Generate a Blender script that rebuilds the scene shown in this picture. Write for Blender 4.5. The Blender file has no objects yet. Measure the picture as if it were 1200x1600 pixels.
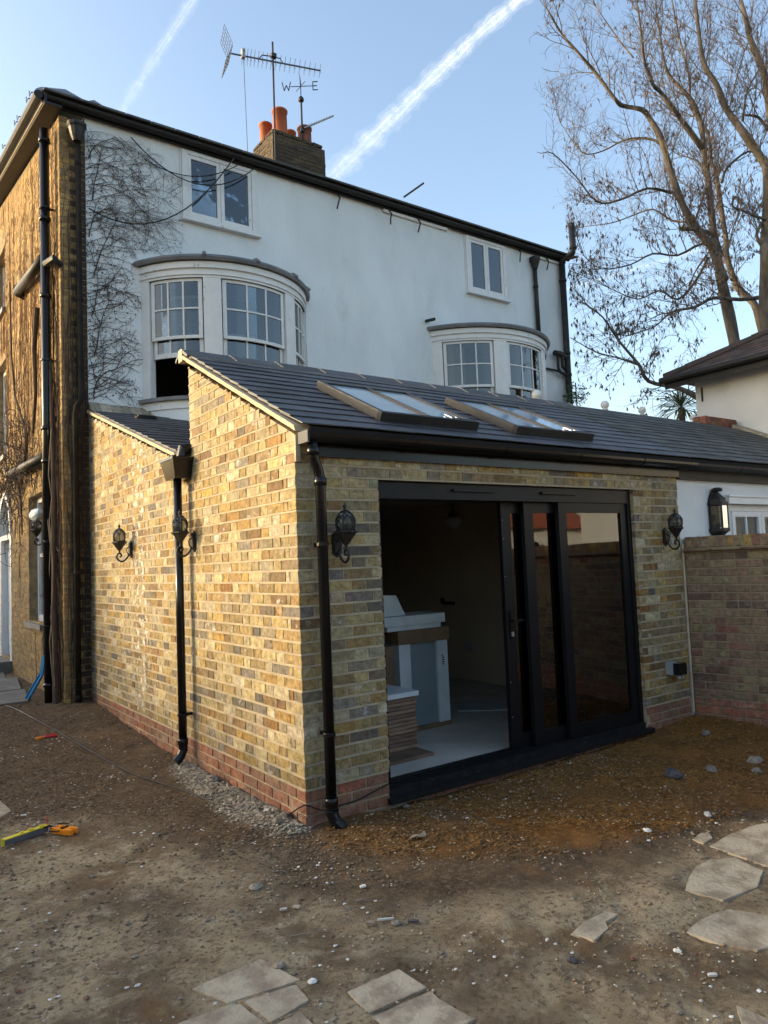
import bpy, math, random
import numpy as np
from mathutils import Vector, Matrix, noise

random.seed(7)
PI = math.pi
SC = bpy.context.scene
COL = SC.collection
V3 = Vector

# ------------------------------------------------------------------ camera
CAM = V3((-2.22026718, -4.04298296, 1.60551081))
YAW, PIT, ROL, FPX = 0.621817777, 0.068505008, -0.041038978, 1140.65
_f = V3((math.sin(YAW) * math.cos(PIT), math.cos(YAW) * math.cos(PIT), math.sin(PIT)))
_r = V3((math.cos(YAW), -math.sin(YAW), 0))
_u = _r.cross(_f)
_R = _r * math.cos(ROL) + _u * math.sin(ROL)
_U = -_r * math.sin(ROL) + _u * math.cos(ROL)
cd = bpy.data.cameras.new('camera')
cam = bpy.data.objects.new('camera', cd)
COL.objects.link(cam)
cam.matrix_world = Matrix(((_R.x, _U.x, -_f.x, CAM.x), (_R.y, _U.y, -_f.y, CAM.y), (_R.z, _U.z, -_f.z, CAM.z), (0, 0, 0, 1)))
cd.sensor_fit = 'VERTICAL'
cd.sensor_height = 36
cd.lens = FPX / 1600 * 36
cd.clip_end = 9000
cd.clip_start = 0.05
SC.camera = cam

# ------------------------------------------------------------------ world, sun, exposure
SUN_AZ, SUN_EL = math.radians(-52), math.radians(13)
w = bpy.data.worlds.new('World')
SC.world = w
w.use_nodes = True
nt = w.node_tree
nt.nodes.clear()
sky = nt.nodes.new('ShaderNodeTexSky')
sky.sky_type = 'NISHITA'
sky.sun_disc = False
sky.sun_elevation = SUN_EL
sky.sun_rotation = SUN_AZ
sky.air_density = 1.0
sky.dust_density = 3.0
sky.ozone_density = 1.0
bg = nt.nodes.new('ShaderNodeBackground')
bg.inputs[1].default_value = 0.135
wo = nt.nodes.new('ShaderNodeOutputWorld')
nt.links.new(sky.outputs[0], bg.inputs[0])
nt.links.new(bg.outputs[0], wo.inputs[0])
sl = bpy.data.lights.new('sun', 'SUN')
sl.energy = 1.2
sl.angle = math.radians(1.2)
sl.color = (1.0, 0.79, 0.46)
so = bpy.data.objects.new('sun', sl)
COL.objects.link(so)
tosun = V3((math.sin(SUN_AZ) * math.cos(SUN_EL), math.cos(SUN_AZ) * math.cos(SUN_EL), math.sin(SUN_EL)))
so.rotation_mode = 'QUATERNION'
so.rotation_quaternion = tosun.to_track_quat('Z', 'Y')
so.location = (-20, 15, 20)
SC.view_settings.view_transform = 'Standard'
SC.view_settings.look = 'None'
SC.view_settings.gamma = 1
SC.view_settings.use_curve_mapping = False
SC.view_settings.exposure = 1.82


# ------------------------------------------------------------------ materials
def mat(name, col, rough=0.7, col2=None, ns=6.0, spec=0.4, bump=0.0, bs=40.0, metal=0.0, per=0.0, spot=None, detail=6, thr=(0.35, 0.65), stretch=None):
    """procedural Principled material: two colours mixed by noise, fine bump, optional per-object tone"""
    m = bpy.data.materials.new(name)
    m.use_nodes = True
    t = m.node_tree
    L = t.links.new
    p = t.nodes['Principled BSDF']
    p.inputs['Roughness'].default_value = rough
    p.inputs['Specular IOR Level'].default_value = spec
    p.inputs['Metallic'].default_value = metal
    geo = t.nodes.new('ShaderNodeNewGeometry')
    src = geo.outputs['Position']
    if stretch:
        mp = t.nodes.new('ShaderNodeMapping')
        mp.inputs['Scale'].default_value = stretch
        L(src, mp.inputs[0])
        src = mp.outputs[0]
    c1 = (*col, 1)
    c2 = (*(col2 if col2 else [c * 0.8 for c in col]), 1)
    n = t.nodes.new('ShaderNodeTexNoise')
    n.inputs['Scale'].default_value = ns
    n.inputs['Detail'].default_value = detail
    L(src, n.inputs['Vector'])
    mr = t.nodes.new('ShaderNodeMapRange')
    mr.inputs[1].default_value, mr.inputs[2].default_value = thr
    L(n.outputs[0], mr.inputs[0])
    mx = t.nodes.new('ShaderNodeMix')
    mx.data_type = 'RGBA'
    L(mr.outputs[0], mx.inputs[0])
    mx.inputs[6].default_value = c1
    mx.inputs[7].default_value = c2
    out = mx.outputs[2]
    if per:
        oi = t.nodes.new('ShaderNodeObjectInfo')
        ad = t.nodes.new('ShaderNodeMath')
        ad.operation = 'ADD'
        L(oi.outputs['Random'], ad.inputs[0])
        L(geo.outputs['Random Per Island'], ad.inputs[1])
        fr = t.nodes.new('ShaderNodeMath')
        fr.operation = 'FRACT'
        L(ad.outputs[0], fr.inputs[0])
        r2 = t.nodes.new('ShaderNodeMapRange')
        r2.inputs[3].default_value, r2.inputs[4].default_value = 1 - per, 1 + per
        L(fr.outputs[0], r2.inputs[0])
        sc = t.nodes.new('ShaderNodeVectorMath')
        sc.operation = 'SCALE'
        L(out, sc.inputs[0])
        L(r2.outputs[0], sc.inputs['Scale'])
        out = sc.outputs[0]
    if spot:
        # spot = (colour, noise scale, low, high): patches of stain or dirt
        n3 = t.nodes.new('ShaderNodeTexNoise')
        n3.inputs['Scale'].default_value = spot[1]
        n3.inputs['Detail'].default_value = 8
        n3.inputs['Roughness'].default_value = 0.65
        L(src, n3.inputs['Vector'])
        m3 = t.nodes.new('ShaderNodeMapRange')
        m3.inputs[1].default_value, m3.inputs[2].default_value = spot[2], spot[3]
        L(n3.outputs[0], m3.inputs[0])
        x3 = t.nodes.new('ShaderNodeMix')
        x3.data_type = 'RGBA'
        L(m3.outputs[0], x3.inputs[0])
        L(out, x3.inputs[6])
        x3.inputs[7].default_value = (*spot[0], 1)
        out = x3.outputs[2]
    L(out, p.inputs['Base Color'])
    if bump:
        nb = t.nodes.new('ShaderNodeTexNoise')
        nb.inputs['Scale'].default_value = bs
        nb.inputs['Detail'].default_value = 8
        nb.inputs['Roughness'].default_value = 0.6
        L(src, nb.inputs['Vector'])
        b = t.nodes.new('ShaderNodeBump')
        b.inputs['Strength'].default_value = bump
        b.inputs['Distance'].default_value = 0.01
        L(nb.outputs[0], b.inputs['Height'])
        L(b.outputs[0], p.inputs['Normal'])
    return m


def brick_mat(name, stops, eff=0.5, dark=0.0, moss=0.0, stain=False, smear=0.3):
    """brick colour by piece, blotches inside each brick, pale lime bloom on some"""
    m = bpy.data.materials.new(name)
    m.use_nodes = True
    t = m.node_tree
    L = t.links.new
    p = t.nodes['Principled BSDF']
    p.inputs['Roughness'].default_value = 0.85
    p.inputs['Specular IOR Level'].default_value = 0.25
    geo = t.nodes.new('ShaderNodeNewGeometry')
    oi = t.nodes.new('ShaderNodeObjectInfo')
    ad = t.nodes.new('ShaderNodeMath')
    ad.operation = 'ADD'
    L(oi.outputs['Random'], ad.inputs[0])
    L(geo.outputs['Random Per Island'], ad.inputs[1])
    fr = t.nodes.new('ShaderNodeMath')
    fr.operation = 'FRACT'
    L(ad.outputs[0], fr.inputs[0])
    rp = t.nodes.new('ShaderNodeValToRGB')
    e = rp.color_ramp
    e.interpolation = 'LINEAR'
    e.elements[0].position = 0
    e.elements[0].color = (*stops[0], 1)
    e.elements[1].position = 1
    e.elements[1].color = (*stops[-1], 1)
    for i, s in enumerate(stops[1:-1]):
        x = e.elements.new((i + 1) / (len(stops) - 1))
        x.color = (*s, 1)
    L(fr.outputs[0], rp.inputs[0])
    # blotches
    n1 = t.nodes.new('ShaderNodeTexNoise')
    n1.inputs['Scale'].default_value = 21
    n1.inputs['Detail'].default_value = 7
    n1.inputs['Roughness'].default_value = 0.7
    L(geo.outputs['Position'], n1.inputs['Vector'])
    mr = t.nodes.new('ShaderNodeMapRange')
    mr.inputs[1].default_value, mr.inputs[2].default_value = 0.3, 0.72
    mr.inputs[3].default_value, mr.inputs[4].default_value = 0.36, 1.55
    L(n1.outputs[0], mr.inputs[0])
    sc = t.nodes.new('ShaderNodeVectorMath')
    sc.operation = 'SCALE'
    L(rp.outputs[0], sc.inputs[0])
    L(mr.outputs[0], sc.inputs['Scale'])
    out = sc.outputs[0]
    # lime bloom
    n2 = t.nodes.new('ShaderNodeTexNoise')
    n2.inputs['Scale'].default_value = 9
    n2.inputs['Detail'].default_value = 9
    n2.inputs['Roughness'].default_value = 0.72
    L(geo.outputs['Position'], n2.inputs['Vector'])
    m2 = t.nodes.new('ShaderNodeMapRange')
    m2.inputs[1].default_value, m2.inputs[2].default_value = 0.55, 0.70
    m2.inputs[3].default_value, m2.inputs[4].default_value = 0, eff
    L(n2.outputs[0], m2.inputs[0])
    fac = m2.outputs[0]
    # only bricks with a certain random number bloom strongly
    f2 = t.nodes.new('ShaderNodeMath')
    f2.operation = 'MULTIPLY'
    L(fr.outputs[0], f2.inputs[0])
    f2.inputs[1].default_value = 17.31
    f3 = t.nodes.new('ShaderNodeMath')
    f3.operation = 'FRACT'
    L(f2.outputs[0], f3.inputs[0])
    f4 = t.nodes.new('ShaderNodeMapRange')
    f4.inputs[1].default_value, f4.inputs[2].default_value = 0.45, 0.95
    f4.inputs[3].default_value, f4.inputs[4].default_value = 0.15, 1.6
    L(f3.outputs[0], f4.inputs[0])
    mm = t.nodes.new('ShaderNodeMath')
    mm.operation = 'MULTIPLY'
    mm.use_clamp = True
    L(fac, mm.inputs[0])
    L(f4.outputs[0], mm.inputs[1])
    fac = mm.outputs[0]
    if stain:
        # a run of lime wash down one strip of the wall (Y about 3.2 m) with ragged spots
        sep = t.nodes.new('ShaderNodeSeparateXYZ')
        L(geo.outputs['Position'], sep.inputs[0])
        a = t.nodes.new('ShaderNodeMath')
        a.operation = 'SUBTRACT'
        L(sep.outputs[1], a.inputs[0])
        a.inputs[1].default_value = 3.2
        b = t.nodes.new('ShaderNodeMath')
        b.operation = 'ABSOLUTE'
        L(a.outputs[0], b.inputs[0])
        g = t.nodes.new('ShaderNodeMapRange')
        g.inputs[1].default_value, g.inputs[2].default_value = 0.12, 0.34
        g.inputs[3].default_value, g.inputs[4].default_value = 1, 0
        L(b.outputs[0], g.inputs[0])
        n5 = t.nodes.new('ShaderNodeTexNoise')
        n5.inputs['Scale'].default_value = 12
        n5.inputs['Detail'].default_value = 5
        L(geo.outputs['Position'], n5.inputs['Vector'])
        g5 = t.nodes.new('ShaderNodeMapRange')
        g5.inputs[1].default_value, g5.inputs[2].default_value = 0.53, 0.62
        L(n5.outputs[0], g5.inputs[0])
        q = t.nodes.new('ShaderNodeMath')
        q.operation = 'MULTIPLY'
        L(g.outputs[0], q.inputs[0])
        L(g5.outputs[0], q.inputs[1])
        mxx = t.nodes.new('ShaderNodeMath')
        mxx.operation = 'MAXIMUM'
        L(fac, mxx.inputs[0])
        L(q.outputs[0], mxx.inputs[1])
        fac = mxx.outputs[0]
    # thin mortar smears dragged over the faces
    n7 = t.nodes.new('ShaderNodeTexNoise')
    n7.inputs['Scale'].default_value = 6.5
    n7.inputs['Detail'].default_value = 10
    n7.inputs['Roughness'].default_value = 0.75
    L(geo.outputs['Position'], n7.inputs['Vector'])
    m7 = t.nodes.new('ShaderNodeMapRange')
    m7.inputs[1].default_value, m7.inputs[2].default_value = 0.47, 0.66
    m7.inputs[3].default_value, m7.inputs[4].default_value = 0, smear
    L(n7.outputs[0], m7.inputs[0])
    x7 = t.nodes.new('ShaderNodeMix')
    x7.data_type = 'RGBA'
    L(m7.outputs[0], x7.inputs[0])
    L(out, x7.inputs[6])
    x7.inputs[7].default_value = (0.36, 0.29, 0.19, 1)
    out = x7.outputs[2]
    x = t.nodes.new('ShaderNodeMix')
    x.data_type = 'RGBA'
    L(fac, x.inputs[0])
    L(out, x.inputs[6])
    x.inputs[7].default_value = (0.62, 0.60, 0.55, 1)
    out = x.outputs[2]
    if moss:
        # grime and green tint, strongest low on the wall where it stays damp
        n6 = t.nodes.new('ShaderNodeTexNoise')
        n6.inputs['Scale'].default_value = 2.2
        n6.inputs['Detail'].default_value = 6
        L(geo.outputs['Position'], n6.inputs['Vector'])
        m6 = t.nodes.new('ShaderNodeMapRange')
        m6.inputs[1].default_value, m6.inputs[2].default_value = 0.42, 0.68
        m6.inputs[3].default_value, m6.inputs[4].default_value = 0, moss
        L(n6.outputs[0], m6.inputs[0])
        x6 = t.nodes.new('ShaderNodeMix')
        x6.data_type = 'RGBA'
        L(m6.outputs[0], x6.inputs[0])
        L(out, x6.inputs[6])
        x6.inputs[7].default_value = (0.125, 0.11, 0.07, 1) if not dark else (0.06, 0.05, 0.035, 1)
        out = x6.outputs[2]
    L(out, p.inputs['Base Color'])
    nb = t.nodes.new('ShaderNodeTexNoise')
    nb.inputs['Scale'].default_value = 42
    nb.inputs['Detail'].default_value = 8
    L(geo.outputs['Position'], nb.inputs['Vector'])
    b = t.nodes.new('ShaderNodeBump')
    b.inputs['Strength'].default_value = 0.8
    b.inputs['Distance'].default_value = 0.009
    L(nb.outputs[0], b.inputs['Height'])
    L(b.outputs[0], p.inputs['Normal'])
    return m


def glass_mat(name, refl=1.55, tint=(0.75, 0.8, 0.8), dirt=0.0):
    """window glass: see-through with a Fresnel reflection and a little grime"""
    m = bpy.data.materials.new(name)
    m.use_nodes = True
    t = m.node_tree
    L = t.links.new
    t.nodes.clear()
    o = t.nodes.new('ShaderNodeOutputMaterial')
    tr = t.nodes.new('ShaderNodeBsdfTransparent')
    tr.inputs[0].default_value = (*tint, 1)
    gl = t.nodes.new('ShaderNodeBsdfGlossy')
    gl.inputs['Roughness'].default_value = 0.015
    gl.inputs[0].default_value = (0.95, 0.97, 1, 1)
    fr = t.nodes.new('ShaderNodeFresnel')
    fr.inputs[0].default_value = refl
    # slight waviness of the panes
    geo = t.nodes.new('ShaderNodeNewGeometry')
    n = t.nodes.new('ShaderNodeTexNoise')
    n.inputs['Scale'].default_value = 2.5
    L(geo.outputs['Position'], n.inputs['Vector'])
    b = t.nodes.new('ShaderNodeBump')
    b.inputs['Strength'].default_value = 0.06
    b.inputs['Distance'].default_value = 0.02
    L(n.outputs[0], b.inputs['Height'])
    L(b.outputs[0], gl.inputs['Normal'])
    mx = t.nodes.new('ShaderNodeMixShader')
    L(fr.outputs[0], mx.inputs[0])
    L(tr.outputs[0], mx.inputs[1])
    L(gl.outputs[0], mx.inputs[2])
    out = mx.outputs[0]
    if dirt:
        df = t.nodes.new('ShaderNodeBsdfDiffuse')
        df.inputs[0].default_value = (0.55, 0.6, 0.62, 1)
        n2 = t.nodes.new('ShaderNodeTexNoise')
        n2.inputs['Scale'].default_value = 5
        n2.inputs['Detail'].default_value = 6
        L(geo.outputs['Position'], n2.inputs['Vector'])
        mr = t.nodes.new('ShaderNodeMapRange')
        mr.inputs[1].default_value, mr.inputs[2].default_value = 0.3, 0.8
        mr.inputs[3].default_value, mr.inputs[4].default_value = dirt * 0.4, dirt
        L(n2.outputs[0], mr.inputs[0])
        m2 = t.nodes.new('ShaderNodeMixShader')
        L(mr.outputs[0], m2.inputs[0])
        L(out, m2.inputs[1])
        L(df.outputs[0], m2.inputs[2])
        out = m2.outputs[0]
    L(out, o.inputs[0])
    return m


YEL = [(0.297, 0.182, 0.061), (0.376, 0.286, 0.128), (0.198, 0.099, 0.03), (0.47, 0.41, 0.29), (0.396, 0.308, 0.146), (0.148, 0.127, 0.116), (0.356, 0.215, 0.051), (0.436, 0.374, 0.22), (0.257, 0.143, 0.039), (0.42, 0.35, 0.21), (0.198, 0.171, 0.14), (0.366, 0.275, 0.116), (0.148, 0.083, 0.037), (0.327, 0.253, 0.122), (0.099, 0.088, 0.083), (0.396, 0.259, 0.067), (0.287, 0.259, 0.171)]
M = dict(
    stock=brick_mat('stock_brick_mat', YEL, eff=0.85, moss=0.4, stain=True, smear=0.12),
    red=brick_mat('red_brick_mat', [(0.27, 0.105, 0.06), (0.30, 0.13, 0.08), (0.25, 0.11, 0.07), (0.28, 0.155, 0.10), (0.32, 0.11, 0.065)], eff=0.35, moss=0.35),
    gard=brick_mat('garden_brick_mat', [(0.21, 0.11, 0.075), (0.27, 0.175, 0.11), (0.15, 0.085, 0.06), (0.26, 0.195, 0.105), (0.22, 0.14, 0.095), (0.30, 0.225, 0.12), (0.13, 0.08, 0.065), (0.25, 0.115, 0.08)], eff=0.3, moss=0.35),
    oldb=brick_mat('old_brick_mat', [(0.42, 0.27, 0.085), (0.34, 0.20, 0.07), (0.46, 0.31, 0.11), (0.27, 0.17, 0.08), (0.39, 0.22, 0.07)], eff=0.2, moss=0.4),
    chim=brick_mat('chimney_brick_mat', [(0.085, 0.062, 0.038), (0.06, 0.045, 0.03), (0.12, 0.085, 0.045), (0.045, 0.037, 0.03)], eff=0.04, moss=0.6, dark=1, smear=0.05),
    rough_red=brick_mat('stub_brick_mat', [(0.26, 0.08, 0.05), (0.22, 0.08, 0.055), (0.30, 0.11, 0.07)], eff=0.2, moss=0.4),
    mortar=mat('mortar_mat', (0.41, 0.335, 0.215), 0.9, (0.30, 0.24, 0.155), 9, bump=0.6, bs=90),
    rmortar=mat('red_mortar_mat', (0.34, 0.24, 0.17), 0.9, (0.28, 0.18, 0.13), 9, bump=0.5, bs=90),
    cmortar=mat('dark_mortar_mat', (0.085, 0.068, 0.047), 0.9, (0.055, 0.045, 0.033), 9, bump=0.5, bs=90),  # darker mortar tone for the whole chimney stack
    gmortar=mat('garden_mortar_mat', (0.31, 0.25, 0.17), 0.9, (0.23, 0.185, 0.125), 9, bump=0.5, bs=90),
    omortar=mat('old_mortar_mat', (0.30, 0.22, 0.12), 0.9, (0.17, 0.12, 0.07), 9, bump=0.5, bs=90),
    render=mat('white_render_mat', (0.68, 0.72, 0.725), 0.8, (0.60, 0.64, 0.645), 1.3, bump=0.8, bs=24, spot=((0.46, 0.47, 0.45), 1.1, 0.57, 0.90), stretch=(1.6, 1.6, .7)),
    nrender=mat('neighbour_render_mat', (0.72, 0.73, 0.72), 0.8, (0.66, 0.67, 0.66), 2, bump=0.3, bs=30, spot=((0.52, 0.50, 0.45), 1.5, 0.62, 0.8)),
    offwhite=mat('cream_render_mat', (0.68, 0.67, 0.63), 0.8, (0.60, 0.59, 0.55), 1.5, bump=0.3, bs=25, spot=((0.42, 0.40, 0.34), 1.2, 0.60, 0.85)),
    paint=mat('white_paint_mat', (0.66, 0.67, 0.66), 0.45, (0.62, 0.62, 0.60), 7, bump=0.25, bs=50, spot=((0.30, 0.28, 0.24), 11, 0.62, 0.74)),
    upvc=mat('white_upvc_mat', (0.76, 0.77, 0.77), 0.3, (0.72, 0.73, 0.73), 5),
    lead=mat('lead_mat', (0.115, 0.12, 0.13), 0.5, (0.17, 0.175, 0.18), 5, bump=0.4, bs=20, spot=((0.25, 0.25, 0.24), 6, 0.6, 0.8)),
    black=mat('black_plastic_mat', (0.006, 0.006, 0.007), 0.2, (0.009, 0.009, 0.009), 6, spec=0.3),
    blackd=mat('black_dull_mat', (0.012, 0.012, 0.013), 0.55, (0.022, 0.021, 0.02), 5, spec=0.3, bump=0.2),
    iron=mat('cast_iron_mat', (0.012, 0.012, 0.012), 0.5, (0.028, 0.025, 0.022), 9, spec=0.35, bump=0.4, bs=60),
    matt_iron=mat('matt_iron_mat', (0.012, 0.011, 0.010), 0.85, (0.028, 0.022, 0.017), 7, spec=0.15, bump=0.6, bs=40),  # dark, matt iron; the corner strip's shade is worked into its tone
    alu=mat('dark_aluminium_mat', (0.006, 0.0065, 0.0075), 0.4, (0.008, 0.0085, 0.01), 4, spec=0.2),
    dusty=mat('dusty_threshold_mat', (0.009, 0.009, 0.010), 0.5, (0.016, 0.016, 0.016), 14, spec=0.25, spot=((0.13, 0.12, 0.105), 18, 0.62, 0.74)),
    fascia=mat('glossy_fascia_mat', (0.008, 0.009, 0.011), 0.22, (0.011, 0.012, 0.014), 3, spec=0.3, spot=((0.05, 0.05, 0.05), 4.5, 0.62, 0.85)),
    slate=mat('slate_mat', (0.052, 0.053, 0.062), 0.45, (0.034, 0.035, 0.042), 8, per=0.42, bump=0.35, bs=35, spec=0.5, spot=((0.12, 0.12, 0.12), 7, 0.66, 0.85)),
    oslate=mat('weathered_slate_mat', (0.075, 0.075, 0.070), 0.65, (0.052, 0.054, 0.05), 6, per=0.35, bump=0.5, bs=35, spot=((0.14, 0.14, 0.11), 5, 0.58, 0.8)),
    ridge=mat('ridge_tile_mat', (0.085, 0.085, 0.088), 0.6, (0.065, 0.064, 0.066), 6, per=0.15, bump=0.4, bs=30),
    verge=mat('verge_mortar_mat', (0.56, 0.47, 0.33), 0.9, (0.44, 0.36, 0.25), 12, bump=0.7, bs=60),
    deck=mat('roof_deck_mat', (0.02, 0.02, 0.022), 0.9),
    roofw=mat('rooflight_frame_mat', (0.04, 0.038, 0.036), 0.45, (0.03, 0.029, 0.027), 4, spec=0.5),
    sky_pane=mat('rooflight_sky_tint_mat', (0.34, 0.45, 0.53), 0.06, (0.27, 0.37, 0.45), 1.2, spec=0.9, detail=2, spot=((0.42, 0.46, 0.47), 2.5, 0.52, 0.7)),  # pale blue base puts the sky's reflection into the pane colour
    chrome=mat('shiny_foil_mat', (0.7, 0.72, 0.75), 0.15, metal=1),
    glass=glass_mat('window_glass_mat', 1.75, (0.62, 0.66, 0.66)),
    dglass=glass_mat('door_glass_mat', 1.95, (0.82, 0.87, 0.87)),
    lglass=glass_mat('lantern_glass_mat', 1.35, (0.5, 0.5, 0.46), dirt=0.06),
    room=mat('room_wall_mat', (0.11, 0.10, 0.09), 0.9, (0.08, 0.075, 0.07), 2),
    plaster=mat('plaster_mat', (0.50, 0.42, 0.33), 0.9, (0.42, 0.345, 0.27), 1.2),
    screed=mat('screed_floor_mat', (0.46, 0.43, 0.38), 0.8, (0.36, 0.335, 0.295), 3, bump=0.3, bs=25, spot=((0.36, 0.355, 0.34), 2.4, 0.55, 0.75)),
    terr=mat('terracotta_mat', (0.42, 0.115, 0.045), 0.7, (0.34, 0.09, 0.035), 7, bump=0.3),
    terr2=mat('dull_terracotta_mat', (0.26, 0.10, 0.07), 0.75, (0.20, 0.075, 0.05), 7, bump=0.3),
    steel=mat('galvanised_mat', (0.40, 0.40, 0.40), 0.4, metal=0.7),
    rtile=mat('brown_tile_mat', (0.085, 0.048, 0.036), 0.8, (0.05, 0.042, 0.035), 6, per=0.35, bump=0.6, bs=35, spot=((0.12, 0.105, 0.07), 5, 0.6, 0.78)),
    otile=mat('orange_tile_mat', (0.42, 0.12, 0.05), 0.8, (0.30, 0.09, 0.04), 4, bump=0.4),
    bark=mat('bark_mat', (0.15, 0.128, 0.105), 0.9, (0.055, 0.046, 0.04), 9, bump=1.0, bs=20, spot=((0.15, 0.13, 0.06), 2, 0.56, 0.75), stretch=(1, 1, 0.35)),
    twig=mat('twig_mat', (0.13, 0.112, 0.10), 0.85, (0.085, 0.07, 0.062), 8),
    pod=mat('seed_pod_mat', (0.085, 0.05, 0.038), 0.8, (0.12, 0.075, 0.05), 7),
    vine=mat('creeper_stem_mat', (0.24, 0.14, 0.07), 0.9, (0.13, 0.08, 0.05), 8, per=0.4, bump=0.4),
    vined=mat('dark_creeper_mat', (0.05, 0.035, 0.027), 0.9, (0.085, 0.055, 0.04), 8, per=0.3),
    leaf=mat('evergreen_leaf_mat', (0.045, 0.075, 0.028), 0.6, (0.07, 0.10, 0.035), 3, per=0.35),
    slab=mat('paving_slab_mat', (0.47, 0.395, 0.28), 0.9, (0.37, 0.30, 0.205), 7, per=0.10, bump=0.9, bs=45, spot=((0.25, 0.195, 0.135), 7, 0.46, 0.64)),
    conc=mat('old_concrete_mat', (0.21, 0.20, 0.175), 0.85, (0.15, 0.14, 0.125), 3, per=0.1, bump=0.5, bs=35, spot=((0.10, 0.085, 0.07), 4, 0.52, 0.68)),
    white=mat('chalky_debris_mat', (0.72, 0.70, 0.64), 0.8, (0.56, 0.53, 0.46), 14, per=0.25, bump=0.4),
    grit=mat('grit_mat', (0.38, 0.295, 0.195), 0.9, (0.26, 0.19, 0.12), 20, per=0.35),
    clod=mat('soil_clod_mat', (0.20, 0.138, 0.082), 0.95, (0.145, 0.098, 0.058), 20, per=0.4, bump=0.6, bs=90),
    clay=mat('clay_clod_mat', (0.22, 0.115, 0.04), 1.0, (0.14, 0.075, 0.028), 16, spec=0.1, per=0.35, bump=0.6, bs=90),
    spoil=mat('mortar_spoil_mat', (0.40, 0.34, 0.25), 0.95, (0.27, 0.225, 0.16), 14, per=0.35, bump=0.6, bs=70),
    rock=mat('stone_mat', (0.26, 0.22, 0.165), 0.85, (0.17, 0.14, 0.11), 18, per=0.3, bump=0.5, bs=40),
    dark_rock=mat('dark_stone_mat', (0.055, 0.055, 0.06), 0.8, (0.10, 0.09, 0.085), 18, bump=0.5, bs=40),
    blue=mat('blue_plastic_mat', (0.03, 0.21, 0.42), 0.4, (0.04, 0.25, 0.46), 6),
    bluew=mat('blue_white_wrap_mat', (0.42, 0.52, 0.58), 0.5, (0.60, 0.66, 0.70), 14),
    orange=mat('orange_plastic_mat', (0.80, 0.26, 0.015), 0.4, (0.72, 0.22, 0.01), 9),
    yellow=mat('yellow_plastic_mat', (0.72, 0.60, 0.04), 0.4, (0.62, 0.50, 0.03), 9),
    grey=mat('grey_plastic_mat', (0.11, 0.12, 0.135), 0.4, (0.09, 0.095, 0.11), 9),
    lgrey=mat('light_grey_plastic_mat', (0.33, 0.35, 0.37), 0.5),
    redp=mat('red_plastic_mat', (0.50, 0.025, 0.02), 0.4),
    card=mat('cardboard_mat', (0.20, 0.13, 0.075), 0.85, (0.16, 0.105, 0.065), 6),
    wrap=mat('white_foam_mat', (0.62, 0.66, 0.68), 0.5, (0.52, 0.57, 0.60), 5, bump=0.3, bs=12),
    glassy=mat('wrapped_glass_mat', (0.22, 0.27, 0.29), 0.25, (0.18, 0.225, 0.245), 3),
    wood=mat('board_mat', (0.25, 0.17, 0.11), 0.7, (0.16, 0.10, 0.065), 5, per=0.3, stretch=(1, 1, 6)),
    fence=mat('fence_board_mat', (0.17, 0.145, 0.12), 0.85, (0.11, 0.09, 0.075), 3, per=0.45, bump=0.4, stretch=(4, 4, 0.6)),
    curtain=mat('curtain_mat', (0.55, 0.47, 0.35), 0.9, (0.45, 0.38, 0.28), 4),
    opal=mat('opal_shade_mat', (0.55, 0.53, 0.49), 0.3),
    stick=mat('dry_stick_mat', (0.17, 0.12, 0.075), 0.9, (0.24, 0.19, 0.13), 8, per=0.4),
)


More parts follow.
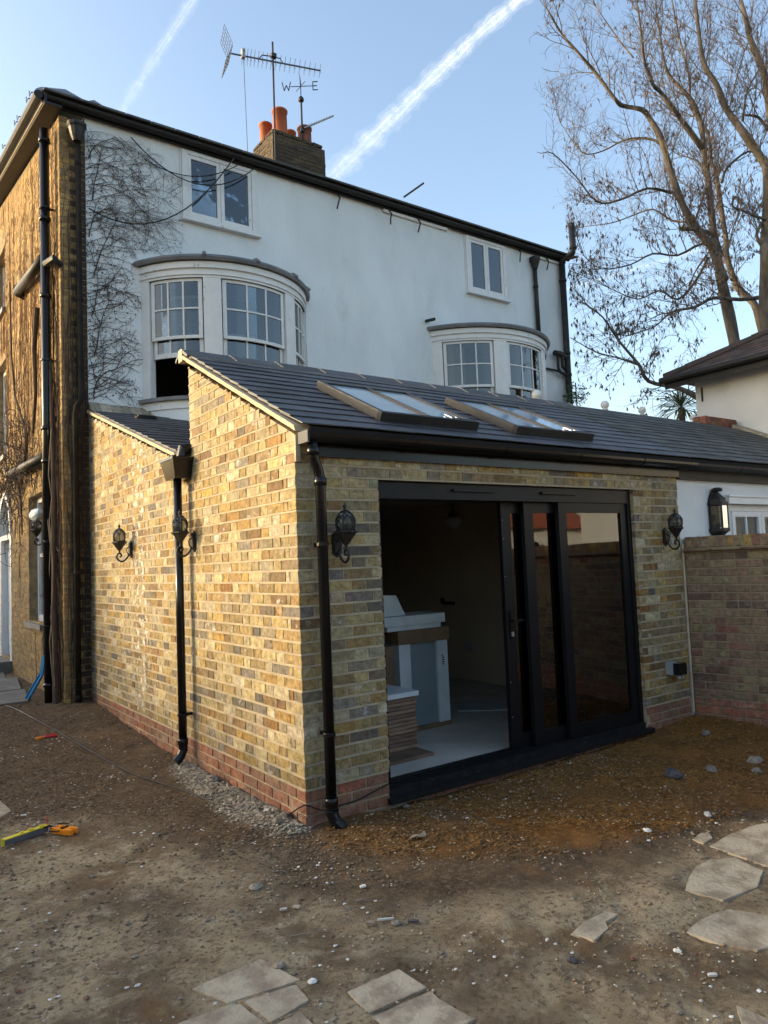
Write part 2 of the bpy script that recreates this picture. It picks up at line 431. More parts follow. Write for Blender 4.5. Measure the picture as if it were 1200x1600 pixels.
# ------------------------------------------------------------------ mesh helpers
class MB:
    def __init__(s):
        s.v, s.f = [], []

    def add(s, vs, fs):
        n = len(s.v)
        s.v += [tuple(v) for v in vs]
        s.f += [tuple(i + n for i in f) for f in fs]
        return s

    def box(s, x0, x1, y0, y1, z0, z1):
        return s.add([(x0, y0, z0), (x1, y0, z0), (x1, y1, z0), (x0, y1, z0), (x0, y0, z1), (x1, y0, z1), (x1, y1, z1), (x0, y1, z1)],
                     [(0, 3, 2, 1), (4, 5, 6, 7), (0, 1, 5, 4), (1, 2, 6, 5), (2, 3, 7, 6), (3, 0, 4, 7)])

    def obox(s, c, a, b, d):
        """box round centre c with half-axis vectors a, b, d"""
        c, a, b, d = map(V3, (c, a, b, d))
        vs = [c + a * i + b * j + d * k for k in (-1, 1) for (i, j) in ((-1, -1), (1, -1), (1, 1), (-1, 1))]
        return s.add(vs, [(0, 3, 2, 1), (4, 5, 6, 7), (0, 1, 5, 4), (1, 2, 6, 5), (2, 3, 7, 6), (3, 0, 4, 7)])

    def bar(s, p, q, w, h, up=(0, 0, 1)):
        """square bar from p to q, w wide, h high"""
        p, q, up = V3(p), V3(q), V3(up)
        d = q - p
        sd = d.cross(up)
        if sd.length < 1e-6:
            sd = V3((1, 0, 0))
        sd.normalize()
        u = sd.cross(d).normalized()
        return s.obox((p + q) / 2, d / 2, sd * w / 2, u * h / 2)

    def prism(s, poly, ext):
        n = len(poly)
        ext = V3(ext)
        a = [V3(p) for p in poly]
        return s.add(a + [p + ext for p in a], [tuple(range(n))[::-1], tuple(range(n, 2 * n))] + [(i, (i + 1) % n, n + (i + 1) % n, n + i) for i in range(n)])

    def tube(s, pts, r, n=6, cap=True):
        pts = [V3(p) for p in pts]
        if not isinstance(r, (list, tuple)):
            r = [r] * len(pts)
        elif len(r) == 2 and len(pts) != 2:
            r = [r[0] + (r[1] - r[0]) * i / (len(pts) - 1) for i in range(len(pts))]
        base = len(s.v)
        ref = None
        for i, p in enumerate(pts):
            d = (pts[min(i + 1, len(pts) - 1)] - pts[max(i - 1, 0)])
            if d.length < 1e-9:
                d = V3((0, 0, 1))
            d.normalize()
            if ref is None:
                ref = V3((0, 0, 1)) if abs(d.z) < 0.9 else V3((1, 0, 0))
            a = (ref - d * ref.dot(d))
            if a.length < 1e-4:
                a = d.orthogonal()
            a.normalize()
            b = d.cross(a)
            ref = a
            for k in range(n):
                t = 2 * PI * k / n
                s.v.append(tuple(p + (a * math.cos(t) + b * math.sin(t)) * r[i]))
        for i in range(len(pts) - 1):
            for k in range(n):
                s.f.append((base + i * n + k, base + i * n + (k + 1) % n, base + (i + 1) * n + (k + 1) % n, base + (i + 1) * n + k))
        if cap:
            s.f.append(tuple(base + k for k in range(n))[::-1])
            s.f.append(tuple(base + (len(pts) - 1) * n + k for k in range(n)))
        return s

    def lathe(s, prof, c=(0, 0, 0), n=16):
        base = len(s.v)
        for r, z in prof:
            for k in range(n):
                t = 2 * PI * k / n
                s.v.append((c[0] + r * math.cos(t), c[1] + r * math.sin(t), c[2] + z))
        for i in range(len(prof) - 1):
            for k in range(n):
                s.f.append((base + i * n + k, base + i * n + (k + 1) % n, base + (i + 1) * n + (k + 1) % n, base + (i + 1) * n + k))
        s.f.append(tuple(base + k for k in range(n))[::-1])
        s.f.append(tuple(base + (len(prof) - 1) * n + k for k in range(n)))
        return s

    def mesh(s, name, m, smooth=False):
        me = bpy.data.meshes.new(name)
        me.from_pydata(s.v, [], s.f)
        if m:
            me.materials.append(M[m] if isinstance(m, str) else m)
        if smooth:
            me.shade_smooth()
        me.update()
        return me

    def build(s, name, m, parent=None, smooth=False, **kw):
        return link(name, s.mesh(name, m, smooth), parent, **kw)


def link(name, me, parent=None, loc=None, rot=None, **kw):
    o = bpy.data.objects.new(name, me)
    COL.objects.link(o)
    if loc is not None:
        o.location = loc
    if rot is not None:
        o.rotation_euler = rot
    if parent:
        o.parent = parent
        if loc is None and parent.get('_w'):
            pass
    return tag(o, **kw)


def tag(o, label=None, cat=None, group=None, kind=None):
    if label:
        o['label'] = label
    if cat:
        o['category'] = cat
    if group:
        o['group'] = group
    if kind:
        o['kind'] = kind
    return o


def thing(name, label, cat, group=None):
    """Empty that parents the parts; parts are modelled in world metres round it"""
    return link(name, None, None, label=label, cat=cat, group=group)


def seat_empties():
    """move every Empty to the base of its parts without moving the parts"""
    bpy.context.view_layer.update()
    for o in list(COL.objects):
        if o.type == 'EMPTY' and o.parent is None and o.location.length < 1e-6:
            kids = [k for k in o.children if k.type == 'MESH']
            if not kids:
                continue
            lo = V3((1e9,) * 3)
            hi = V3((-1e9,) * 3)
            for k in kids:
                for c in k.bound_box:
                    q = k.matrix_world @ V3(c)
                    lo = V3(map(min, lo, q))
                    hi = V3(map(max, hi, q))
            o.location = ((lo.x + hi.x) / 2, (lo.y + hi.y) / 2, lo.z)
            for k in o.children:
                k.location = k.location - o.location


def copy_tree(o, parent=None):
    c = o.copy()
    COL.objects.link(c)
    c.parent = parent
    for ch in o.children:
        copy_tree(ch, c)
    return c


def nz(x, y, z=0.0):
    return noise.noise(V3((x, y, z)))


def chamfer_box(sx, sy, sz, c, j=0.0, rnd=random):
    """box of full size with chamfered edges: 24 vertices, slightly uneven"""
    vs, fs, idx = [], [], {}
    h = (sx / 2, sy / 2, sz / 2)
    for i in (-1, 1):
        for k in (-1, 1):
            for l in (-1, 1):
                jx, jy, jz = (rnd.uniform(-j, j) for _ in range(3))
                for ax in range(3):
                    p = [i * (h[0] - c), k * (h[1] - c), l * (h[2] - c)]
                    p[ax] = (i, k, l)[ax] * h[ax]
                    idx[(i, k, l, ax)] = len(vs)
                    vs.append((p[0] + jx, p[1] + jy, p[2] + jz))
    g = idx
    for ax in range(3):
        a, b = [q for q in range(3) if q != ax]
        for sgn in (-1, 1):
            q = []
            for (u, v) in ((-1, -1), (1, -1), (1, 1), (-1, 1)):
                t = [0, 0, 0]
                t[ax], t[a], t[b] = sgn, u, v
                q.append(g[(*t, ax)])
            fs.append(tuple(q))
    for ax in range(3):
        a, b = [q for q in range(3) if q != ax]
        for u in (-1, 1):
            for v in (-1, 1):
                q = []
                for (e, f) in ((-1, a), (1, a), (1, b), (-1, b)):
                    t = [0, 0, 0]
                    t[ax], t[a], t[b] = e, u, v
                    q.append(g[(*t, f)])
                fs.append(tuple(q))
    for i in (-1, 1):
        for k in (-1, 1):
            for l in (-1, 1):
                fs.append(tuple(g[(i, k, l, ax)] for ax in range(3)))
    return vs, fs


def fix_normals(me):
    import bmesh
    b = bmesh.new()
    b.from_mesh(me)
    bmesh.ops.recalc_face_normals(b, faces=b.faces)
    b.to_mesh(me)
    b.free()


_bcache = {}


def piece_mesh(size, c, j, m, nvar=5):
    k = (tuple(round(q, 3) for q in size), m)
    if k not in _bcache:
        _bcache[k] = []
        for i in range(nvar):
            me = bpy.data.meshes.new('piece')
            v, f = chamfer_box(*k[0], c, j)
            me.from_pydata(v, [], f)
            fix_normals(me)
            me.materials.append(M[m])
            _bcache[k].append(me)
    return random.choice(_bcache[k])


def lay_pieces(specs, parent, name, cap=300, stuff=None, c=0.004, j=0.0015, visible=lambda p: True):
    """specs: (centre, (sx,sy,sz), rotz or None, material). The ones that show largest become parts of
    their own, the rest one joined part"""
    def score(s):
        p = V3(s[0])
        return (sorted(s[1])[1] * sorted(s[1])[2]) / ((p - CAM).length_squared) * (1 if visible(p) else 0.001)
    specs = sorted(specs, key=score, reverse=True)
    for s in specs[:cap]:
        o = link(name, piece_mesh(s[1], c, j, s[3]), parent)
        o.location = s[0]
        if s[2] is not None:
            o.rotation_euler = s[2]
    rest = {}
    for s in specs[cap:]:
        rest.setdefault(s[3], []).append(s)
    for m, ss in rest.items():
        b = MB()
        for s in ss:
            v, f = chamfer_box(*s[1], c, j)
            if s[2] is not None:
                R = Matrix.Rotation(s[2][2], 3, 'Z') @ Matrix.Rotation(s[2][1], 3, 'Y') @ Matrix.Rotation(s[2][0], 3, 'X')
                v = [R @ V3(q) for q in v]
            b.add([(q[0] + s[0][0], q[1] + s[0][1], q[2] + s[0][2]) for q in v], f)
        o = b.build(stuff or name, m, parent, kind='stuff')
        fix_normals(o.data)


def inpoly(x, y, P):
    r = False
    for i in range(len(P)):
        (a, b), (c, d) = P[i], P[i - 1]
        if (b > y) != (d > y) and x < (c - a) * (y - b) / (d - b) + a:
            r = not r
    return r


def sd_poly(x, y, P):
    d = 1e9
    for i in range(len(P)):
        (a, b), (c, e) = P[i], P[i - 1]
        dx, dy = c - a, e - b
        t = max(0, min(1, ((x - a) * dx + (y - b) * dy) / (dx * dx + dy * dy + 1e-12)))
        d = min(d, math.hypot(x - a - t * dx, y - b - t * dy))
    return -d if inpoly(x, y, P) else d


def sm(a, b, x):
    t = max(0, min(1, (x - a) / (b - a)))
    return t * t * (3 - 2 * t)

# =================================================================== GROUND
CLAY = [(0.14, -0.02), (0.55, 0.05), (3.47, 0.05), (4.3, 0.05), (4.4, -0.95), (3.8, -1.51), (2.6, -1.80), (1.99, -1.51), (1.35, -1.42), (0.75, -1.25), (0.39, -0.97), (0.21, -0.76), (0.02, -0.45), (0.0, -0.2)]
PALE = [(-1.1, 1.25), (-0.75, 0.55), (-0.55, -0.2), (-0.5, -0.7), (-0.1, -1.2), (0.3, -1.5), (1.0, -1.7), (2.5, -1.75), (4, -3), (0, -5), (-4, -4), (-4, 1.5), (-2, 1.6)]
SPOIL = [(-0.02, 2.05), (-0.02, 0.0), (-0.14, 0.02), (-0.24, 0.5), (-0.22, 1.2), (-0.13, 1.9)]


SMOOTH_SLABS = []


def g0(x, y):
    'the broad lie of the ground, without lumps'
    z = 0.13 * sm(2.0, 5.5, y) * sm(2.5, 0.5, abs(x + 0.5) - 0.5)
    z += 0.03 * sm(1.5, 4.2, x) * sm(-1.2, 0.1, y) - 0.02 * sm(-1.0, -3.5, y)
    z += 0.020 * nz(x * 0.9, y * 0.9, 3) + 0.006 * nz(x * 2.7, y * 2.7, 7)
    return z


def gh(x, y):
    z = gh_raw(x, y)
    if -2.5 < x < 3 and -3.2 < y < 2.5:
        for (P_, top, b0, b1, b2, b3) in SMOOTH_SLABS:
            if b0 < x < b1 and b2 < y < b3:
                d = sd_poly(x, y, P_)
                if d < 0.055:
                    k = sm(0.055, 0.004, d)
                    z = z * (1 - k) + k * (top - (0.003 if d > 0 else 0.012) + .004 * nz(x * 25, y * 25, 3) * (d > 0))
    return z


def gh_raw(x, y):
    """height of the ground"""
    z = 0.13 * sm(2.0, 5.5, y) * sm(2.5, 0.5, abs(x + 0.5) - 0.5)
    z += 0.03 * sm(1.5, 4.2, x) * sm(-1.2, 0.1, y)
    z += -0.02 * sm(-1.0, -3.5, y)
    z -= 0.045 * sm(-0.75, 0.0, y) * sm(0.3, 0.65, x) * sm(4.2, 3.3, x) * sm(.3, .1, y)
    far = sm(16, 8, math.hypot(x, y))
    if far > 0:
        z += far * (0.020 * nz(x * 0.9, y * 0.9, 3) + 0.014 * nz(x * 2.7, y * 2.7, 7))
        near = sm(7.5, 5.0, math.hypot(x + 0.5, y - 0.5))
        if near > 0:
            d = sd_poly(x, y, CLAY)
            k = sm(0.16, -0.25, d)
            z += near * (k * (0.022 + 0.014 * nz(x * 4, y * 4, 1) + 0.010 * nz(x * 13, y * 13, 2)))
            z += near * (0.010 * nz(x * 5.5, y * 7.5, 5) + 0.006 * abs(nz(x * 13, y * 15, 8)) + 0.0035 * nz(x * 28, y * 28, 6) + 0.007 * nz((x + y) * 1.4, (x - y * .8) * 8.5, 14))
            s = sd_poly(x, y, SPOIL)
            z += near * 0.045 * sm(0.12, -0.08, s) * (0.8 + 0.6 * nz(x * 7, y * 7, 4))
    return z


SLABS = [
  ('A',[(-0.88, -1.18), (-0.83, -1.42), (-1.11, -1.38), (-1.18, -1.2)]),
  ('B',[(-1.06, -1.41), (-0.86, -1.44), (-0.87, -1.56), (-1.04, -1.59)]),
  ('C',[(-1.3, -1.38), (-1.12, -1.395), (-1.08, -1.415), (-1.055, -1.6), (-1.19, -1.69), (-1.43, -1.5)]),
  ('D',[(-0.93, -1.6), (-1.03, -1.61), (-1.15, -1.69), (-1.0, -1.85), (-0.93, -1.82), (-0.93, -1.7)]),
  ('E',[(-0.49, -1.6), (-0.48, -1.77), (-0.74, -1.76), (-0.73, -1.6)]),
  ('F',[(-0.48, -1.79), (-0.49, -1.85), (-0.47, -2.02), (-0.54, -2.02), (-0.73, -1.99), (-0.74, -1.78)]),
  ('G',[(-0.47, -2.035), (-0.47, -2.08), (-0.56, -2.11), (-0.54, -2.04)]),
  ('R1',[(0.95, -1.93), (1.12, -1.85), (1.22, -1.82), (1.36, -1.815), (1.47, -1.89), (1.42, -2.06), (1.23, -2.13), (0.98, -2.10)]),
  ('R2',[(0.62, -2.14), (0.74, -2.12), (0.87, -2.13), (0.94, -2.15), (1.06, -2.36), (0.92, -2.47), (0.7, -2.4), (0.63, -2.27)]),
  ('R3',[(1.53, -1.71), (1.75, -1.69), (2.01, -1.71), (2.27, -1.8), (1.94, -2.09), (1.5, -2.04), (1.52, -1.86)]),
  ('R4',[(0.22, -1.86), (0.33, -1.83), (0.5, -1.83), (0.51, -1.88), (0.42, -1.885), (0.38, -1.93), (0.25, -1.96), (0.245, -1.9)]),
  ('R5',[(0.31, -2.53), (0.32, -2.64), (0.34, -2.76), (0.15, -2.78), (0.14, -2.66)]),
  ('R6',[(1.65, -1.66), (1.7, -1.61), (1.67, -1.58), (1.55, -1.60), (1.54, -1.67)]),
  ('L1',[(-1.4, 2.03), (-1.37, 1.69), (-1.46, 1.58), (-1.68, 1.56), (-1.73, 2.3)]),
]


def slab_top(P_):
    return max(g0(*q) for q in P_) * .5 + sum(g0(*q) for q in P_) / len(P_) * .5 + .004


for _n, P_ in SLABS:
    SMOOTH_SLABS.append((P_, slab_top(P_), min(q[0] for q in P_) - .06, max(q[0] for q in P_) + .06, min(q[1] for q in P_) - .06, max(q[1] for q in P_) + .06))


def axis(lo, hi, fine, out):
    a = list(np.arange(lo, hi, fine))
    st, p = fine, hi
    while p < out:
        a.append(p)
        st *= 1.22
        p += st
    st, p = fine, lo
    b = []
    while p > -out:
        st *= 1.22
        p -= st
        b.append(p)
    return b[::-1] + a


xs, ys = axis(-2.2, 4.6, 0.028, 3500), axis(-3.0, 6.4, 0.032, 3500)
gv, gm = [], []
for y in ys:
    for x in xs:
        inside = -3.5 < x < 6 and -4.5 < y < 8
        gv.append((x, y, gh(x, y)))
        if inside:
            wv = 0.10 * nz(x * 2.2, y * 2.2, 11) + 0.05 * nz(x * 7, y * 7, 12)
            a = sm(0.10, -0.10, sd_poly(x, y, CLAY) + wv * 1.2)
            a *= 0.80 + 0.20 * sm(-0.25, 0.25, nz(x * 1.7, y * 1.7, 21)) if x > 0.9 else 0.55 + 0.4 * nz(x * 3, y * 3, 22)
            b = sm(0.30, -0.25, sd_poly(x, y, PALE) + wv * 2)
            c_ = sm(0.10, -0.05, sd_poly(x, y, SPOIL) + wv * 0.5)
            gm.append((a, b, c_, 1))
        else:
            gm.append((0, 0.6, 0, 1))
nx, ny = len(xs), len(ys)
gf = [(j * nx + i, j * nx + i + 1, (j + 1) * nx + i + 1, (j + 1) * nx + i) for j in range(ny - 1) for i in range(nx - 1)]
me = bpy.data.meshes.new('ground')
me.from_pydata(gv, [], gf)
ca = me.color_attributes.new('soil', 'FLOAT_COLOR', 'POINT')
ca.data.foreach_set('color', np.array(gm, dtype=np.float32).ravel())
me.shade_smooth()


def ground_mat():
    m = bpy.data.materials.new('garden_soil_mat')
    m.use_nodes = True
    t = m.node_tree
    L = t.links.new
    p = t.nodes['Principled BSDF']
    p.inputs['Roughness'].default_value = 0.95
    p.inputs['Specular IOR Level'].default_value = 0.15
    geo = t.nodes.new('ShaderNodeNewGeometry')
    at = t.nodes.new('ShaderNodeVertexColor')
    at.layer_name = 'soil'
    sp = t.nodes.new('ShaderNodeSeparateColor')
    L(at.outputs[0], sp.inputs[0])

    def nse(s, d=8, r=0.6):
        n = t.nodes.new('ShaderNodeTexNoise')
        n.inputs['Scale'].default_value = s
        n.inputs['Detail'].default_value = d
        n.inputs['Roughness'].default_value = r
        L(geo.outputs['Position'], n.inputs['Vector'])
        return n.outputs[0]

    def mr(x, a, b, c=0, d=1):
        n = t.nodes.new('ShaderNodeMapRange')
        for i, q in enumerate((a, b, c, d)):
            n.inputs[i + 1].default_value = q
        L(x, n.inputs[0])
        return n.outputs[0]

    def mix(f, a, b):
        n = t.nodes.new('ShaderNodeMix')
        n.data_type = 'RGBA'
        L(f, n.inputs[0])
        for q, i in ((a, 6), (b, 7)):
            if isinstance(q, tuple):
                n.inputs[i].default_value = (*q, 1)
            else:
                L(q, n.inputs[i])
        return n.outputs[2]

    def mul(a, b):
        n = t.nodes.new('ShaderNodeMath')
        n.operation = 'MULTIPLY'
        n.use_clamp = True
        L(a, n.inputs[0])
        if isinstance(b, float):
            n.inputs[1].default_value = b
        else:
            L(b, n.inputs[1])
        return n.outputs[0]
    soil = mix(mr(nse(3.2), 0.35, 0.65), (0.165, 0.110, 0.064), (0.095, 0.062, 0.037))
    soil = mix(mr(nse(34), 0.48, 0.62), soil, (0.215, 0.152, 0.093))
    pale = mix(mr(nse(1.9), 0.42, 0.57), (0.50, 0.39, 0.245), (0.235, 0.168, 0.10))
    pale = mix(mr(nse(9), 0.50, 0.66), pale, (0.53, 0.43, 0.285))
    pale = mix(mr(nse(40), 0.52, 0.66), pale, (0.17, 0.118, 0.072))
    base = mix(mul(sp.outputs[1], mr(nse(1.3), 0.31, 0.49)), soil, pale)
    clay = mix(mr(nse(2.6), 0.4, 0.62), (0.31, 0.135, 0.030), (0.165, 0.072, 0.020))
    clay = mix(mr(nse(26), 0.5, 0.64), clay, (0.36, 0.185, 0.055))
    base = mix(mr(nse(13, 6, .7), 0.54, 0.66), base, mix(sp.outputs[1], (0.12, 0.085, 0.055), (0.24, 0.18, 0.12)))
    base = mix(sp.outputs[0], base, clay)
    # orange smears trodden away from the heap
    base = mix(mul(mr(nse(2.0, 4), 0.60, 0.68), 0.5), base, (0.25, 0.14, 0.06))
    sp_ = mix(mr(nse(18), 0.4, 0.6), (0.40, 0.34, 0.25), (0.25, 0.205, 0.145))
    base = mix(sp.outputs[2], base, sp_)
    # specks of grit and crushed mortar
    v = t.nodes.new('ShaderNodeTexVoronoi')
    v.inputs['Scale'].default_value = 75
    L(geo.outputs['Position'], v.inputs['Vector'])
    base = mix(mul(mr(v.outputs[0], 0.16, 0.10), mr(nse(5), 0.50, 0.60)), base, (0.38, 0.34, 0.27))
    L(base, p.inputs['Base Color'])
    ad = t.nodes.new('ShaderNodeMath')
    ad.operation = 'ADD'
    L(nse(22, 10, 0.72), ad.inputs[0])
    L(nse(90, 8, 0.7), ad.inputs[1])
    b = t.nodes.new('ShaderNodeBump')
    b.inputs['Strength'].default_value = 1.0
    b.inputs['Distance'].default_value = 0.024
    L(ad.outputs[0], b.inputs['Height'])
    L(b.outputs[0], p.inputs['Normal'])
    return m


me.materials.append(ground_mat())
ground = link('ground', me, None, kind='structure')

for nme, P_ in SLABS:
    # ragged edges: subdivide the outline and wobble it
    Q = []
    for i in range(len(P_)):
        a, b = P_[i - 1], P_[i]
        n = max(1, int(math.dist(a, b) / 0.035))
        for k in range(n):
            t = k / n
            x, y = a[0] + (b[0] - a[0]) * t, a[1] + (b[1] - a[1]) * t
            Q.append((x + 0.004 * nz(x * 30, y * 30, 1), y + 0.004 * nz(x * 30, y * 30, 9)))
    area = sum(Q[i - 1][0] * Q[i][1] - Q[i][0] * Q[i - 1][1] for i in range(len(Q)))
    if area < 0:
        Q = Q[::-1]
    cx, cy = sum(q[0] for q in Q) / len(Q), sum(q[1] for q in Q) / len(Q)
    low_ = {'R1': -0.001, 'R2': -0.004, 'R3': -0.004, 'F': -0.003, 'R4': -0.003, 'R5': -0.003}.get(nme, 0.001)
    top = slab_top(P_)
    tx, ty = 0, 0
    zt = lambda x, y: top + tx * (x - cx) + ty * (y - cy)
    n = len(Q)
    v = [(x, y, top - 0.05) for x, y in Q] + [(x, y, zt(x, y) - 0.004) for x, y in Q] + [(cx + (x - cx) * 0.985, cy + (y - cy) * 0.985, zt(x, y)) for x, y in Q]
    f = [tuple(range(2 * n, 3 * n))]
    for k in (0, 1):
        f += [(k * n + i, k * n + (i + 1) % n, (k + 1) * n + (i + 1) % n, (k + 1) * n + i) for i in range(n)]
    MB().add(v, f).build('paving_slab', 'slab', ground)
# the older concrete path along the side of the house
path = MB()
pz = 0.135
for k, y0 in enumerate((5.55, 6.62, 7.9, 9.2, 10.5, 11.8)):
    y1 = (6.58, 7.87, 9.17, 10.47, 11.77, 13.0)[k]
    o = MB().prism([(-1.75, y0, pz - .06 + .004 * k), (-0.62 + 0.1 * (k > 0), y0, pz - .06), (-0.48 + .1 * (k > 0), y1, pz - .06), (-1.75, y1, pz - .06)], (0, 0, .075 + 0.004 * (k % 2))).build('concrete_slab', 'conc', ground)


def lump(rnd, r, flat=0.7):
    """a broken lump: a squashed and jittered octahedron with cut corners"""
    v = []
    for (x, y, z) in ((1, 0, 0), (-1, 0, 0), (0, 1, 0), (0, -1, 0), (0, 0, 1), (0, 0, -1), (.6, .6, .5), (-.6, .6, .4), (.6, -.6, .4), (-.6, -.6, .5)):
        k = rnd.uniform(0.7, 1.25) * r
        v.append([x * k, y * k, z * k * flat])
    return v


LF = [(0, 6, 4), (6, 2, 4), (2, 7, 4), (7, 1, 4), (1, 9, 4), (9, 3, 4), (3, 8, 4), (8, 0, 4), (0, 2, 6), (2, 1, 7), (1, 3, 9), (3, 0, 8), (0, 5, 2), (2, 5, 1), (1, 5, 3), (3, 5, 0)]


def scatter(name, m, n, region, rmin, rmax, seed, flat=0.7, up=0.25, power=2.2):
    rnd = random.Random(seed)
    b = MB()
    made = 0
    tries = 0
    while made < n and tries < n * 20:
        tries += 1
        p = region(rnd)
        if p is None:
            continue
        x, y = p
        if any(inpoly(x, y, P_) for _, P_ in SLABS) and rnd.random() < 0.8:
            continue
        if x > -0.02 and y > -0.02 and x < 4.2:
            continue
        r = rmin + (rmax - rmin) * rnd.random() ** power
        a = rnd.uniform(0, 2 * PI)
        ca_, sa = math.cos(a), math.sin(a)
        st = rnd.uniform(0.8, 1.5)
        z = gh(x, y) + r * up
        b.add([(x + (q[0] * ca_ - q[1] * sa) * st, y + q[0] * sa + q[1] * ca_, z + q[2]) for q in lump(rnd, r, flat)], LF)
        made += 1
    return b.build(name, m, None, kind='stuff')


def view_reg(rnd):
    x, y = rnd.uniform(-2.2, 4.5), rnd.uniform(-3.0, 6.0)
    return None if sd_poly(x, y, CLAY) < .03 and rnd.random() < .6 else (x, y)


def near_reg(rnd):
    x, y = rnd.uniform(-2.0, 2.6), rnd.uniform(-2.9, 2.5)
    return (x, y) if nz(x * 1.4, y * 1.4, 31) > -0.12 else None


def clay_reg(rnd):
    x, y = rnd.uniform(0, 4.4), rnd.uniform(-1.9, 0)
    return (x, y) if sd_poly(x, y, CLAY) < 0.03 and nz(x * 2.1, y * 2.1, 5) > -0.2 else None


def clay_near(rnd):
    x, y = rnd.uniform(0, 2.6), rnd.uniform(-1.9, 0)
    return (x, y) if sd_poly(x, y, CLAY) < 0.08 and nz(x * 2.6, y * 2.6, 15) > -0.05 else None


def soil_reg(rnd):
    x, y = rnd.uniform(-1.8, 0), rnd.uniform(-1.0, 5.6)
    if sd_poly(x, y, PALE) < -0.05 and rnd.random() < .8:
        return None
    return (x, y) if nz(x * 1.6, y * 1.6, 41) > -0.15 else None


def spoil_reg(rnd):
    x, y = rnd.uniform(-0.36, 0.02), rnd.uniform(-0.15, 2.1)
    return (x, y) if sd_poly(x, y, SPOIL) < 0.09 * rnd.random() else None


def deb_reg(rnd):
    x, y = rnd.uniform(-1.9, 2.6), rnd.uniform(-2.8, 4.5)
    if sd_poly(x, y, CLAY) < .05 and rnd.random() < .8:
        return None
    return (x, y) if nz(x * 1.3, y * 1.3, 51) > 0.02 else None


scatter('soil_crumbs', 'clod', 9000, soil_reg, 0.002, 0.011, 1)
scatter('soil_crumbs', 'grit', 7500, near_reg, 0.002, 0.009, 2)
scatter('clay_clods', 'clay', 9000, clay_reg, 0.0025, 0.013, 3)
scatter('clay_clods', 'clay', 3500, clay_near, 0.0025, 0.010, 13)
scatter('mortar_spoil', 'spoil', 4200, spoil_reg, 0.002, 0.014, 4)
scatter('chalk_debris', 'white', 950, deb_reg, 0.0022, 0.011, 5, flat=0.5)
scatter('gravel', 'rock', 900, view_reg, 0.003, 0.013, 6)
scatter('red_crumbs', 'rough_red', 160, deb_reg, 0.003, 0.012, 8)
# small dry sticks
rs = random.Random(12)
b = MB()
for _ in range(130):
    x, y = rs.uniform(-1.9, 2.5), rs.uniform(-2.7, 5.0)
    if x > -0.1 and y > -0.1:
        continue
    a, l = rs.uniform(0, PI), rs.uniform(0.02, 0.09)
    pts = [(x + math.cos(a) * l * t + 0.004 * rs.uniform(-1, 1), y + math.sin(a) * l * t + .004 * rs.uniform(-1, 1), gh(x, y) + 0.006) for t in (0, .35, .7, 1)]
    b.tube(pts, [0.002, 0.0012], 4)
b.build('dry_sticks', 'stick', None, kind='stuff')

# =================================================================== THE BRICK EXTENSION
EXT = thing('brick_extension', 'single storey yellow stock brick rear extension with slate roof and sliding doors', 'extension')
CH = 0.075
W = 4.15          # right end of the front wall
DX0, DX1, DZ0, DZ1 = 0.63, 3.455, 0.02, 2.165   # door opening
YG = 1.80         # rear of the taller gable
BACK = 5.12       # face of the house


def side_top(y):
    if y <= YG:
        return 2.455 + 0.49 * y
    return 2.485 + 0.32 * (y - YG)


# mortar cores: side wall (two blocks under sloping tops) and front wall pieces
R = 0.0045
mb = MB()
mb.prism([(R, R, -0.15), (R, YG, -0.15), (R, YG, 3.30), (R, R, 2.44)], (0.30, 0, 0))
mb.build('gable_wall', 'mortar', EXT)
mb = MB()
mb.prism([(R, YG + .002, -0.15), (R, BACK, -0.15), (R, BACK, 3.50), (R, YG + .002, 2.46)], (0.30, 0, 0))
mb.build('lean_to_wall', 'mortar', EXT)
mb = MB()
mb.box(0.305 + R, DX0 - R, R, 0.30, -0.15, DZ1 + R)
mb.box(DX1 + R, W - 0.002, R, 0.30, -0.15, DZ1 + R)
mb.box(0.305 + R, W - 0.002, R + .001, 0.299, DZ1 + R + .001, 2.42)
mb.box(0.3055, W - 0.002, 0.02, 0.10, -0.15, 0.0)
mb.build('front_wall', 'mortar', EXT)
# rear wall of the higher part, over the valley, dark weathered boarding
MB().box(0.31, W, YG - 0.15, YG, 2.2, 3.30).build('valley_wall', 'mortar', EXT)

specs = []
BD = 0.1025
jt = 0.013
jv = 0.007


def add_side(y0, y1, k, m='stock', corner=False):
    zc = 0.225 + (k + 0.5) * CH
    z0, z1 = zc - (CH - jt) / 2, zc + (CH - jt) / 2
    ln = y1 - y0
    zmax = min(side_top(y0 + 0.0), side_top(y1)) - 0.004
    if z0 > zmax - 0.02:
        # cut brick beside the slope: shorten from the low end
        if side_top(y1) - 0.004 < z1 - 0.005 or side_top(y1) <= side_top(y0):
            return
        yy = y0 + (z1 - 0.004 - side_top(y0)) / (0.49 if y0 < YG else 0.32)
        if y1 - yy < 0.045:
            return
        y0 = max(y0, yy)
        ln = y1 - y0
    elif z1 > zmax:
        z1 = zmax
    specs.append(((BD / 2, (y0 + y1) / 2, (z0 + z1) / 2), (BD, ln - jv, z1 - z0), None, m))


def add_front(x0, x1, k, m='stock'):
    zc = 0.225 + (k + 0.5) * CH
    if zc + 0.03 > 2.42:
        return
    if zc < DZ1 and x1 > DX0 + 0.001 and x0 < DX1 - 0.001:
        if x0 < DX0 - 0.03:
            x1 = DX0 + jt
        elif x1 > DX1 + 0.03:
            x0 = DX1 - 0.0
        else:
            return
    if x1 > W:
        x1 = W + jt / 2
    if x1 - x0 < 0.04:
        return
    specs.append((((x0 + x1) / 2, BD / 2, zc), (x1 - x0 - jv, BD, CH - jt), None, m))


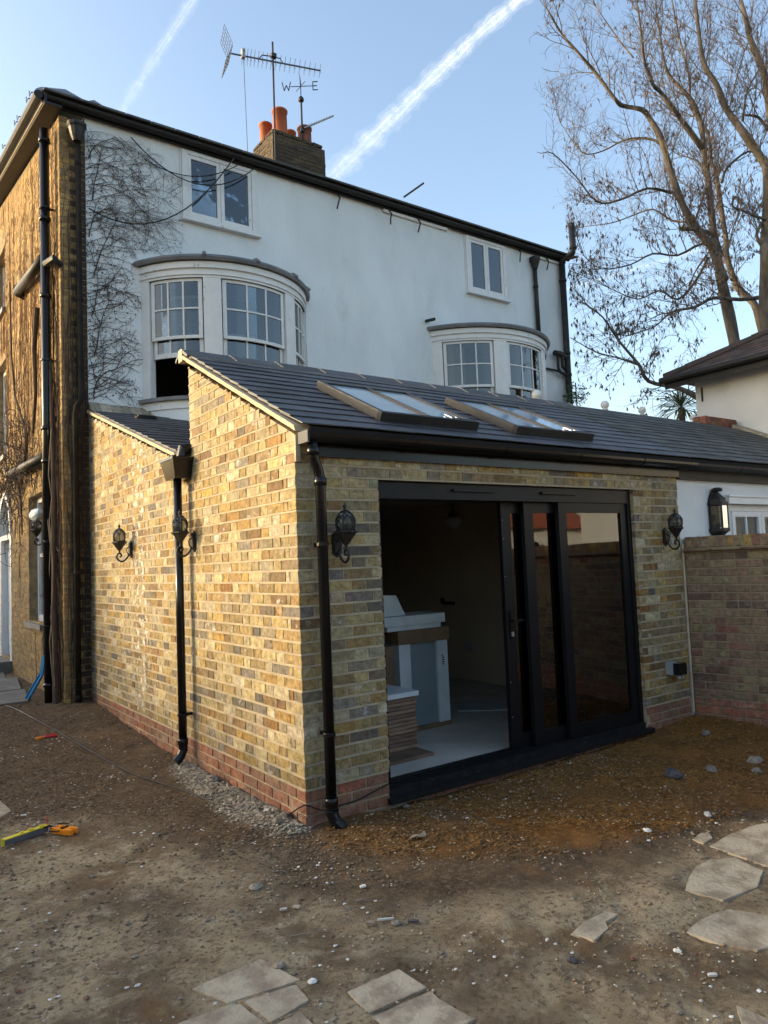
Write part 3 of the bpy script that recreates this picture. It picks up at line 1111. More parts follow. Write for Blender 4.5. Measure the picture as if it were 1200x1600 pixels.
for k in range(0, 44):
    # side elevation, Flemish bond
    y = 0.0
    if k % 2 == 0:
        seq = [0.225] if k < 30 else []
        y = -jt / 2 + 0.0
        specs_corner = True
        zc = 0.225 + (k + 0.5) * CH
        if zc + 0.03 < 2.45:
            specs.append(((BD / 2, 0.215 / 2, zc), (BD, 0.219, CH - jt), None, 'stock'))
        y = 0.225
        nxt = 'H'
    else:
        y = 0.1125
        add_side(y, y + 0.0565, k)
        y += 0.0565
        nxt = 'S'
    while y < BACK - 0.02:
        ln = 0.1125 if nxt == 'H' else 0.225
        ln *= random.uniform(0.97, 1.03) if random.random() < 0.5 else 1
        add_side(y, min(y + ln, BACK), k)
        y += ln
        nxt = 'S' if nxt == 'H' else 'H'
for k in range(0, 29):
    if k % 2 == 1:
        specs.append(((0.215 / 2, BD / 2, 0.225 + (k + .5) * CH), (0.219, BD, CH - jt), None, 'stock'))
        x, nxt = 0.225, 'H'
    else:
        x, nxt = 0.1125, 'S'
        add_front(x, x + 0.0565, k)
        x += 0.0565
    while x < W - 0.02:
        ln = 0.1125 if nxt == 'H' else 0.225
        if random.random() < 0.5:
            ln *= random.uniform(0.97, 1.03)
        add_front(x, x + ln, k)
        x += ln
        nxt = 'S' if nxt == 'H' else 'H'
# red plinth, three courses and a buried one, stretcher bond, 2 mm proud
for k in range(-4, 0):
    off = 0.0 if k % 2 == 0 else 0.1125
    zc = 0.225 + (k + .5) * CH
    if k % 2 == 0:
        specs.append(((BD / 2 - .002, 0.215 / 2 - .002, zc), (BD, 0.219, CH - jt), None, 'red'))
        y, x = 0.225, 0.1125
    else:
        specs.append(((0.215 / 2 - .002, BD / 2 - .002, zc), (0.219, BD, CH - jt), None, 'red'))
        y, x = 0.1125, 0.225
    while y < BACK - 0.02:
        y1 = min(y + 0.225, BACK)
        specs.append(((BD / 2 - .002, (y + y1) / 2, zc), (BD, y1 - y - jt, CH - jt), None, 'red'))
        y = y1
    while x < W - 0.03:
        x1 = min(x + 0.225, W)
        if x1 > DX0 and x < DX1:
            if x < DX0 - .04:
                specs.append((((x + DX0) / 2, BD / 2 - .002, zc), (DX0 - x - jt * .5, BD, CH - jt), None, 'red'))
            elif x1 > DX1 + .04:
                specs.append((((x1 + DX1) / 2, BD / 2 - .002, zc), (x1 - DX1 - jt, BD, CH - jt), None, 'red'))
            elif zc < -0.0:
                specs.append((((x + x1) / 2, BD / 2 + .01, zc - .0), (x1 - x - jt, BD, CH - jt), None, 'red'))
        else:
            specs.append((((x + x1) / 2, BD / 2 - .002, zc), (x1 - x - jt, BD, CH - jt), None, 'red'))
        x = x1
pt_ = MB()


def point_strip(a, b_, z, side_):
    'weather struck pointing: proud at its lower edge so it throws a thin line of shade'
    n = max(1, int((b_ - a) / .12))
    for i in range(n):
        u0, u1 = a + (b_ - a) * i / n, a + (b_ - a) * (i + 1) / n
        q = []
        for u in (u0, u1):
            w_ = .0010 * nz(u * 11, z * 31, 2)
            zz = z + .0012 * nz(u * 6, z * 17, 9)
            for (d, h) in ((.004, .0085), (.0005 + w_, .0060), (-.0024 + w_, -.0050), (-.0022 + w_, -.0072), (.004, -.0078)):
                q.append((d, u, zz + h) if side_ else (u, d, zz + h))
        pt_.add(q, [(k, k + 1, k + 6, k + 5) for k in range(4)])


for k in range(0, 44):
    z = 0.225 + k * CH
    if z < 2.44:
        point_strip(0.0, BACK, z, True)
    else:
        ya = (z + .02 - 2.455) / .49
        if ya < YG:
            point_strip(ya, YG, z, True)
        yb = YG + (z + .02 - 2.485) / .32
        if yb < BACK:
            point_strip(max(yb, YG), BACK, z, True)
    if z < 2.36:
        if z < DZ1 - .01:
            point_strip(0.0, DX0, z, False)
            point_strip(DX1, W, z, False)
        else:
            point_strip(0.0, W, z, False)
pt_.build('pointing', 'mortar', EXT, kind='stuff')
lay_pieces(specs, EXT, 'brick', cap=300, stuff='brickwork', c=0.0025, j=0.0020)


# sloping mortar verge under the slates
def verge(y0, z0, y1, z1, name='verge'):
    n = 26
    mb = MB()
    pts = []
    for i in range(n + 1):
        t = i / n
        y, z = y0 + (y1 - y0) * t, z0 + (z1 - z0) * t
        wob = 0.004 * nz(y * 9, 0, 3)
        pts.append((y, z, wob))
    for (ya, za, wa), (yb, zb, wb) in zip(pts, pts[1:]):
        mb.add([(-0.022 + wa, ya, za - 0.022 + wa), (0.10, ya, za - 0.022), (0.10, ya, za + 0.014), (-0.030 + wa, ya, za + 0.014 + wa * .5),
                (-0.022 + wb, yb, zb - 0.022 + wb), (0.10, yb, zb - 0.022), (0.10, yb, zb + 0.014), (-0.030 + wb, yb, zb + 0.014 + wb * .5)],
               [(0, 1, 2, 3), (4, 7, 6, 5), (0, 4, 5, 1), (1, 5, 6, 2), (2, 6, 7, 3), (3, 7, 4, 0)])
    mb.build(name, 'verge', EXT)


SL = 0.49
verge(-0.055, 2.47, 1.90, 2.47 + 1.955 * SL)
verge(2.10, 2.61, 5.10, 2.61 + 3.0 * .32)


# roofs: a deck and individual slates
def roof_frame(y0, z0, slope):
    L_ = math.hypot(1, slope)
    return V3((1, 0, 0)), V3((0, 1 / L_, slope / L_)), V3((0, -slope / L_, 1 / L_)), V3((0, y0, z0))


def slates(parent, name, m, fr, x0, x1, length, gauge, width, skip=lambda x, s: False, th=0.009, seed=1, cap=300, stuff='slates', off=0.0):
    ex, es, en, o = fr
    rnd = random.Random(seed)
    ang = math.atan2(es.z, es.y)
    rows = int(length / gauge + 0.5)
    sp = []
    for r in range(rows):
        s0 = r * gauge
        x = x0 - (width / 2 if r % 2 else 0)
        while x < x1 - 0.01:
            a, b_ = max(x, x0), min(x + width, x1)
            x += width
            if b_ - a < 0.03 or skip((a + b_) / 2, s0 + gauge / 2):
                continue
            ln = min(gauge * 1.9, length - s0 + 0.02)
            tilt = math.atan2(th * 1.0, gauge)
            c = o + ex * ((a + b_) / 2) + es * (s0 + ln / 2) + en * (th * 1.05 + 0.001 - math.sin(tilt) * 0 + off)
            c += es * rnd.uniform(-0.003, 0.003)
            sp.append((tuple(c), (round(b_ - a - 0.004, 3), round(ln, 3), th), (ang - tilt * 0.95 + rnd.uniform(-.007, .004), rnd.uniform(-.004, .004), rnd.uniform(-.006, .006)), m))
    lay_pieces(sp, parent, name, cap=cap, stuff=stuff, c=0.0015, j=0.0006)


fr1 = roof_frame(-0.10, 2.475, SL)
LEN1 = math.hypot(1.95, 1.95 * SL)
RL = [(0.77, 1.68), (2.13, 3.07)]     # the two rooflights, along X


def in_light(x, s):
    return any(a + .02 < x < b - .02 for a, b in RL) and 0.32 < s < 1.22


d = MB()
ex, es, en, o_ = fr1
d.obox(o_ + ex * 2.19 + es * LEN1 / 2 - en * 0.022, ex * 2.11, es * (LEN1 / 2 - .01), en * 0.018)
d.build('roof_deck', 'deck', EXT)
slates(EXT, 'roof_slate', 'slate', fr1, 0.0, 4.28, LEN1 - 0.02, 0.172, 0.30, skip=in_light, seed=3, cap=300)
fr2 = roof_frame(1.95, 2.575, 0.32)
LEN2 = math.hypot(3.2, 3.2 * .32)
ex, es, en, o2 = fr2
d = MB()
d.obox(o2 + ex * 2.2 + es * LEN2 / 2 - en * .022, ex * 2.19, es * LEN2 / 2, en * .018)
d.build('lean_to_deck', 'deck', EXT)
slates(EXT, 'lean_to_slate', 'slate', fr2, 0.0, 2.1, LEN2 - .04, 0.20, 0.30, seed=4, cap=120)
# vent tile
c = o2 + ex * .50 + es * 2.72 + en * .03
mb = MB()
mb.obox(c, ex * .12, es * .07, en * .012)
mb.obox(c - es * .04 + en * .018, ex * .10, es * .03, en * .014)
mb.build('vent_tile', 'blackd', EXT)
# cement fillet where the lean-to meets the house
mb = MB()
for i in range(9):
    x0_, x1_ = i * .12, i * .12 + .12
    h = .10 - .004 * i + .01 * nz(i * .7, 3)
    mb.prism([(x0_, BACK - .002, 3.60), (x0_, BACK - .16, 3.555), (x0_, BACK - .002, 3.60 + h)], (.12, 0, 0))
mb.build('flashing', 'spoil', EXT)

# ridge tiles along the top
yR, zR = 1.90, 2.475 + 2.0 * SL + 0.005
x = -0.03
i = 0
while x < 4.75:
    ln = 0.45
    mb = MB()
    prof = [(-.155, -.062), (-.13, -.045), (-.07, -.008), (-.02, .022), (0.0, .028), (.02, .022), (.07, -.008), (.13, -.045), (.13, -.07), (0, 0.0), (-.13, -.07)]
    mb.prism([(x + .006, yR + a, zR + b_) for a, b_ in prof][::-1], (ln - .014, 0, 0))
    mb.build('ridge_tile', 'ridge', EXT)
    MB().prism([(x + ln - .007, yR + a * 1.02, zR + b_ * 1.0 + .003) for a, b_ in prof][::-1], (.013, 0, 0)).build('ridge_joint', 'verge' if i < 9 else 'spoil', EXT)
    x += ln
    i += 1
# bedding mortar under the ridge
MB().box(0, 4.7, yR - .165, yR - .135, zR - .098, zR - .066).build('ridge_bedding', 'spoil', EXT)
MB().box(-.026, .02, yR - .03, yR + .05, zR - .085, zR + .022).build('ridge_end', 'verge', EXT)

# rooflights
for (a, b_) in RL:
    o = fr1[3]
    ex, es, en, _ = fr1
    s0, s1, wd = 0.30, 1.24, 0.045
    P = lambda x, s, n: o + ex * x + es * s + en * n
    mb = MB()
    mid = (a + b_) / 2
    H = 0.075
    mb.bar(P(a + wd / 2, s0, .045), P(a + wd / 2, s1, .045), wd, H, en)
    mb.bar(P(b_ - wd / 2, s0, .045), P(b_ - wd / 2, s1, .045), wd, H, en)
    mb.bar(P(a + wd, s1 - wd / 2, .045), P(b_ - wd, s1 - wd / 2, .045), wd, H, en)
    rl = mb.build('rooflight', 'roofw', EXT)
    MB().bar(P(a - .012, s0 - .024, .043), P(b_ + .012, s0 - .024, .043), .05, .085, en).build('bottom_rail', 'blackd', rl)
    MB().bar(P(mid, s0 + .003, .066), P(mid, s1 - wd - .003, .066), .024, .04, en).build('centre_bar', 'roofw', rl)
    for (p, q) in ((a + wd + .002, mid - .017), (mid + .017, b_ - wd - .002)):
        MB().obox(P((p + q) / 2, (s0 + s1 - wd) / 2, .062), ex * (q - p) / 2, es * (s1 - wd - s0 - .008) / 2, en * .006).build('pane', 'sky_pane', rl)
    mb = MB()
    mb.obox(P(b_ - .16, s0 + .10, .078), ex * .03, es * .05, en * .004)
    mb.obox(P(b_ - .11, s0 + .05, .078), ex * .035, es * .018, en * .006)
    mb.build('foil_tag', 'chrome', rl)
    mb = MB()
    mb.bar(P(a - .05, s0 - .06, .012), P(b_ + .05, s0 - .06, .012), .09, .012, en)
    mb.bar(P(a - .03, s0 - .02, .012), P(a - .03, s1 + .04, .012), .05, .010, en)
    mb.bar(P(b_ + .03, s0 - .02, .012), P(b_ + .03, s1 + .04, .012), .05, .010, en)
    mb.build('flashing_skirt', 'blackd', rl)

# eaves: fascia, soffit board, gutter with brackets
MB().box(0.13, W + .004, -0.030, -0.002, 2.300, 2.405).build('fascia_board', 'fascia', EXT)
MB().box(0.13, W + .004, -0.045, -0.031, 2.405, 2.452).build('eaves_board', 'blackd', EXT)


def gutter(parent, x0, x1, y, z, m='black', name='gutter', r=0.056, nb=None):
    mb = MB()
    prof = []
    for k in range(9):
        t = PI + PI * k / 8
        prof.append((r * math.cos(t), r * math.sin(t)))
    pr = [(y + p, z + q) for p, q in prof]
    inn = [(y + p * .93, z + q * .93) for p, q in prof][::-1]
    mb.prism([(x0, a, b_) for a, b_ in pr + inn][::-1], (x1 - x0, 0, 0))
    g = mb.build(name, m, parent)
    n = nb or int((x1 - x0) / 0.9)
    for i in range(1, n + 1):
        xx = x0 + (x1 - x0) * i / (n + 1)
        mb = MB()
        pr2 = [(y + p * 1.09, z + q * 1.09) for p, q in prof]
        in2 = [(y + p * 1.01, z + q * 1.01) for p, q in prof][::-1]
        mb.prism([(xx, a, b_) for a, b_ in pr2 + in2][::-1], (.03, 0, 0))
        mb.box(xx, xx + .03, y + r * 1.0, y + r * 1.0 + .012, z - .05, z + .03)
        mb.build('gutter_bracket', m, g)
    return g


gutter(EXT, 0.02, 4.30, -0.105, 2.43)
MB().lathe([(.058, 0), (.058, .01)], (0, 0, 0), 12)
# gutter stop end with pale mastic and the cut fascia end at the corner
MB().box(0.004, .019, -.165, -.045, 2.365, 2.44).build('gutter_stop_end', 'black', EXT)
MB().box(-0.004, .028, -.024, -.004, 2.26, 2.43).build('pale_fascia_end', 'spoil', EXT)
MB().obox((.035, -.05, 2.40), (.022, 0, 0), (0, .02, .01), (0, -.01, .028)).build('cement_dab', 'spoil', EXT)


def pipe(parent, pts, r, name='downpipe', m='black', collars=(), shoe=None, brackets=()):
    o = MB().tube(pts, r, 14).build(name, m, parent, smooth=False)
    o.data.shade_smooth()
    for c_ in collars:
        MB().lathe([(r * 1.0, 0), (r * 1.22, .004), (r * 1.22, .05), (r * 1.0, .054)], c_, 14).build('collar', m, o, smooth=True)
    for (bx, by, bz, dx, dy) in brackets:
        mb = MB()
        mb.lathe([(r * 1.15, 0), (r * 1.2, .003), (r * 1.2, .022), (r * 1.15, .025)], (bx, by, bz), 14)
        mb.box(min(bx, bx + dx) - .012 * (dy != 0), max(bx, bx + dx) + .012 * (dy != 0), min(by, by + dy) - .012 * (dx != 0), max(by, by + dy) + .012 * (dx != 0), bz, bz + .024)
        mb.build('pipe_clip', m, o)
    if shoe:
        mb = MB()
        p, dvec = V3(shoe[0]), V3(shoe[1])
        q = [p, p + V3((0, 0, -.05)), p + V3((0, 0, -.085)) + dvec * .35, p + V3((0, 0, -.105)) + dvec]
        n = 14
        mb.tube(q, r * 1.1, n, cap=False)
        inn = MB().tube([q[3] + dvec * .001, q[3] - dvec * .6], [r * .95, r * .9], n)
        s = mb.build('shoe', m, o)
        inn.build('shoe_mouth', 'deck', s)
    return o


# front downpipe with swan neck
px, py = 0.125, -0.095
pipe(EXT, [(0.075, -0.105, 2.385), (0.075, -0.105, 2.31), (0.080, -0.103, 2.27), (px - .012, py, 2.20), (px, py, 2.15), (px, py, 0.12)], 0.034,
     collars=[(0.075, -0.105, 2.29), (px, py, 2.10), (px, py, .13)], shoe=((px, py, .14), (0.045, -0.05, -.03)),
     brackets=[(px, py, 1.72, 0, .09), (px, py, 0.55, 0, .09)])
# side downpipe with hopper
hx, hy = -0.085, 1.875
hp = pipe(EXT, [(hx, hy, 2.36), (hx, hy, 0.16)], 0.034, collars=[(hx, hy, .19)], shoe=((hx, hy, .2), (-0.06, 0.0, -.03)), brackets=[(hx, hy, .42, .08, 0)])
mb = MB()
mb.add([(-.175, hy - .155, 2.52), (-.002, hy - .155, 2.52), (-.002, hy + .155, 2.52), (-.175, hy + .155, 2.52),
        (-.145, hy - .11, 2.36), (-.02, hy - .11, 2.36), (-.02, hy + .11, 2.36), (-.145, hy + .11, 2.36)],
       [(0, 1, 2, 3), (7, 6, 5, 4), (1, 0, 4, 5), (2, 1, 5, 6), (3, 2, 6, 7), (0, 3, 7, 4)])
mb.box(-.182, -.001, hy - .162, hy + .162, 2.515, 2.535)
mb.build('hopper', 'black', EXT)
mb = MB()
mb.tube([(-.06, hy - .06, 2.55), (-.06, hy - .06, 2.60), (.05, hy - .055, 2.625), (.30, hy - .055, 2.63)], .052, 12)
mb.tube([(-.10, hy + .09, 2.555), (.30, hy + .09, 2.56)], .03, 8)
mb.build('valley_outlet', 'black', EXT)

# ---- sliding door
dr = MB()
dr.box(DX0, DX1, .035, .20, 2.045, 2.160)             # head
dr.box(DX0, DX0 + .038, .035, .20, .095, 2.044)       # left jamb
dr.box(DX1 - .045, DX1, .035, .20, .095, 2.044)       # right jamb
DOOR = dr.build('sliding_door_frame', 'alu', EXT)
MB().box(DX0, DX1, .02, .24, .035, .094).build('threshold', 'dusty', DOOR)
MB().box(DX0 - .02, DX1 + .03, -.055, .019, .018, .050).build('door_sill', 'dusty', DOOR)
for k in range(3):
    MB().box(DX0 + .04, DX1 - .05, .055 + .05 * k, .063 + .05 * k, .0945, .104).build('track', 'alu', DOOR)
for xx in (1.33, 2.28):
    MB().box(xx, xx + .42, .014, .0345, 2.105, 2.125).build('trickle_vent', 'alu', DOOR)


def leaf(x0, x1, y, st0, st1, z0=.104, z1=2.044):
    mb = MB()
    t = .038
    mb.box(x0, x0 + st0, y, y + t, z0, z1)
    mb.box(x1 - st1, x1, y, y + t, z0, z1)
    mb.box(x0 + st0 + .0005, x1 - st1 - .0005, y + .001, y + t - .001, z0, z0 + .10)
    mb.box(x0 + st0 + .0005, x1 - st1 - .0005, y + .001, y + t - .001, z1 - .085, z1)
    l = mb.build('door_leaf', 'alu', EXT)
    MB().box(x0 + st0 - .01, x1 - st1 + .01, y + .016, y + .020, z0 + .095, z1 - .08).build('glass', 'dglass', l)
    return l


l3 = leaf(2.50, DX1 - .046, .050, .095, .085)
l2 = leaf(2.14, 3.05, .100, .105, .07)
l1 = leaf(1.93, 2.80, .150, .105, .07)
# handle of the innermost leaf, lock and bolts
mb = MB()
mb.box(1.965, 1.99, .140, .1495, .96, 1.18)
mb.bar((1.978, .115, 1.10), (2.09, .115, 1.10), .014, .018)
mb.bar((1.978, .148, 1.10), (1.978, .11, 1.10), .014, .018)
mb.build('door_handle', 'black', l1)
MB().obox((1.978, .134, .995), (.010, 0, 0), (0, .006, 0), (0, 0, .018)).build('lock_cylinder', 'steel', l1)
for zz in (.35, .62, 1.45, 1.75, 1.9):
    MB().lathe([(.006, 0), (.004, .004)], (1.94, .145, zz), 8).build('screw', 'steel', l1)

# ---- the room inside: floor, walls, ceiling
ROOM = []
fl = MB().box(.31, 4.02, .245, 7.5, -.03, .085).build('screed_floor', 'screed', EXT)
mb = MB()
mb.box(4.0, 4.10, .301, 7.5, .086, 2.2999)
mb.build('inner_right_wall', 'plaster', EXT)
MB().box(.31, 4.0, 7.5, 7.6, .0, 2.2999).build('inner_back_wall', 'plaster', EXT)
MB().box(.306, .33, .301, 7.5, .086, 2.2999).build('inner_left_wall', 'plaster', EXT)
MB().box(.3065, 4.099, .301, 7.599, 2.30, 2.33).build('ceiling', 'plaster', EXT)
mb = MB()
mb.box(3.975, 3.999, 3.15, 3.40, 1.02, 1.06)
mb.box(3.985, 3.999, 3.36, 3.42, 1.05, 1.10)
mb.build('pipe_stub', 'black', EXT)
mb = MB()
mb.box(3.99, 3.9995, 2.85, 2.98, .45, .56)
mb.build('socket_plate', 'lgrey', EXT)

# =================================================================== THE OLD HOUSE
HOUSE = thing('old_house', 'tall white rendered Victorian house with bow windows, brick flank wall and chimney', 'house')
ZE = 7.20


def wall_with_holes(name, parent, m, u0, u1, z0, z1, holes, place, th):
    """wall slab in (u,z) with rectangular holes; place(u, d, z) -> world; d = depth into the wall"""
    us = sorted({u0, u1, *[h[0] for h in holes], *[h[1] for h in holes]})
    zs = sorted({z0, z1, *[h[2] for h in holes], *[h[3] for h in holes]})
    mb = MB()
    for a, b_ in zip(us, us[1:]):
        for c_, d_ in zip(zs, zs[1:]):
            if any(h[0] <= a + 1e-6 and b_ <= h[1] + 1e-6 and h[2] <= c_ + 1e-6 and d_ <= h[3] + 1e-6 for h in holes):
                continue
            mb.add([place(u, d, z) for z in (c_, d_) for (u, d) in ((a, 0), (b_, 0), (b_, th), (a, th))],
                   [(0, 3, 2, 1), (4, 5, 6, 7), (0, 1, 5, 4), (1, 2, 6, 5), (2, 3, 7, 6), (3, 0, 4, 7)])
    import bmesh
    me_ = mb.mesh(name, m)
    b = bmesh.new()
    b.from_mesh(me_)
    bmesh.ops.remove_doubles(b, verts=b.verts, dist=1e-4)
    # drop the inner faces shared by neighbouring cells
    seen = {}
    for f in b.faces:
        key = tuple(sorted(v.index for v in f.verts))
        seen.setdefault(key, []).append(f)
    bmesh.ops.delete(b, geom=[f for v in seen.values() if len(v) > 1 for f in v], context='FACES')
    bmesh.ops.recalc_face_normals(b, faces=b.faces)
    b.to_mesh(me_)
    b.free()
    return link(name, me_, parent)


W1 = (1.25, 2.30, 6.30, 7.25)
W2 = (6.33, 7.26, 6.24, 7.25)
B1 = (0.66, 3.04, 3.70, 5.42)
B2 = (5.46, 8.14, 3.62, 5.33)
fac = wall_with_holes('facade_wall', HOUSE, 'render', 0.0, 8.78, 3.40, 7.345,
                      [(W1[0], W1[1], W1[2], W1[3]), (W2[0], W2[1], W2[2], W2[3]), B1, B2], lambda u, d, z: (u, BACK + d, z), 0.3)
# uneven lime render: gentle waves over a finer sheet laid just proud of the slab
sheet = MB()


def render_sheet(x0, x1, z0, z1, holes, step=.06):
    nx_ = int((x1 - x0) / step)
    nz_ = int((z1 - z0) / step)
    v = []
    for j in range(nz_ + 1):
        for i in range(nx_ + 1):
            x, z = x0 + (x1 - x0) * i / nx_, z0 + (z1 - z0) * j / nz_
            y = BACK - .012 + .007 * nz(x * .9, z * .9, 1) + .0035 * nz(x * 3.2, z * 3.2, 2)
            v.append((x, y, z))
    f = []
    for j in range(nz_):
        for i in range(nx_):
            a = j * (nx_ + 1) + i
            cx_, cz_ = (v[a][0] + v[a + 1][0]) / 2, (v[a][2] + v[a + nx_ + 1][2]) / 2
            if any(h[0] < cx_ < h[1] and h[2] < cz_ < h[3] for h in holes):
                continue
            f.append((a, a + 1, a + nx_ + 2, a + nx_ + 1))
    return sheet.add(v, f)


render_sheet(0.0, 8.78, 3.42, 7.34, [(W1[0] - .0, W1[1] + .0, W1[2] - .0, 7.5), (W2[0], W2[1], W2[2], 7.5), B1, B2])
sheet.build('render_coat', 'render', HOUSE, smooth=True)
# dark rooms behind
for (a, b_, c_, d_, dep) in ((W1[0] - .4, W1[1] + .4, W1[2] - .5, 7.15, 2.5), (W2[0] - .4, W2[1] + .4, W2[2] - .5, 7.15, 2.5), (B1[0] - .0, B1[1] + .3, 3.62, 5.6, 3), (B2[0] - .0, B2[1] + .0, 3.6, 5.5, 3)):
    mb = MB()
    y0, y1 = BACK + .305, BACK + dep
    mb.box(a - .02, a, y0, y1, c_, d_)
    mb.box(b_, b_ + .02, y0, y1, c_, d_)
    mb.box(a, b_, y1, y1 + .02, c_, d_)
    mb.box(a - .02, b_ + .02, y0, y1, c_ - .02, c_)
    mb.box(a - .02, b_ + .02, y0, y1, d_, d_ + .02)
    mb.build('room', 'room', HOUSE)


def casement(x0, x1, z0, z1, name='casement_window', ajar=0):
    y = BACK - .012
    mb = MB()
    e = .055
    mb.box(x0 - .02, x0 + e, y - .028, y + .10, z0, z1)
    mb.box(x1 - e, x1 + .02, y - .028, y + .10, z0, z1)
    mb.box(x0 + e, x1 - e, y - .028, y + .10, z1 - .05, z1)
    mb.box(x0 + e, x1 - e, y - .028, y + .10, z0, z0 + .045)
    o = mb.build(name, 'paint', HOUSE)
    MB().box(x0 - .05, x1 + .05, y - .085, y + .02, z0 - .045, z0 - .003).build('sill', 'paint', o)
    MB().box(x0 - .045, x0 - .022, y - .012, y + .01, z0, z1 + .0).build('architrave', 'paint', o)
    MB().box(x1 + .022, x1 + .045, y - .012, y + .01, z0, z1 + .0).build('architrave', 'paint', o)
    mid = (x0 + x1) / 2
    for a, b_ in ((x0 + e + .003, mid - .003), (mid + .003, x1 - e - .003)):
        s = .05
        mb = MB()
        yy = y - .018
        mb.box(a, a + s, yy, yy + .045, z0 + .048, z1 - .053)
        mb.box(b_ - s, b_, yy, yy + .045, z0 + .048, z1 - .053)
        mb.box(a + s, b_ - s, yy, yy + .045, z0 + .048, z0 + .105)
        mb.box(a + s, b_ - s, yy, yy + .045, z1 - .103, z1 - .053)
        mb.build('sash', 'paint', o)
        MB().box(a + s - .005, b_ - s + .005, yy + .018, yy + .024, z0 + .10, z1 - .098).build('pane', 'glass', o)
    return o


c1_ = casement(*W1)
c2_ = casement(*W2)


# ---- bow windows
def arc_pts(x0, x1, h, n, out=0.0):
    wd = (x1 - x0) / 2
    r = (wd * wd + h * h) / (2 * h)
    cx, cy = (x0 + x1) / 2, BACK - h + r
    a0 = math.atan2(BACK - cy, -wd) % (2 * PI)
    a1 = math.atan2(BACK - cy, wd) % (2 * PI)
    if a1 < a0:
        a1 += 2 * PI

    def at(t, o=out):
        a = a0 + (a1 - a0) * t
        return V3((cx + (r + o) * math.cos(a), cy + (r + o) * math.sin(a), 0))
    return at


def arc_band(at, t0, t1, o0, o1, z0, z1, n=20):
    """curved slab between offsets o0 (inner) and o1 (outer)"""
    mb = MB()
    v = []
    for i in range(n + 1):
        t = t0 + (t1 - t0) * i / n
        p, q = at(t, o0), at(t, o1)
        v += [(p.x, p.y, z0), (q.x, q.y, z0), (q.x, q.y, z1), (p.x, p.y, z1)]
    f = [(0, 1, 2, 3)[::-1], tuple(n * 4 + k for k in range(4))]
    for i in range(n):
        for k in range(4):
            f.append((i * 4 + k, i * 4 + (k + 1) % 4, i * 4 + 4 + (k + 1) % 4, i * 4 + 4 + k))
    return mb.add(v, f)


def join(bs):
    r = MB()
    for b_ in bs:
        r.add(b_.v, b_.f)
    return r


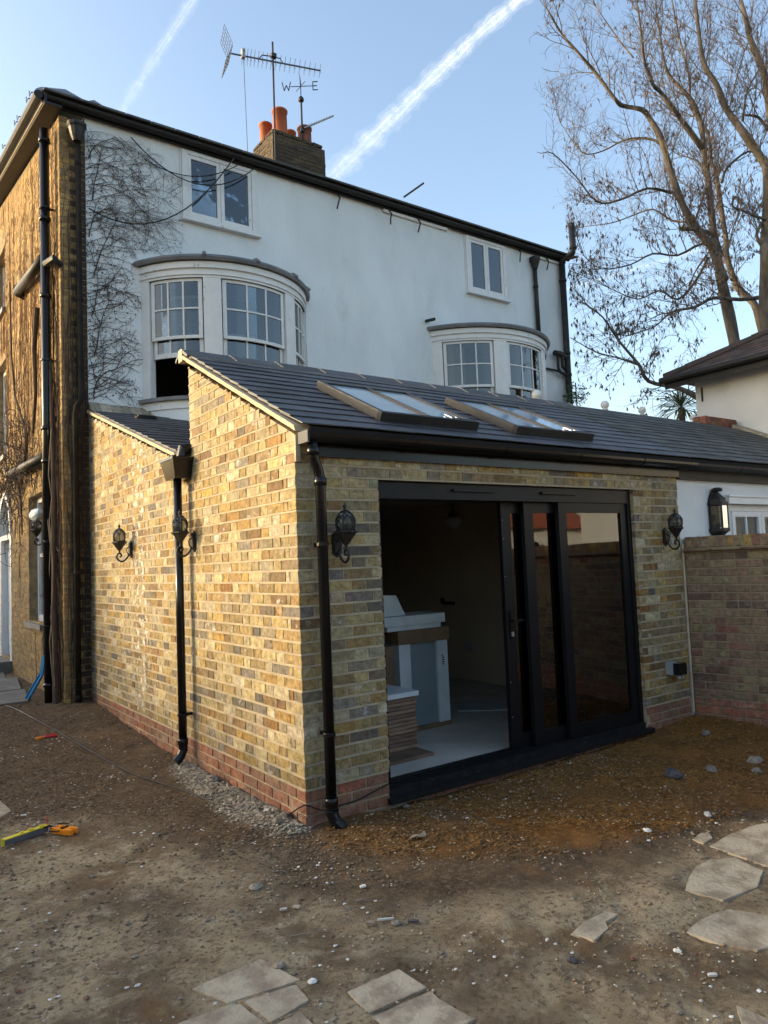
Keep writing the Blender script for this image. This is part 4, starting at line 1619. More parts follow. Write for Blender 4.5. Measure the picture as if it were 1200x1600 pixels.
def bow(x0, x1, h, zb, zt, sashes, raised, rows, cols, name='bow_window', roof_bumps=()):
    at = arc_pts(x0, x1, h, 40)
    zs, zh = zb + .16, zt - .22      # sill top and head underside
    bs = [arc_band(at, 0, 1, -.10, .0, zb, zs - .06, 40), arc_band(at, 0, 1, -.10, 0.0, zh, zt - .02, 40), arc_band(at, 0, 1, -.10, .018, zh + .035, zh + .065, 40),
          arc_band(at, 0, 1, -.10, .03, zt - .10, zt - .02, 40), arc_band(at, 0, 1, -.10, 0.008, zh - .0, zh + .012, 40)]
    edges = [0.0] + [q for s in sashes for q in s] + [1.0]
    for i in range(0, len(edges), 2):
        if edges[i + 1] - edges[i] > .005:
            bs.append(arc_band(at, edges[i], edges[i + 1], -.10, 0.004, zs - .06, zh - .0005, 5))
    o = join(bs).build(name, 'paint', HOUSE)
    fix_normals(o.data)
    s = arc_band(at, -.01, 1.01, -.12, .05, zs - .06, zs - .015, 40).build('sill', 'lead', o)
    fix_normals(s.data)
    # lead roof: low dome with a rolled edge
    n = 40
    v, f = [], []
    rings = [(-.10, zt + .0), (.075, zt - .012), (.092, zt + .022), (.075, zt + .055), (-.05, zt + .075), (-.35, zt + .12), (-.6, zt + .15)]
    for (of, z) in rings:
        for i in range(n + 1):
            p = at(-.012 + 1.024 * i / n, of)
            v.append((p.x, min(p.y, BACK + .02), z))
    for k in range(len(rings) - 1):
        for i in range(n):
            a = k * (n + 1) + i
            f.append((a, a + 1, a + n + 2, a + n + 1))
    f.append(tuple(len(v) - 1 - i for i in range(n + 1)))
    rf = MB().add(v, f).build('lead_roof', 'lead', o)
    fix_normals(rf.data)
    for t in roof_bumps:
        p, q = at(t, .10), at(t, -.5)
        MB().tube([(p.x, p.y, zt + .03), (at(t, .05).x, at(t, .05).y, zt + .075), (q.x, min(q.y, BACK), zt + .15)], [.028, .028, .02], 8).build('lead_roll', 'lead', o, smooth=True)
    zm = zs + (zh - zs) * .5
    for si, (t0, t1) in enumerate(sashes):
        for part, (za, zc, off) in enumerate(((zm - .02, zh, -.022), (zs - .015, zm + .02, -.062))):
            up = raised[si] if part == 1 else 0
            za, zc = za + up, zc + up
            if part == 1 and zc > zh:
                pass
            tw = .045 / ((x1 - x0) * 1.1)      # stile width as a share of the arc
            e0, e1 = t0 + tw * .3, t1 - tw * .3
            bb = [arc_band(at, e0, e0 + tw, off - .03, off, za, zc, 2), arc_band(at, e1 - tw, e1, off - .03, off, za, zc, 2),
                  arc_band(at, e0 + tw, e1 - tw, off - .03, off, zc - .04, zc, 10), arc_band(at, e0 + tw, e1 - tw, off - .03, off, za, za + (.06 if part == 1 else .04), 10)]
            bt = tw * .42
            for c_ in range(1, cols):
                tc = e0 + tw * .8 + (e1 - e0 - 1.6 * tw) * c_ / cols
                bb.append(arc_band(at, tc - bt / 2, tc + bt / 2, off - .026, off + .002, za + .02, zc - .02, 1))
            for r_ in range(1, rows):
                zr = za + .04 + (zc - za - .08) * r_ / rows
                bb.append(arc_band(at, e0 + tw * .5, e1 - tw * .5, off - .027, off + .001, zr - .010, zr + .010, 10))
            sh = join(bb).build('sash', 'paint', o)
            fix_normals(sh.data)
            for c_ in range(cols):
                ta = e0 + tw * .8 + (e1 - e0 - 1.6 * tw) * c_ / cols
                tb = e0 + tw * .8 + (e1 - e0 - 1.6 * tw) * (c_ + 1) / cols
                for r_ in range(rows):
                    z0_ = za + .03 + (zc - za - .06) * r_ / rows
                    z1_ = za + .03 + (zc - za - .06) * (r_ + 1) / rows
                    pp = arc_band(at, ta + bt * .3, tb - bt * .3, off - .016, off - .012, z0_ + .004, z1_ - .004, 2).build('pane', 'glass', o)
                    fix_normals(pp.data)
    return o, at


bw1, at1 = bow(.65, 3.05, .75, 3.62, 5.50, [(.05, .292), (.367, .69), (.765, .955)], [.52, 0.04, .03], 2, 3, roof_bumps=(.30, .52, .74, .9))
bw2, at2 = bow(5.46, 8.14, .75, 3.52, 5.41, [(.055, .325), (.40, .70), (.775, .95)], [0, 0, 0], 2, 3)
# white rendered apron under the first bow window, seen over the lean-to roof
ap = arc_band(at1, 0, 1, -.3, -.02, 3.30, 3.62, 40).build('bow_base', 'render', HOUSE)
fix_normals(ap.data)
ap = arc_band(at2, 0, 1, -.3, -.02, 3.20, 3.52, 40).build('bow_base', 'render', HOUSE)
fix_normals(ap.data)
# curtains inside the second bow window
mb = MB()
v, f = [], []
n = 46
for i in range(n + 1):
    t = .05 + .12 * i / n
    p = at2(t, -.16 + .02 * math.sin(i * 1.4))
    v += [(p.x, p.y, 3.6), (p.x + .02 * math.sin(i), p.y, 5.2)]
f = [(2 * i, 2 * i + 2, 2 * i + 3, 2 * i + 1) for i in range(n)]
MB().add(v, f).build('curtain', 'curtain', bw2, smooth=True)
v = []
for i in range(n + 1):
    t = .565 + .05 * i / n
    p = at2(t, -.16 + .02 * math.sin(i * 1.3))
    v += [(p.x, p.y, 3.6), (p.x + .02 * math.sin(i), p.y, 5.2)]
MB().add(v, f).build('curtain', 'curtain', bw2, smooth=True)
# a white blind pulled half way behind the first window
v = []
for i in range(13):
    p = at1(.13 + .09 * i / 12, -.2)
    v += [(p.x, p.y, 4.50), (p.x, p.y, 4.82)]
MB().add(v, [(2 * i, 2 * i + 2, 2 * i + 3, 2 * i + 1) for i in range(12)]).build('blind', 'curtain', bw1)

# ---- house flank: old stock brick, with recessed openings
# side plane x = -0.3, facing left; front return y = 5.12, x -0.3..0
SX = -0.30
SW = [(6.30, 7.30, .98, 2.72), (8.75, 9.95, .30, 3.0), (9.2, 10.3, 3.62, 5.25), (9.25, 10.3, 6.10, 7.45)]
side = wall_with_holes('flank_wall', HOUSE, 'omortar', BACK, 14.0, -.1, 7.2, SW[:3] + [(9.25, 10.3, 6.10, 7.2)], lambda u, d, z: (SX + d, u, z), 0.28)
MB().prism([(SX, BACK, 7.2), (SX, 14, 7.2), (SX, 14, 7.2 + .182 * 8.9), (SX, BACK, 7.21)], (.27, 0, 0)).build('flank_gable', 'omortar', HOUSE)
bs_ = []
for k in range(0, 112):
    zc = -.05 + (k + .5) * CH
    y = BACK + (0 if k % 2 == 0 else .1125)
    i = k % 2
    # corner brick, seen from both sides
    if zc < 7.2:
        if k % 2 == 0:
            bs_.append(((SX - .004 + BD / 2, BACK - .004 + .1075, zc), (BD, .215, CH - jt), None, 'oldb'))
            bs_.append(((SX + .11 + .1, BACK - .004 + BD / 2, zc), (.19, BD, CH - jt), None, 'chim'))  # dark bricks put the shade of this garden-facing strip into the colour
            y = BACK + .225
        else:
            bs_.append(((SX - .004 + .1075, BACK - .004 + BD / 2, zc), (.215, BD, CH - jt), None, 'oldb'))
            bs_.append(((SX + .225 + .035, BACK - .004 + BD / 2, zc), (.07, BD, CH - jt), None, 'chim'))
            y = BACK + .1125
    while y < 12:
        ln = .225 if i % 2 else .1125
        i += 1
        y1 = y + ln
        top = 7.2 + .182 * (y - BACK)
        if zc + .03 < top:
            ya, yb = y, y1
            ok = True
            for h in SW:
                if h[2] - .01 < zc < h[3] + .01:
                    if ya >= h[0] - .02 and yb <= h[1] + .02:
                        ok = False
                    elif ya < h[0] < yb:
                        yb = h[0] + .008
                    elif ya < h[1] < yb:
                        ya = h[1] - .0
            if ok and yb - ya > .04:
                bs_.append(((SX - .004 + .03, (ya + yb) / 2, zc), (.06, yb - ya - jt, CH - jt), None, 'oldb'))
        y = y1
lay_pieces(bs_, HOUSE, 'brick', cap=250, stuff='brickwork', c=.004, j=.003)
# flat brick return behind corner bricks
MB().box(SX + .003, -.001, BACK + .003, BACK + .25, -.1, 7.19).build('corner_pier', 'omortar', HOUSE)


MB().box(-.0045, .04, BACK + .0015, BACK + .24, -.1, 3.45).build('corner_joint', 'omortar', HOUSE)


def side_window(y0, y1, z0, z1, rows, dep=.11, opened=0):
    x = SX + dep
    mb = MB()
    e = .075
    mb.box(x, x + .09, y0, y0 + e, z0, z1)
    mb.box(x, x + .09, y1 - e, y1, z0, z1)
    mb.box(x, x + .09, y0 + e, y1 - e, z1 - .08, z1)
    mb.box(x, x + .09, y0 + e, y1 - e, z0, z0 + .09)
    zm = (z0 + z1) / 2 + .05
    mb.box(x + .02, x + .07, y0 + e, y1 - e, zm - .025, zm + .025)
    mb.box(x + .02, x + .05, (y0 + y1) / 2 - .012, (y0 + y1) / 2 + .012, z0 + .09, z1 - .08)
    for q in (.5,):
        mb.box(x + .021, x + .049, y0 + e, y1 - e, zm + (z1 - zm) * q - .01, zm + (z1 - zm) * q + .01)
    o = mb.build('sash_window', 'paint', HOUSE)
    MB().box(x + .035, x + .041, y0 + e, y1 - e, z0 + .09, z1 - .08).build('pane', 'glass', o)
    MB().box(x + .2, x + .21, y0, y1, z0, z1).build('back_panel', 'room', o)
    MB().box(SX - .06, x + .02, y0 - .06, y1 + .06, z0 - .07, z0 - .002).build('sill', 'lead', o)
    return o


side_window(6.30, 7.30, .98, 2.72, 3)
side_window(9.2, 10.3, 3.62, 5.25, 3)
side_window(9.25, 10.3, 6.10, 7.45, 3)
# front door in an arched white surround
mb = MB()
x = SX + .10
mb.box(SX - .012, x + .10, 8.75, 8.90, .30, 2.30)
mb.box(SX - .012, x + .10, 9.80, 9.95, .30, 2.30)
mb.box(SX - .012, x + .10, 8.90, 9.80, 2.22, 2.30)
dd = mb.build('door_surround', 'paint', HOUSE)
mb = MB()
arc = [(x, 9.35 + .52 * math.cos(t), 2.30 + .60 * math.sin(t)) for t in [PI * i / 14 for i in range(15)]]
arc2 = [(x, 9.35 + .60 * math.cos(t), 2.30 + .70 * math.sin(t)) for t in [PI * i / 14 for i in range(15)]]
for i in range(14):
    mb.prism([(SX - .03, *arc[i][1:]), (SX - .03, *arc[i + 1][1:]), (SX - .03, *arc2[i + 1][1:]), (SX - .03, *arc2[i][1:])], (.16, 0, 0))
mb.build('arch', 'paint', dd)
mb = MB()
mb.box(x, x + .05, 8.905, 9.795, .32, 2.215)
for (a, b_) in ((8.98, 9.30), (9.40, 9.72)):
    mb.box(x - .012, x - .0005, a, b_, .50, 1.05)
    mb.box(x - .012, x - .0005, a, b_, 1.20, 2.05)
mb.build('door', 'upvc', dd)
mb = MB()
mb.lathe([(.03, 0), (.03, .03)], (x - .05, 8.97, 1.22), 10)
mb.box(x - .03, x - .001, 8.95, 8.99, 1.15, 1.33)
mb.build('door_knob', 'iron', dd)
MB().box(x + .002, x + .03, 8.92, 9.78, 2.31, 2.95).build('fanlight', 'glass', dd)
mb = MB()
mb.box(-.75, SX - .005, 8.75, 9.98, .02, .30)
mb.box(-1.1, -.751, 8.75, 9.98, .02, .20)
mb.build('door_step', 'conc', dd)

# ---- roof, eaves and gutters
PITCH = .182
rf = MB()
rf.prism([(-.52, 4.98, ZE + .150), (8.92, 4.98, ZE + .165), (8.92, 14.0, ZE + .165 + 9.02 * PITCH), (-.52, 14.0, ZE + .150 + 9.02 * PITCH)], (0, 0, .030))
rf.build('roof', 'blackd', HOUSE)
rs_ = []
for i in range(30):
    x0_ = -.5 + i * .32
    for j in range(2):
        mb = MB()
        mb.obox((x0_ + .15, 5.10 + j * .32, ZE + .205 + .02 * j + .18 * .32 * j), (.155, 0, 0), (0, .2, .2 * PITCH), (0, -.002, .012))
        mb.build('roof_slate', 'oslate', HOUSE)
MB().box(-.50, 8.90, 5.055, 5.08, ZE + .065, ZE + .149).build('fascia_board', 'blackd', HOUSE)
MB().box(-.50, 8.90, 5.081, 5.106, ZE + .08, ZE + .10).build('soffit', 'blackd', HOUSE)
g = gutter(HOUSE, -.56, 8.92, 5.0, ZE + .135, 'blackd', r=.050)
# pale patched board under the right half of the gutter
for (a, b_, zz) in ((4.55, 5.9, 7.215), (8.2, 8.75, 7.215)):
    MB().box(a, b_, 5.07, 5.10, zz, zz + .045).build('patched_board', 'paint', HOUSE)
# sloping verge on the flank: soffit boards, barge board, gutter with brackets
mb = MB()
mb.prism([(-.50, 4.92, ZE - .01), (-.50, 14, ZE - .01 + 9.08 * PITCH), (-.50, 14, ZE + .13 + 9.08 * PITCH), (-.50, 4.92, ZE + .13)], (.03, 0, 0))
mb.build('barge_board', 'blackd', HOUSE)
mb = MB()
mb.prism([(-.469, 4.92, ZE + .0), (-.469, 14, ZE + 9.08 * PITCH), (-.469, 14, ZE + .03 + 9.08 * PITCH), (-.469, 4.92, ZE + .03)], (.168, 0, 0))
mb.build('soffit', 'blackd', HOUSE)
MB().prism([(-.515, 4.98, ZE + .02), (-.515, 14, ZE + .02 + 9.02 * PITCH), (-.515, 14, ZE + .045 + 9.02 * PITCH), (-.515, 4.98, ZE + .045)], (.014, 0, 0)).build('barge_edge', 'verge', HOUSE)
mb = MB()
mb.tube([(-.565, 4.92, ZE + .085), (-.565, 14, ZE + .085 + 9.08 * PITCH)], .050, 10)
vg = mb.build('verge_gutter', 'blackd', HOUSE, smooth=False)
for y in (5.15, 5.35, 6.0, 6.2, 7.2, 8.3, 9.4):
    MB().tube([(-.50, y, ZE + .2 + (y - 4.84) * PITCH), (-.60, y, ZE + .165 + (y - 4.84) * PITCH), (-.622, y, ZE + .10 + (y - 4.84) * PITCH), (-.625, y - .01, ZE + .17 + (y - 4.84) * PITCH)], .007, 5).build('gutter_bracket', 'iron', HOUSE)
# crumpled lead at the corner of the roof
mb = MB()
mb.add([(-.60, 4.93, ZE + .14), (-.25, 4.93, ZE + .17), (.28, 4.95, ZE + .18), (-.50, 5.1, ZE + .30), (-.22, 5.12, ZE + .38), (.02, 5.1, ZE + .30), (.12, 5.12, ZE + .36), (.4, 5.1, ZE + .24), (-.5, 5.5, ZE + .30), (.4, 5.5, ZE + .28)],
       [(0, 1, 4, 3), (1, 5, 4), (1, 2, 5), (2, 6, 5), (2, 7, 6), (3, 4, 8), (4, 5, 6, 9, 8), (6, 7, 9)])
mb.build('lead_cap', 'lead', HOUSE)

# brick chimney stack with four pots
cx0, cx1, cy0, cy1 = 4.14, 5.32, 8.0, 8.86
mb = MB()
mb.box(cx0 + .006, cx1 - .006, cy0 + .006, cy1 - .006, 7.6, 9.93)
chim = mb.build('chimney', 'cmortar', HOUSE)
bb = []
for k in range(32):
    zc = 7.62 + (k + .5) * CH
    grow = .0
    x = cx0 + (0 if k % 2 else .1125)
    if k % 2 == 0:
        bb.append(((cx0 + .055, cy0 + .0 + .05, zc), (.11 - jt, .10, CH - jt), None, 'chim'))
    while x < cx1 - .02:
        x1 = min(x + .225, cx1)
        if not (k > 28 and x > cx0 + .75 + .1 * (k - 28)):
            bb.append((((x + x1) / 2, cy0 + .05, zc), (x1 - x - jt, .10, CH - jt), None, 'chim'))
        x = x1
    y = cy0 + (.1025 if k % 2 else .225)
    if k % 2 == 0:
        bb.append(((cx0 + .05, cy0 + .1025 + .055, zc), (.10, .11, CH - jt), None, 'chim'))
    while y < cy1 - .02:
        y1 = min(y + .225, cy1)
        bb.append(((cx0 + .05, (y + y1) / 2, zc), (.10, y1 - y - jt, CH - jt), None, 'chim'))
        y = y1
    bb.append(((cx1 - .05, cy0 + .3, zc), (.10, .38, CH - jt), None, 'chim'))
for s in bb:
    o = link('brick', piece_mesh(s[1], .006, .007, s[3], 3), chim)
    o.location = s[0]
# sloping cement flaunching
mb = MB()
mb.add([(cx0 + .03, cy0 + .03, 9.94), (cx1 - .05, cy0 + .03, 9.94), (cx1 - .05, cy1 - .03, 9.94), (cx0 + .03, cy1 - .03, 9.94),
        (cx0 + .15, cy0 + .15, 10.06), (cx1 - .35, cy0 + .15, 10.03), (cx1 - .35, cy1 - .15, 10.03), (cx0 + .15, cy1 - .15, 10.06)],
       [(4, 5, 6, 7), (0, 1, 5, 4), (1, 2, 6, 5), (2, 3, 7, 6), (3, 0, 4, 7)])
mb.build('flaunching', 'conc', chim)
for (x, y, z, h, r, m) in ((4.42, 8.20, 10.0, .56, .145, 'terr'), (4.32, 8.62, 10.0, .47, .125, 'terr'), (4.86, 8.60, 9.97, .50, .12, 'terr'), (4.97, 8.20, 9.92, .46, .140, 'terr2')):
    pt = MB().lathe([(r * 1.05, -.12), (r * 1.0, 0), (r * .96, h - .05), (r * 1.08, h - .045), (r * 1.10, h - .01), (r * 1.04, h), (r * .86, h), (r * .84, h - .2)], (x, y, z), 20).build('chimney_pot', m, chim, smooth=False)
    pt.data.shade_smooth()

# ---- pipes on the house
# big soil stack on the flank
SXP = -.42
pipe(HOUSE, [(SXP, 5.36, 7.12), (SXP, 5.36, .10)], .056, 'soil_pipe', 'black', collars=[(SXP, 5.36, 5.95), (SXP, 5.36, 4.98), (SXP, 5.36, 3.35), (SXP, 5.36, 6.95), (SXP, 5.36, .3), (SXP, 5.36, 2.95)],
     brackets=[(SXP, 5.36, 6.1, .12, 0), (SXP, 5.36, 4.2, .12, 0), (SXP, 5.36, 2.0, .12, 0), (SXP, 5.36, 1.0, .12, 0)])
for (p, q) in (((-.42, 5.44, 5.52), (-.40, 7.45, 5.77)), ((-.42, 5.46, 3.05), (-.40, 8.3, 3.17))):
    o = MB().tube([p, q], .062, 12).build('waste_pipe', 'blackd', HOUSE)
    o.data.shade_smooth()
    mb = MB()
    mb.tube([(q[0], q[1] - .12, q[2]), (q[0] + .01, q[1] + .02, q[2] - .01), (q[0] + .12, q[1] + .06, q[2] - .03)], .070, 12)
    mb.build('collar', 'blackd', o)
mb = MB()
mb.tube([(-.42, 5.36, 5.42), (-.44, 5.22, 5.36), (-.40, 5.0, 5.36), (-.30, 5.13, 5.34)], .04, 8)
mb.build('pipe_branch', 'iron', HOUSE)
# old iron downpipe on the corner strip
pipe(HOUSE, [(-.10, 5.05, 7.02), (-.10, 5.05, 3.78), (-.11, 5.02, 3.68), (-.16, 5.0, 3.60), (-.17, 5.03, 3.52), (-.17, 5.04, .14)], .034, 'downpipe', 'matt_iron', collars=[(-.10, 5.05, 6.6), (-.10, 5.05, 4.9), (-.17, 5.04, 1.6), (-.17, 5.04, .16)])
mb = MB()
mb.lathe([(.05, -.18), (.075, -.12), (.10, -.02), (.115, 0), (.115, .04), (.10, .05)], (-.12, 5.0, 7.06), 12)
mb.build('hopper', 'iron', HOUSE)
# pipes at the right-hand end of the facade
pipe(HOUSE, [(8.0, 5.05, 7.12), (8.01, 5.05, 5.60)], .040, 'downpipe', 'iron', collars=[(8.0, 5.05, 6.6)])
MB().lathe([(.045, -.16), (.07, -.08), (.10, 0), (.10, .06)], (8.0, 5.04, 7.12), 12).build('hopper', 'iron', HOUSE)
sp = pipe(HOUSE, [(8.73, 5.02, 3.4), (8.74, 5.02, 7.2)], .060, 'soil_pipe', 'iron', collars=[(8.74, 5.02, 6.85), (8.73, 5.02, 5.42), (8.73, 5.02, 5.0)])
pipe(HOUSE, [(8.74, 5.02, 7.2), (8.74, 4.98, 7.28), (8.80, 4.80, 7.36), (8.80, 4.78, 7.45), (8.79, 4.78, 7.92)], .060, 'vent_pipe', 'iron', collars=[(8.80, 4.78, 7.42)])
mb = MB()
mb.tube([(8.68, 5.02, 5.36), (8.50, 5.0, 5.40), (8.36, 5.0, 5.40)], .055, 10)
mb.tube([(8.44, 5.0, 5.40), (8.44, 5.0, 5.12), (8.50, 5.0, 5.04), (8.68, 5.0, 5.0)], .026, 8)
mb.tube([(8.56, 5.0, 5.38), (8.56, 5.0, 5.16), (8.66, 5.0, 5.12)], .030, 8)
mb.tube([(8.14, 5.08, 5.10), (8.45, 5.04, 5.08), (8.6, 5.02, 5.04)], .022, 8)
mb.build('waste_pipe', 'iron', HOUSE)
MB().tube([(5.36, 5.12, 5.56), (5.34, 4.88, 5.52)], .028, 8).build('overflow_pipe', 'black', HOUSE)
# drooping gutter irons along the eaves
for i, x in enumerate((3.68, 4.66, 5.25, 7.6, 8.35)):
    MB().tube([(x, 5.07, 7.27), (x + .01, 5.02, 7.18), (x - .03, 5.0, 7.10), (x - .05 + .03 * (i % 2), 5.02, 7.0)], .012, 6).build('gutter_iron', 'iron', HOUSE)
MB().tube([(4.80, 4.86, 7.42), (5.02, 4.60, 7.60)], .017, 6).build('iron_rod', 'iron', HOUSE)
# loose cables on the wall by the first casement
mb = MB()
def sag(p, q, s, n=14):
    p, q = V3(p), V3(q)
    return [p.lerp(q, i / n) - V3((0, 0, s * 4 * (i / n) * (1 - i / n))) for i in range(n + 1)]
mb.tube(sag((.55, 5.06, 7.18), (2.25, 4.99, 7.22), .42), .008, 5)
mb.tube(sag((.72, 5.08, 6.95), (2.0, 4.99, 7.20), .20), .007, 5)
mb.tube(sag((.02, 5.06, 6.10), (1.92, 4.95, 7.25), .50), .009, 5)
mb.build('loose_cable', 'black', HOUSE)

# =================================================================== AERIALS AND VANE
AER = thing('television_aerial', 'big television aerial with long boom and square mesh reflector above the chimney', 'aerial')
top = (4.19, 7.98, 11.62)
MB().tube([(4.17, 7.96, 9.2), (4.19, 7.97, 11.75)], .019, 8).build('mast', 'iron', AER)
bm0, bm1 = V3((3.46, 8.0, 11.33)), V3((5.13, 7.75, 11.75 - .25))
p0, p1 = V3((3.42, 8.2, 11.36)), V3((5.12, 7.74, 11.38))
MB().bar(p0, p1, .022, .022).build('boom', 'grey', AER)
dirb = (p1 - p0).normalized()
sidev = dirb.cross(V3((0, 0, 1))).normalized()
mb = MB()
for i in range(19):
    t = (i / 18) ** 1.25
    p = p0.lerp(p1, .12 + .87 * t)
    l = .15 - .03 * t
    for s in (-1, 1):
        mb.tube([p, p + sidev * s * l * .72 + V3((0, 0, l * .62 * 1))], .0045, 4)
        mb.tube([p, p + sidev * s * l * .5 - V3((0, 0, l * .9))], .0045, 4)
mb.build('elements', 'grey', AER)
mb = MB()
for s in (1, -1):
    base_ = p0 + dirb * .0
    up = (V3((0, 0, 1)) * s - dirb * .42).normalized()
    Lh, Wd = .36, .26
    for i in range(6):
        mb.tube([base_ + up * (.03 + Lh * i / 5) - sidev * Wd, base_ + up * (.03 + Lh * i / 5) + sidev * Wd], .0045, 4)
    for i in range(6):
        a = sidev * (-Wd + 2 * Wd * i / 5)
        mb.tube([base_ + up * .03 + a, base_ + up * (.03 + Lh) + a], .0045, 4)
mb.build('reflector', 'grey', AER)
mb = MB()
q = p0.lerp(p1, .44)
mb.tube([p0.lerp(p1, .30), p0.lerp(p1, .34) + V3((0, 0, .09)), q + V3((0, 0, .1)), p0.lerp(p1, .54) + V3((0, 0, .09)), p0.lerp(p1, .57)], .011, 6)
mb.obox(V3((4.19, 7.95, 11.46)), (.05, 0, 0), (0, .04, 0), (0, 0, .04))
mb.build('boom_brace', 'iron', AER)
MB().box(3.60, 3.66, 8.08, 8.16, 11.30, 11.47).build('dipole_box', 'lgrey', AER)
MB().tube(sag((3.63, 8.1, 11.3), (3.68, 8.1, 7.9), -.0) + [], .006, 5).build('aerial_lead', 'iron', AER)

VANE = thing('weather_vane', 'thin iron weather vane lettered W and E on a pole beside the chimney pots', 'weather vane')
vx, vy = 4.86, 8.10
MB().tube([(vx, vy, 9.9), (vx, vy, 10.92)], .020, 8).build('pole', 'iron', VANE)
mb = MB()
mb.tube([(vx, vy, 10.90), (vx, vy, 11.25)], .010, 6)
mb.tube([(vx, vy, 11.20), (vx - .01, vy, 11.33), (vx - .02, vy, 11.42)], [.016, .004], 6)
mb.build('spindle', 'iron', VANE)
MB().lathe([(.03, 0), (.055, .02), (.06, .06), (.04, .10), (.02, .12)], (vx, vy, 10.84), 10).build('hub', 'iron', VANE)
# letter arms run in the plane that faces the garden
ax_ = V3((.92, -.38, 0)).normalized() * 1.0
ax_ = V3((.81, -.58, 0)).normalized()
ctr = V3((vx, vy, 11.17))
MB().tube([ctr - ax_ * .20, ctr + ax_ * .24], .008, 6).build('cross_arm', 'iron', VANE)


def stroke(name, pts, at_, parent):
    mb = MB()
    for a, b_ in pts:
        mb.tube([at_ + ax_ * a[0] + V3((0, 0, a[1])), at_ + ax_ * b_[0] + V3((0, 0, b_[1]))], .0105, 6)
    return mb.build(name, 'iron', parent)


stroke('letter_w', [((-.10, .10), (-.06, -.08)), ((-.06, -.08), (-.015, .03)), ((-.015, .03), (.03, -.08)), ((.03, -.08), (.07, .10))], ctr - ax_ * .27, VANE)
stroke('letter_e', [((-.045, .085), (-.045, -.085)), ((-.045, .085), (.055, .085)), ((-.045, 0), (.035, 0)), ((-.045, -.085), (.055, -.085))], ctr + ax_ * .29, VANE)
MB().tube([ctr + V3((0, .18, 0)), ctr - V3((0, .18, 0))], .007, 6).build('cross_arm', 'iron', VANE)

AE2 = thing('small_aerial', 'small silver television aerial tilted upwards to the right on the chimney', 'aerial')
a0, a1 = V3((4.88, 8.05, 10.28)), V3((5.42, 7.8, 10.58))
MB().bar(a0, a1, .028, .022).build('boom', 'steel', AE2)
d_ = (a1 - a0).normalized()
sv = d_.cross(V3((0, -.4, 1))).normalized()
mb = MB()
for i in range(12):
    p = a0.lerp(a1, .04 + .95 * i / 11)
    l = .13 - .05 * i / 11
    mb.tube([p - sv * l - V3((0, 0, l * .3)), p + sv * l + V3((0, 0, l * .3))], .004, 4)
mb.build('elements', 'steel', AE2)
MB().obox(a0 + V3((-.03, .03, -.03)), (.035, 0, 0), (0, .03, 0), (0, 0, .04)).build('clamp', 'iron', AE2)

# =================================================================== CREEPERS
rc = random.Random(5)
FLW = [(6.26, 7.34, .92, 2.76), (8.70, 10.0, 0, 3.05), (9.15, 10.35, 3.56, 5.3), (9.2, 10.35, 6.04, 7.5)]


def blocked(y, z):
    return any(a < y < b_ and c_ < z < d_ for a, b_, c_, d_ in FLW)


CR = thing('wall_creeper', 'bare brown creeper matted over the golden brick flank of the old house', 'creeper')
mbA, mbB = MB(), MB()


def side_strand(y, z0, z1, r, mbx, wob=.05, lean=0.0):
    pts = []
    z = z0
    ph = rc.uniform(0, 50)
    while z < z1:
        yy = y + wob * 1.3 * nz(z * 1.3, ph, 1) + wob * .5 * nz(z * 5, ph, 2) + lean * (z - z0)
        if yy < BACK + .01 or blocked(yy, z) or z > 7.15 + .18 * (yy - BACK):
            if len(pts) > 2:
                mbx.tube(pts, [r, r * .5], 4, cap=False)
            pts = []
        else:
            pts.append((SX - .012 - .02 * abs(nz(z * 3, ph, 3)) - r, yy, z))
        z += .14
    if len(pts) > 2:
        mbx.tube(pts, [r, r * .4], 4, cap=False)


for i in range(170):
    y = BACK + .03 + 4.6 * rc.random() ** 1.5
    z0 = rc.uniform(0, 5.2) if y > 6.2 or rc.random() < .4 else rc.uniform(0, 1.0)
    if z0 < 3.2 and y > 6.3 and rc.random() < .75:
        z0 = rc.uniform(3.1, 6)
    side_strand(y, z0, z0 + rc.uniform(.6, 3.2), rc.uniform(.0025, .007), mbA, .11)
for i in range(16):
    y = BACK + .05 + .75 * rc.random()
    side_strand(y, 0.05, rc.uniform(3, 7), rc.uniform(.012, .022), mbB, .09)
mbA.build('stems', 'vine', CR, kind='stuff')
mbB.build('old_stems', 'vined', CR, kind='stuff')
# fine cross twigs, like hair on the wall
mbC = MB()
for i in range(4200):
    y = BACK + .02 + 4.8 * rc.random() ** 1.3
    z = rc.uniform(.1, 7.2)
    if z < 3.1 and y > 6.05 and rc.random() < .88:
        continue
    if blocked(y, z) or z > 7.1 + .18 * (y - BACK):
        continue
    a = rc.uniform(.9, 2.3) if rc.random() < .35 else rc.uniform(0, PI)
    l = rc.uniform(.05, .20)
    x = SX - .010 - rc.random() * .045
    p = V3((x, y, z))
    q = p + V3((rc.uniform(-.02, .01), math.cos(a) * l * .5, math.sin(a) * l * .5))
    s = q + V3((rc.uniform(-.02, .01), math.cos(a + .5) * l * .5, math.sin(a + .5) * l * .5))
    mbC.tube([p, q, s], [.0028, .0014], 3, cap=False)
mbC.build('twigs', 'vine', CR, kind='stuff')
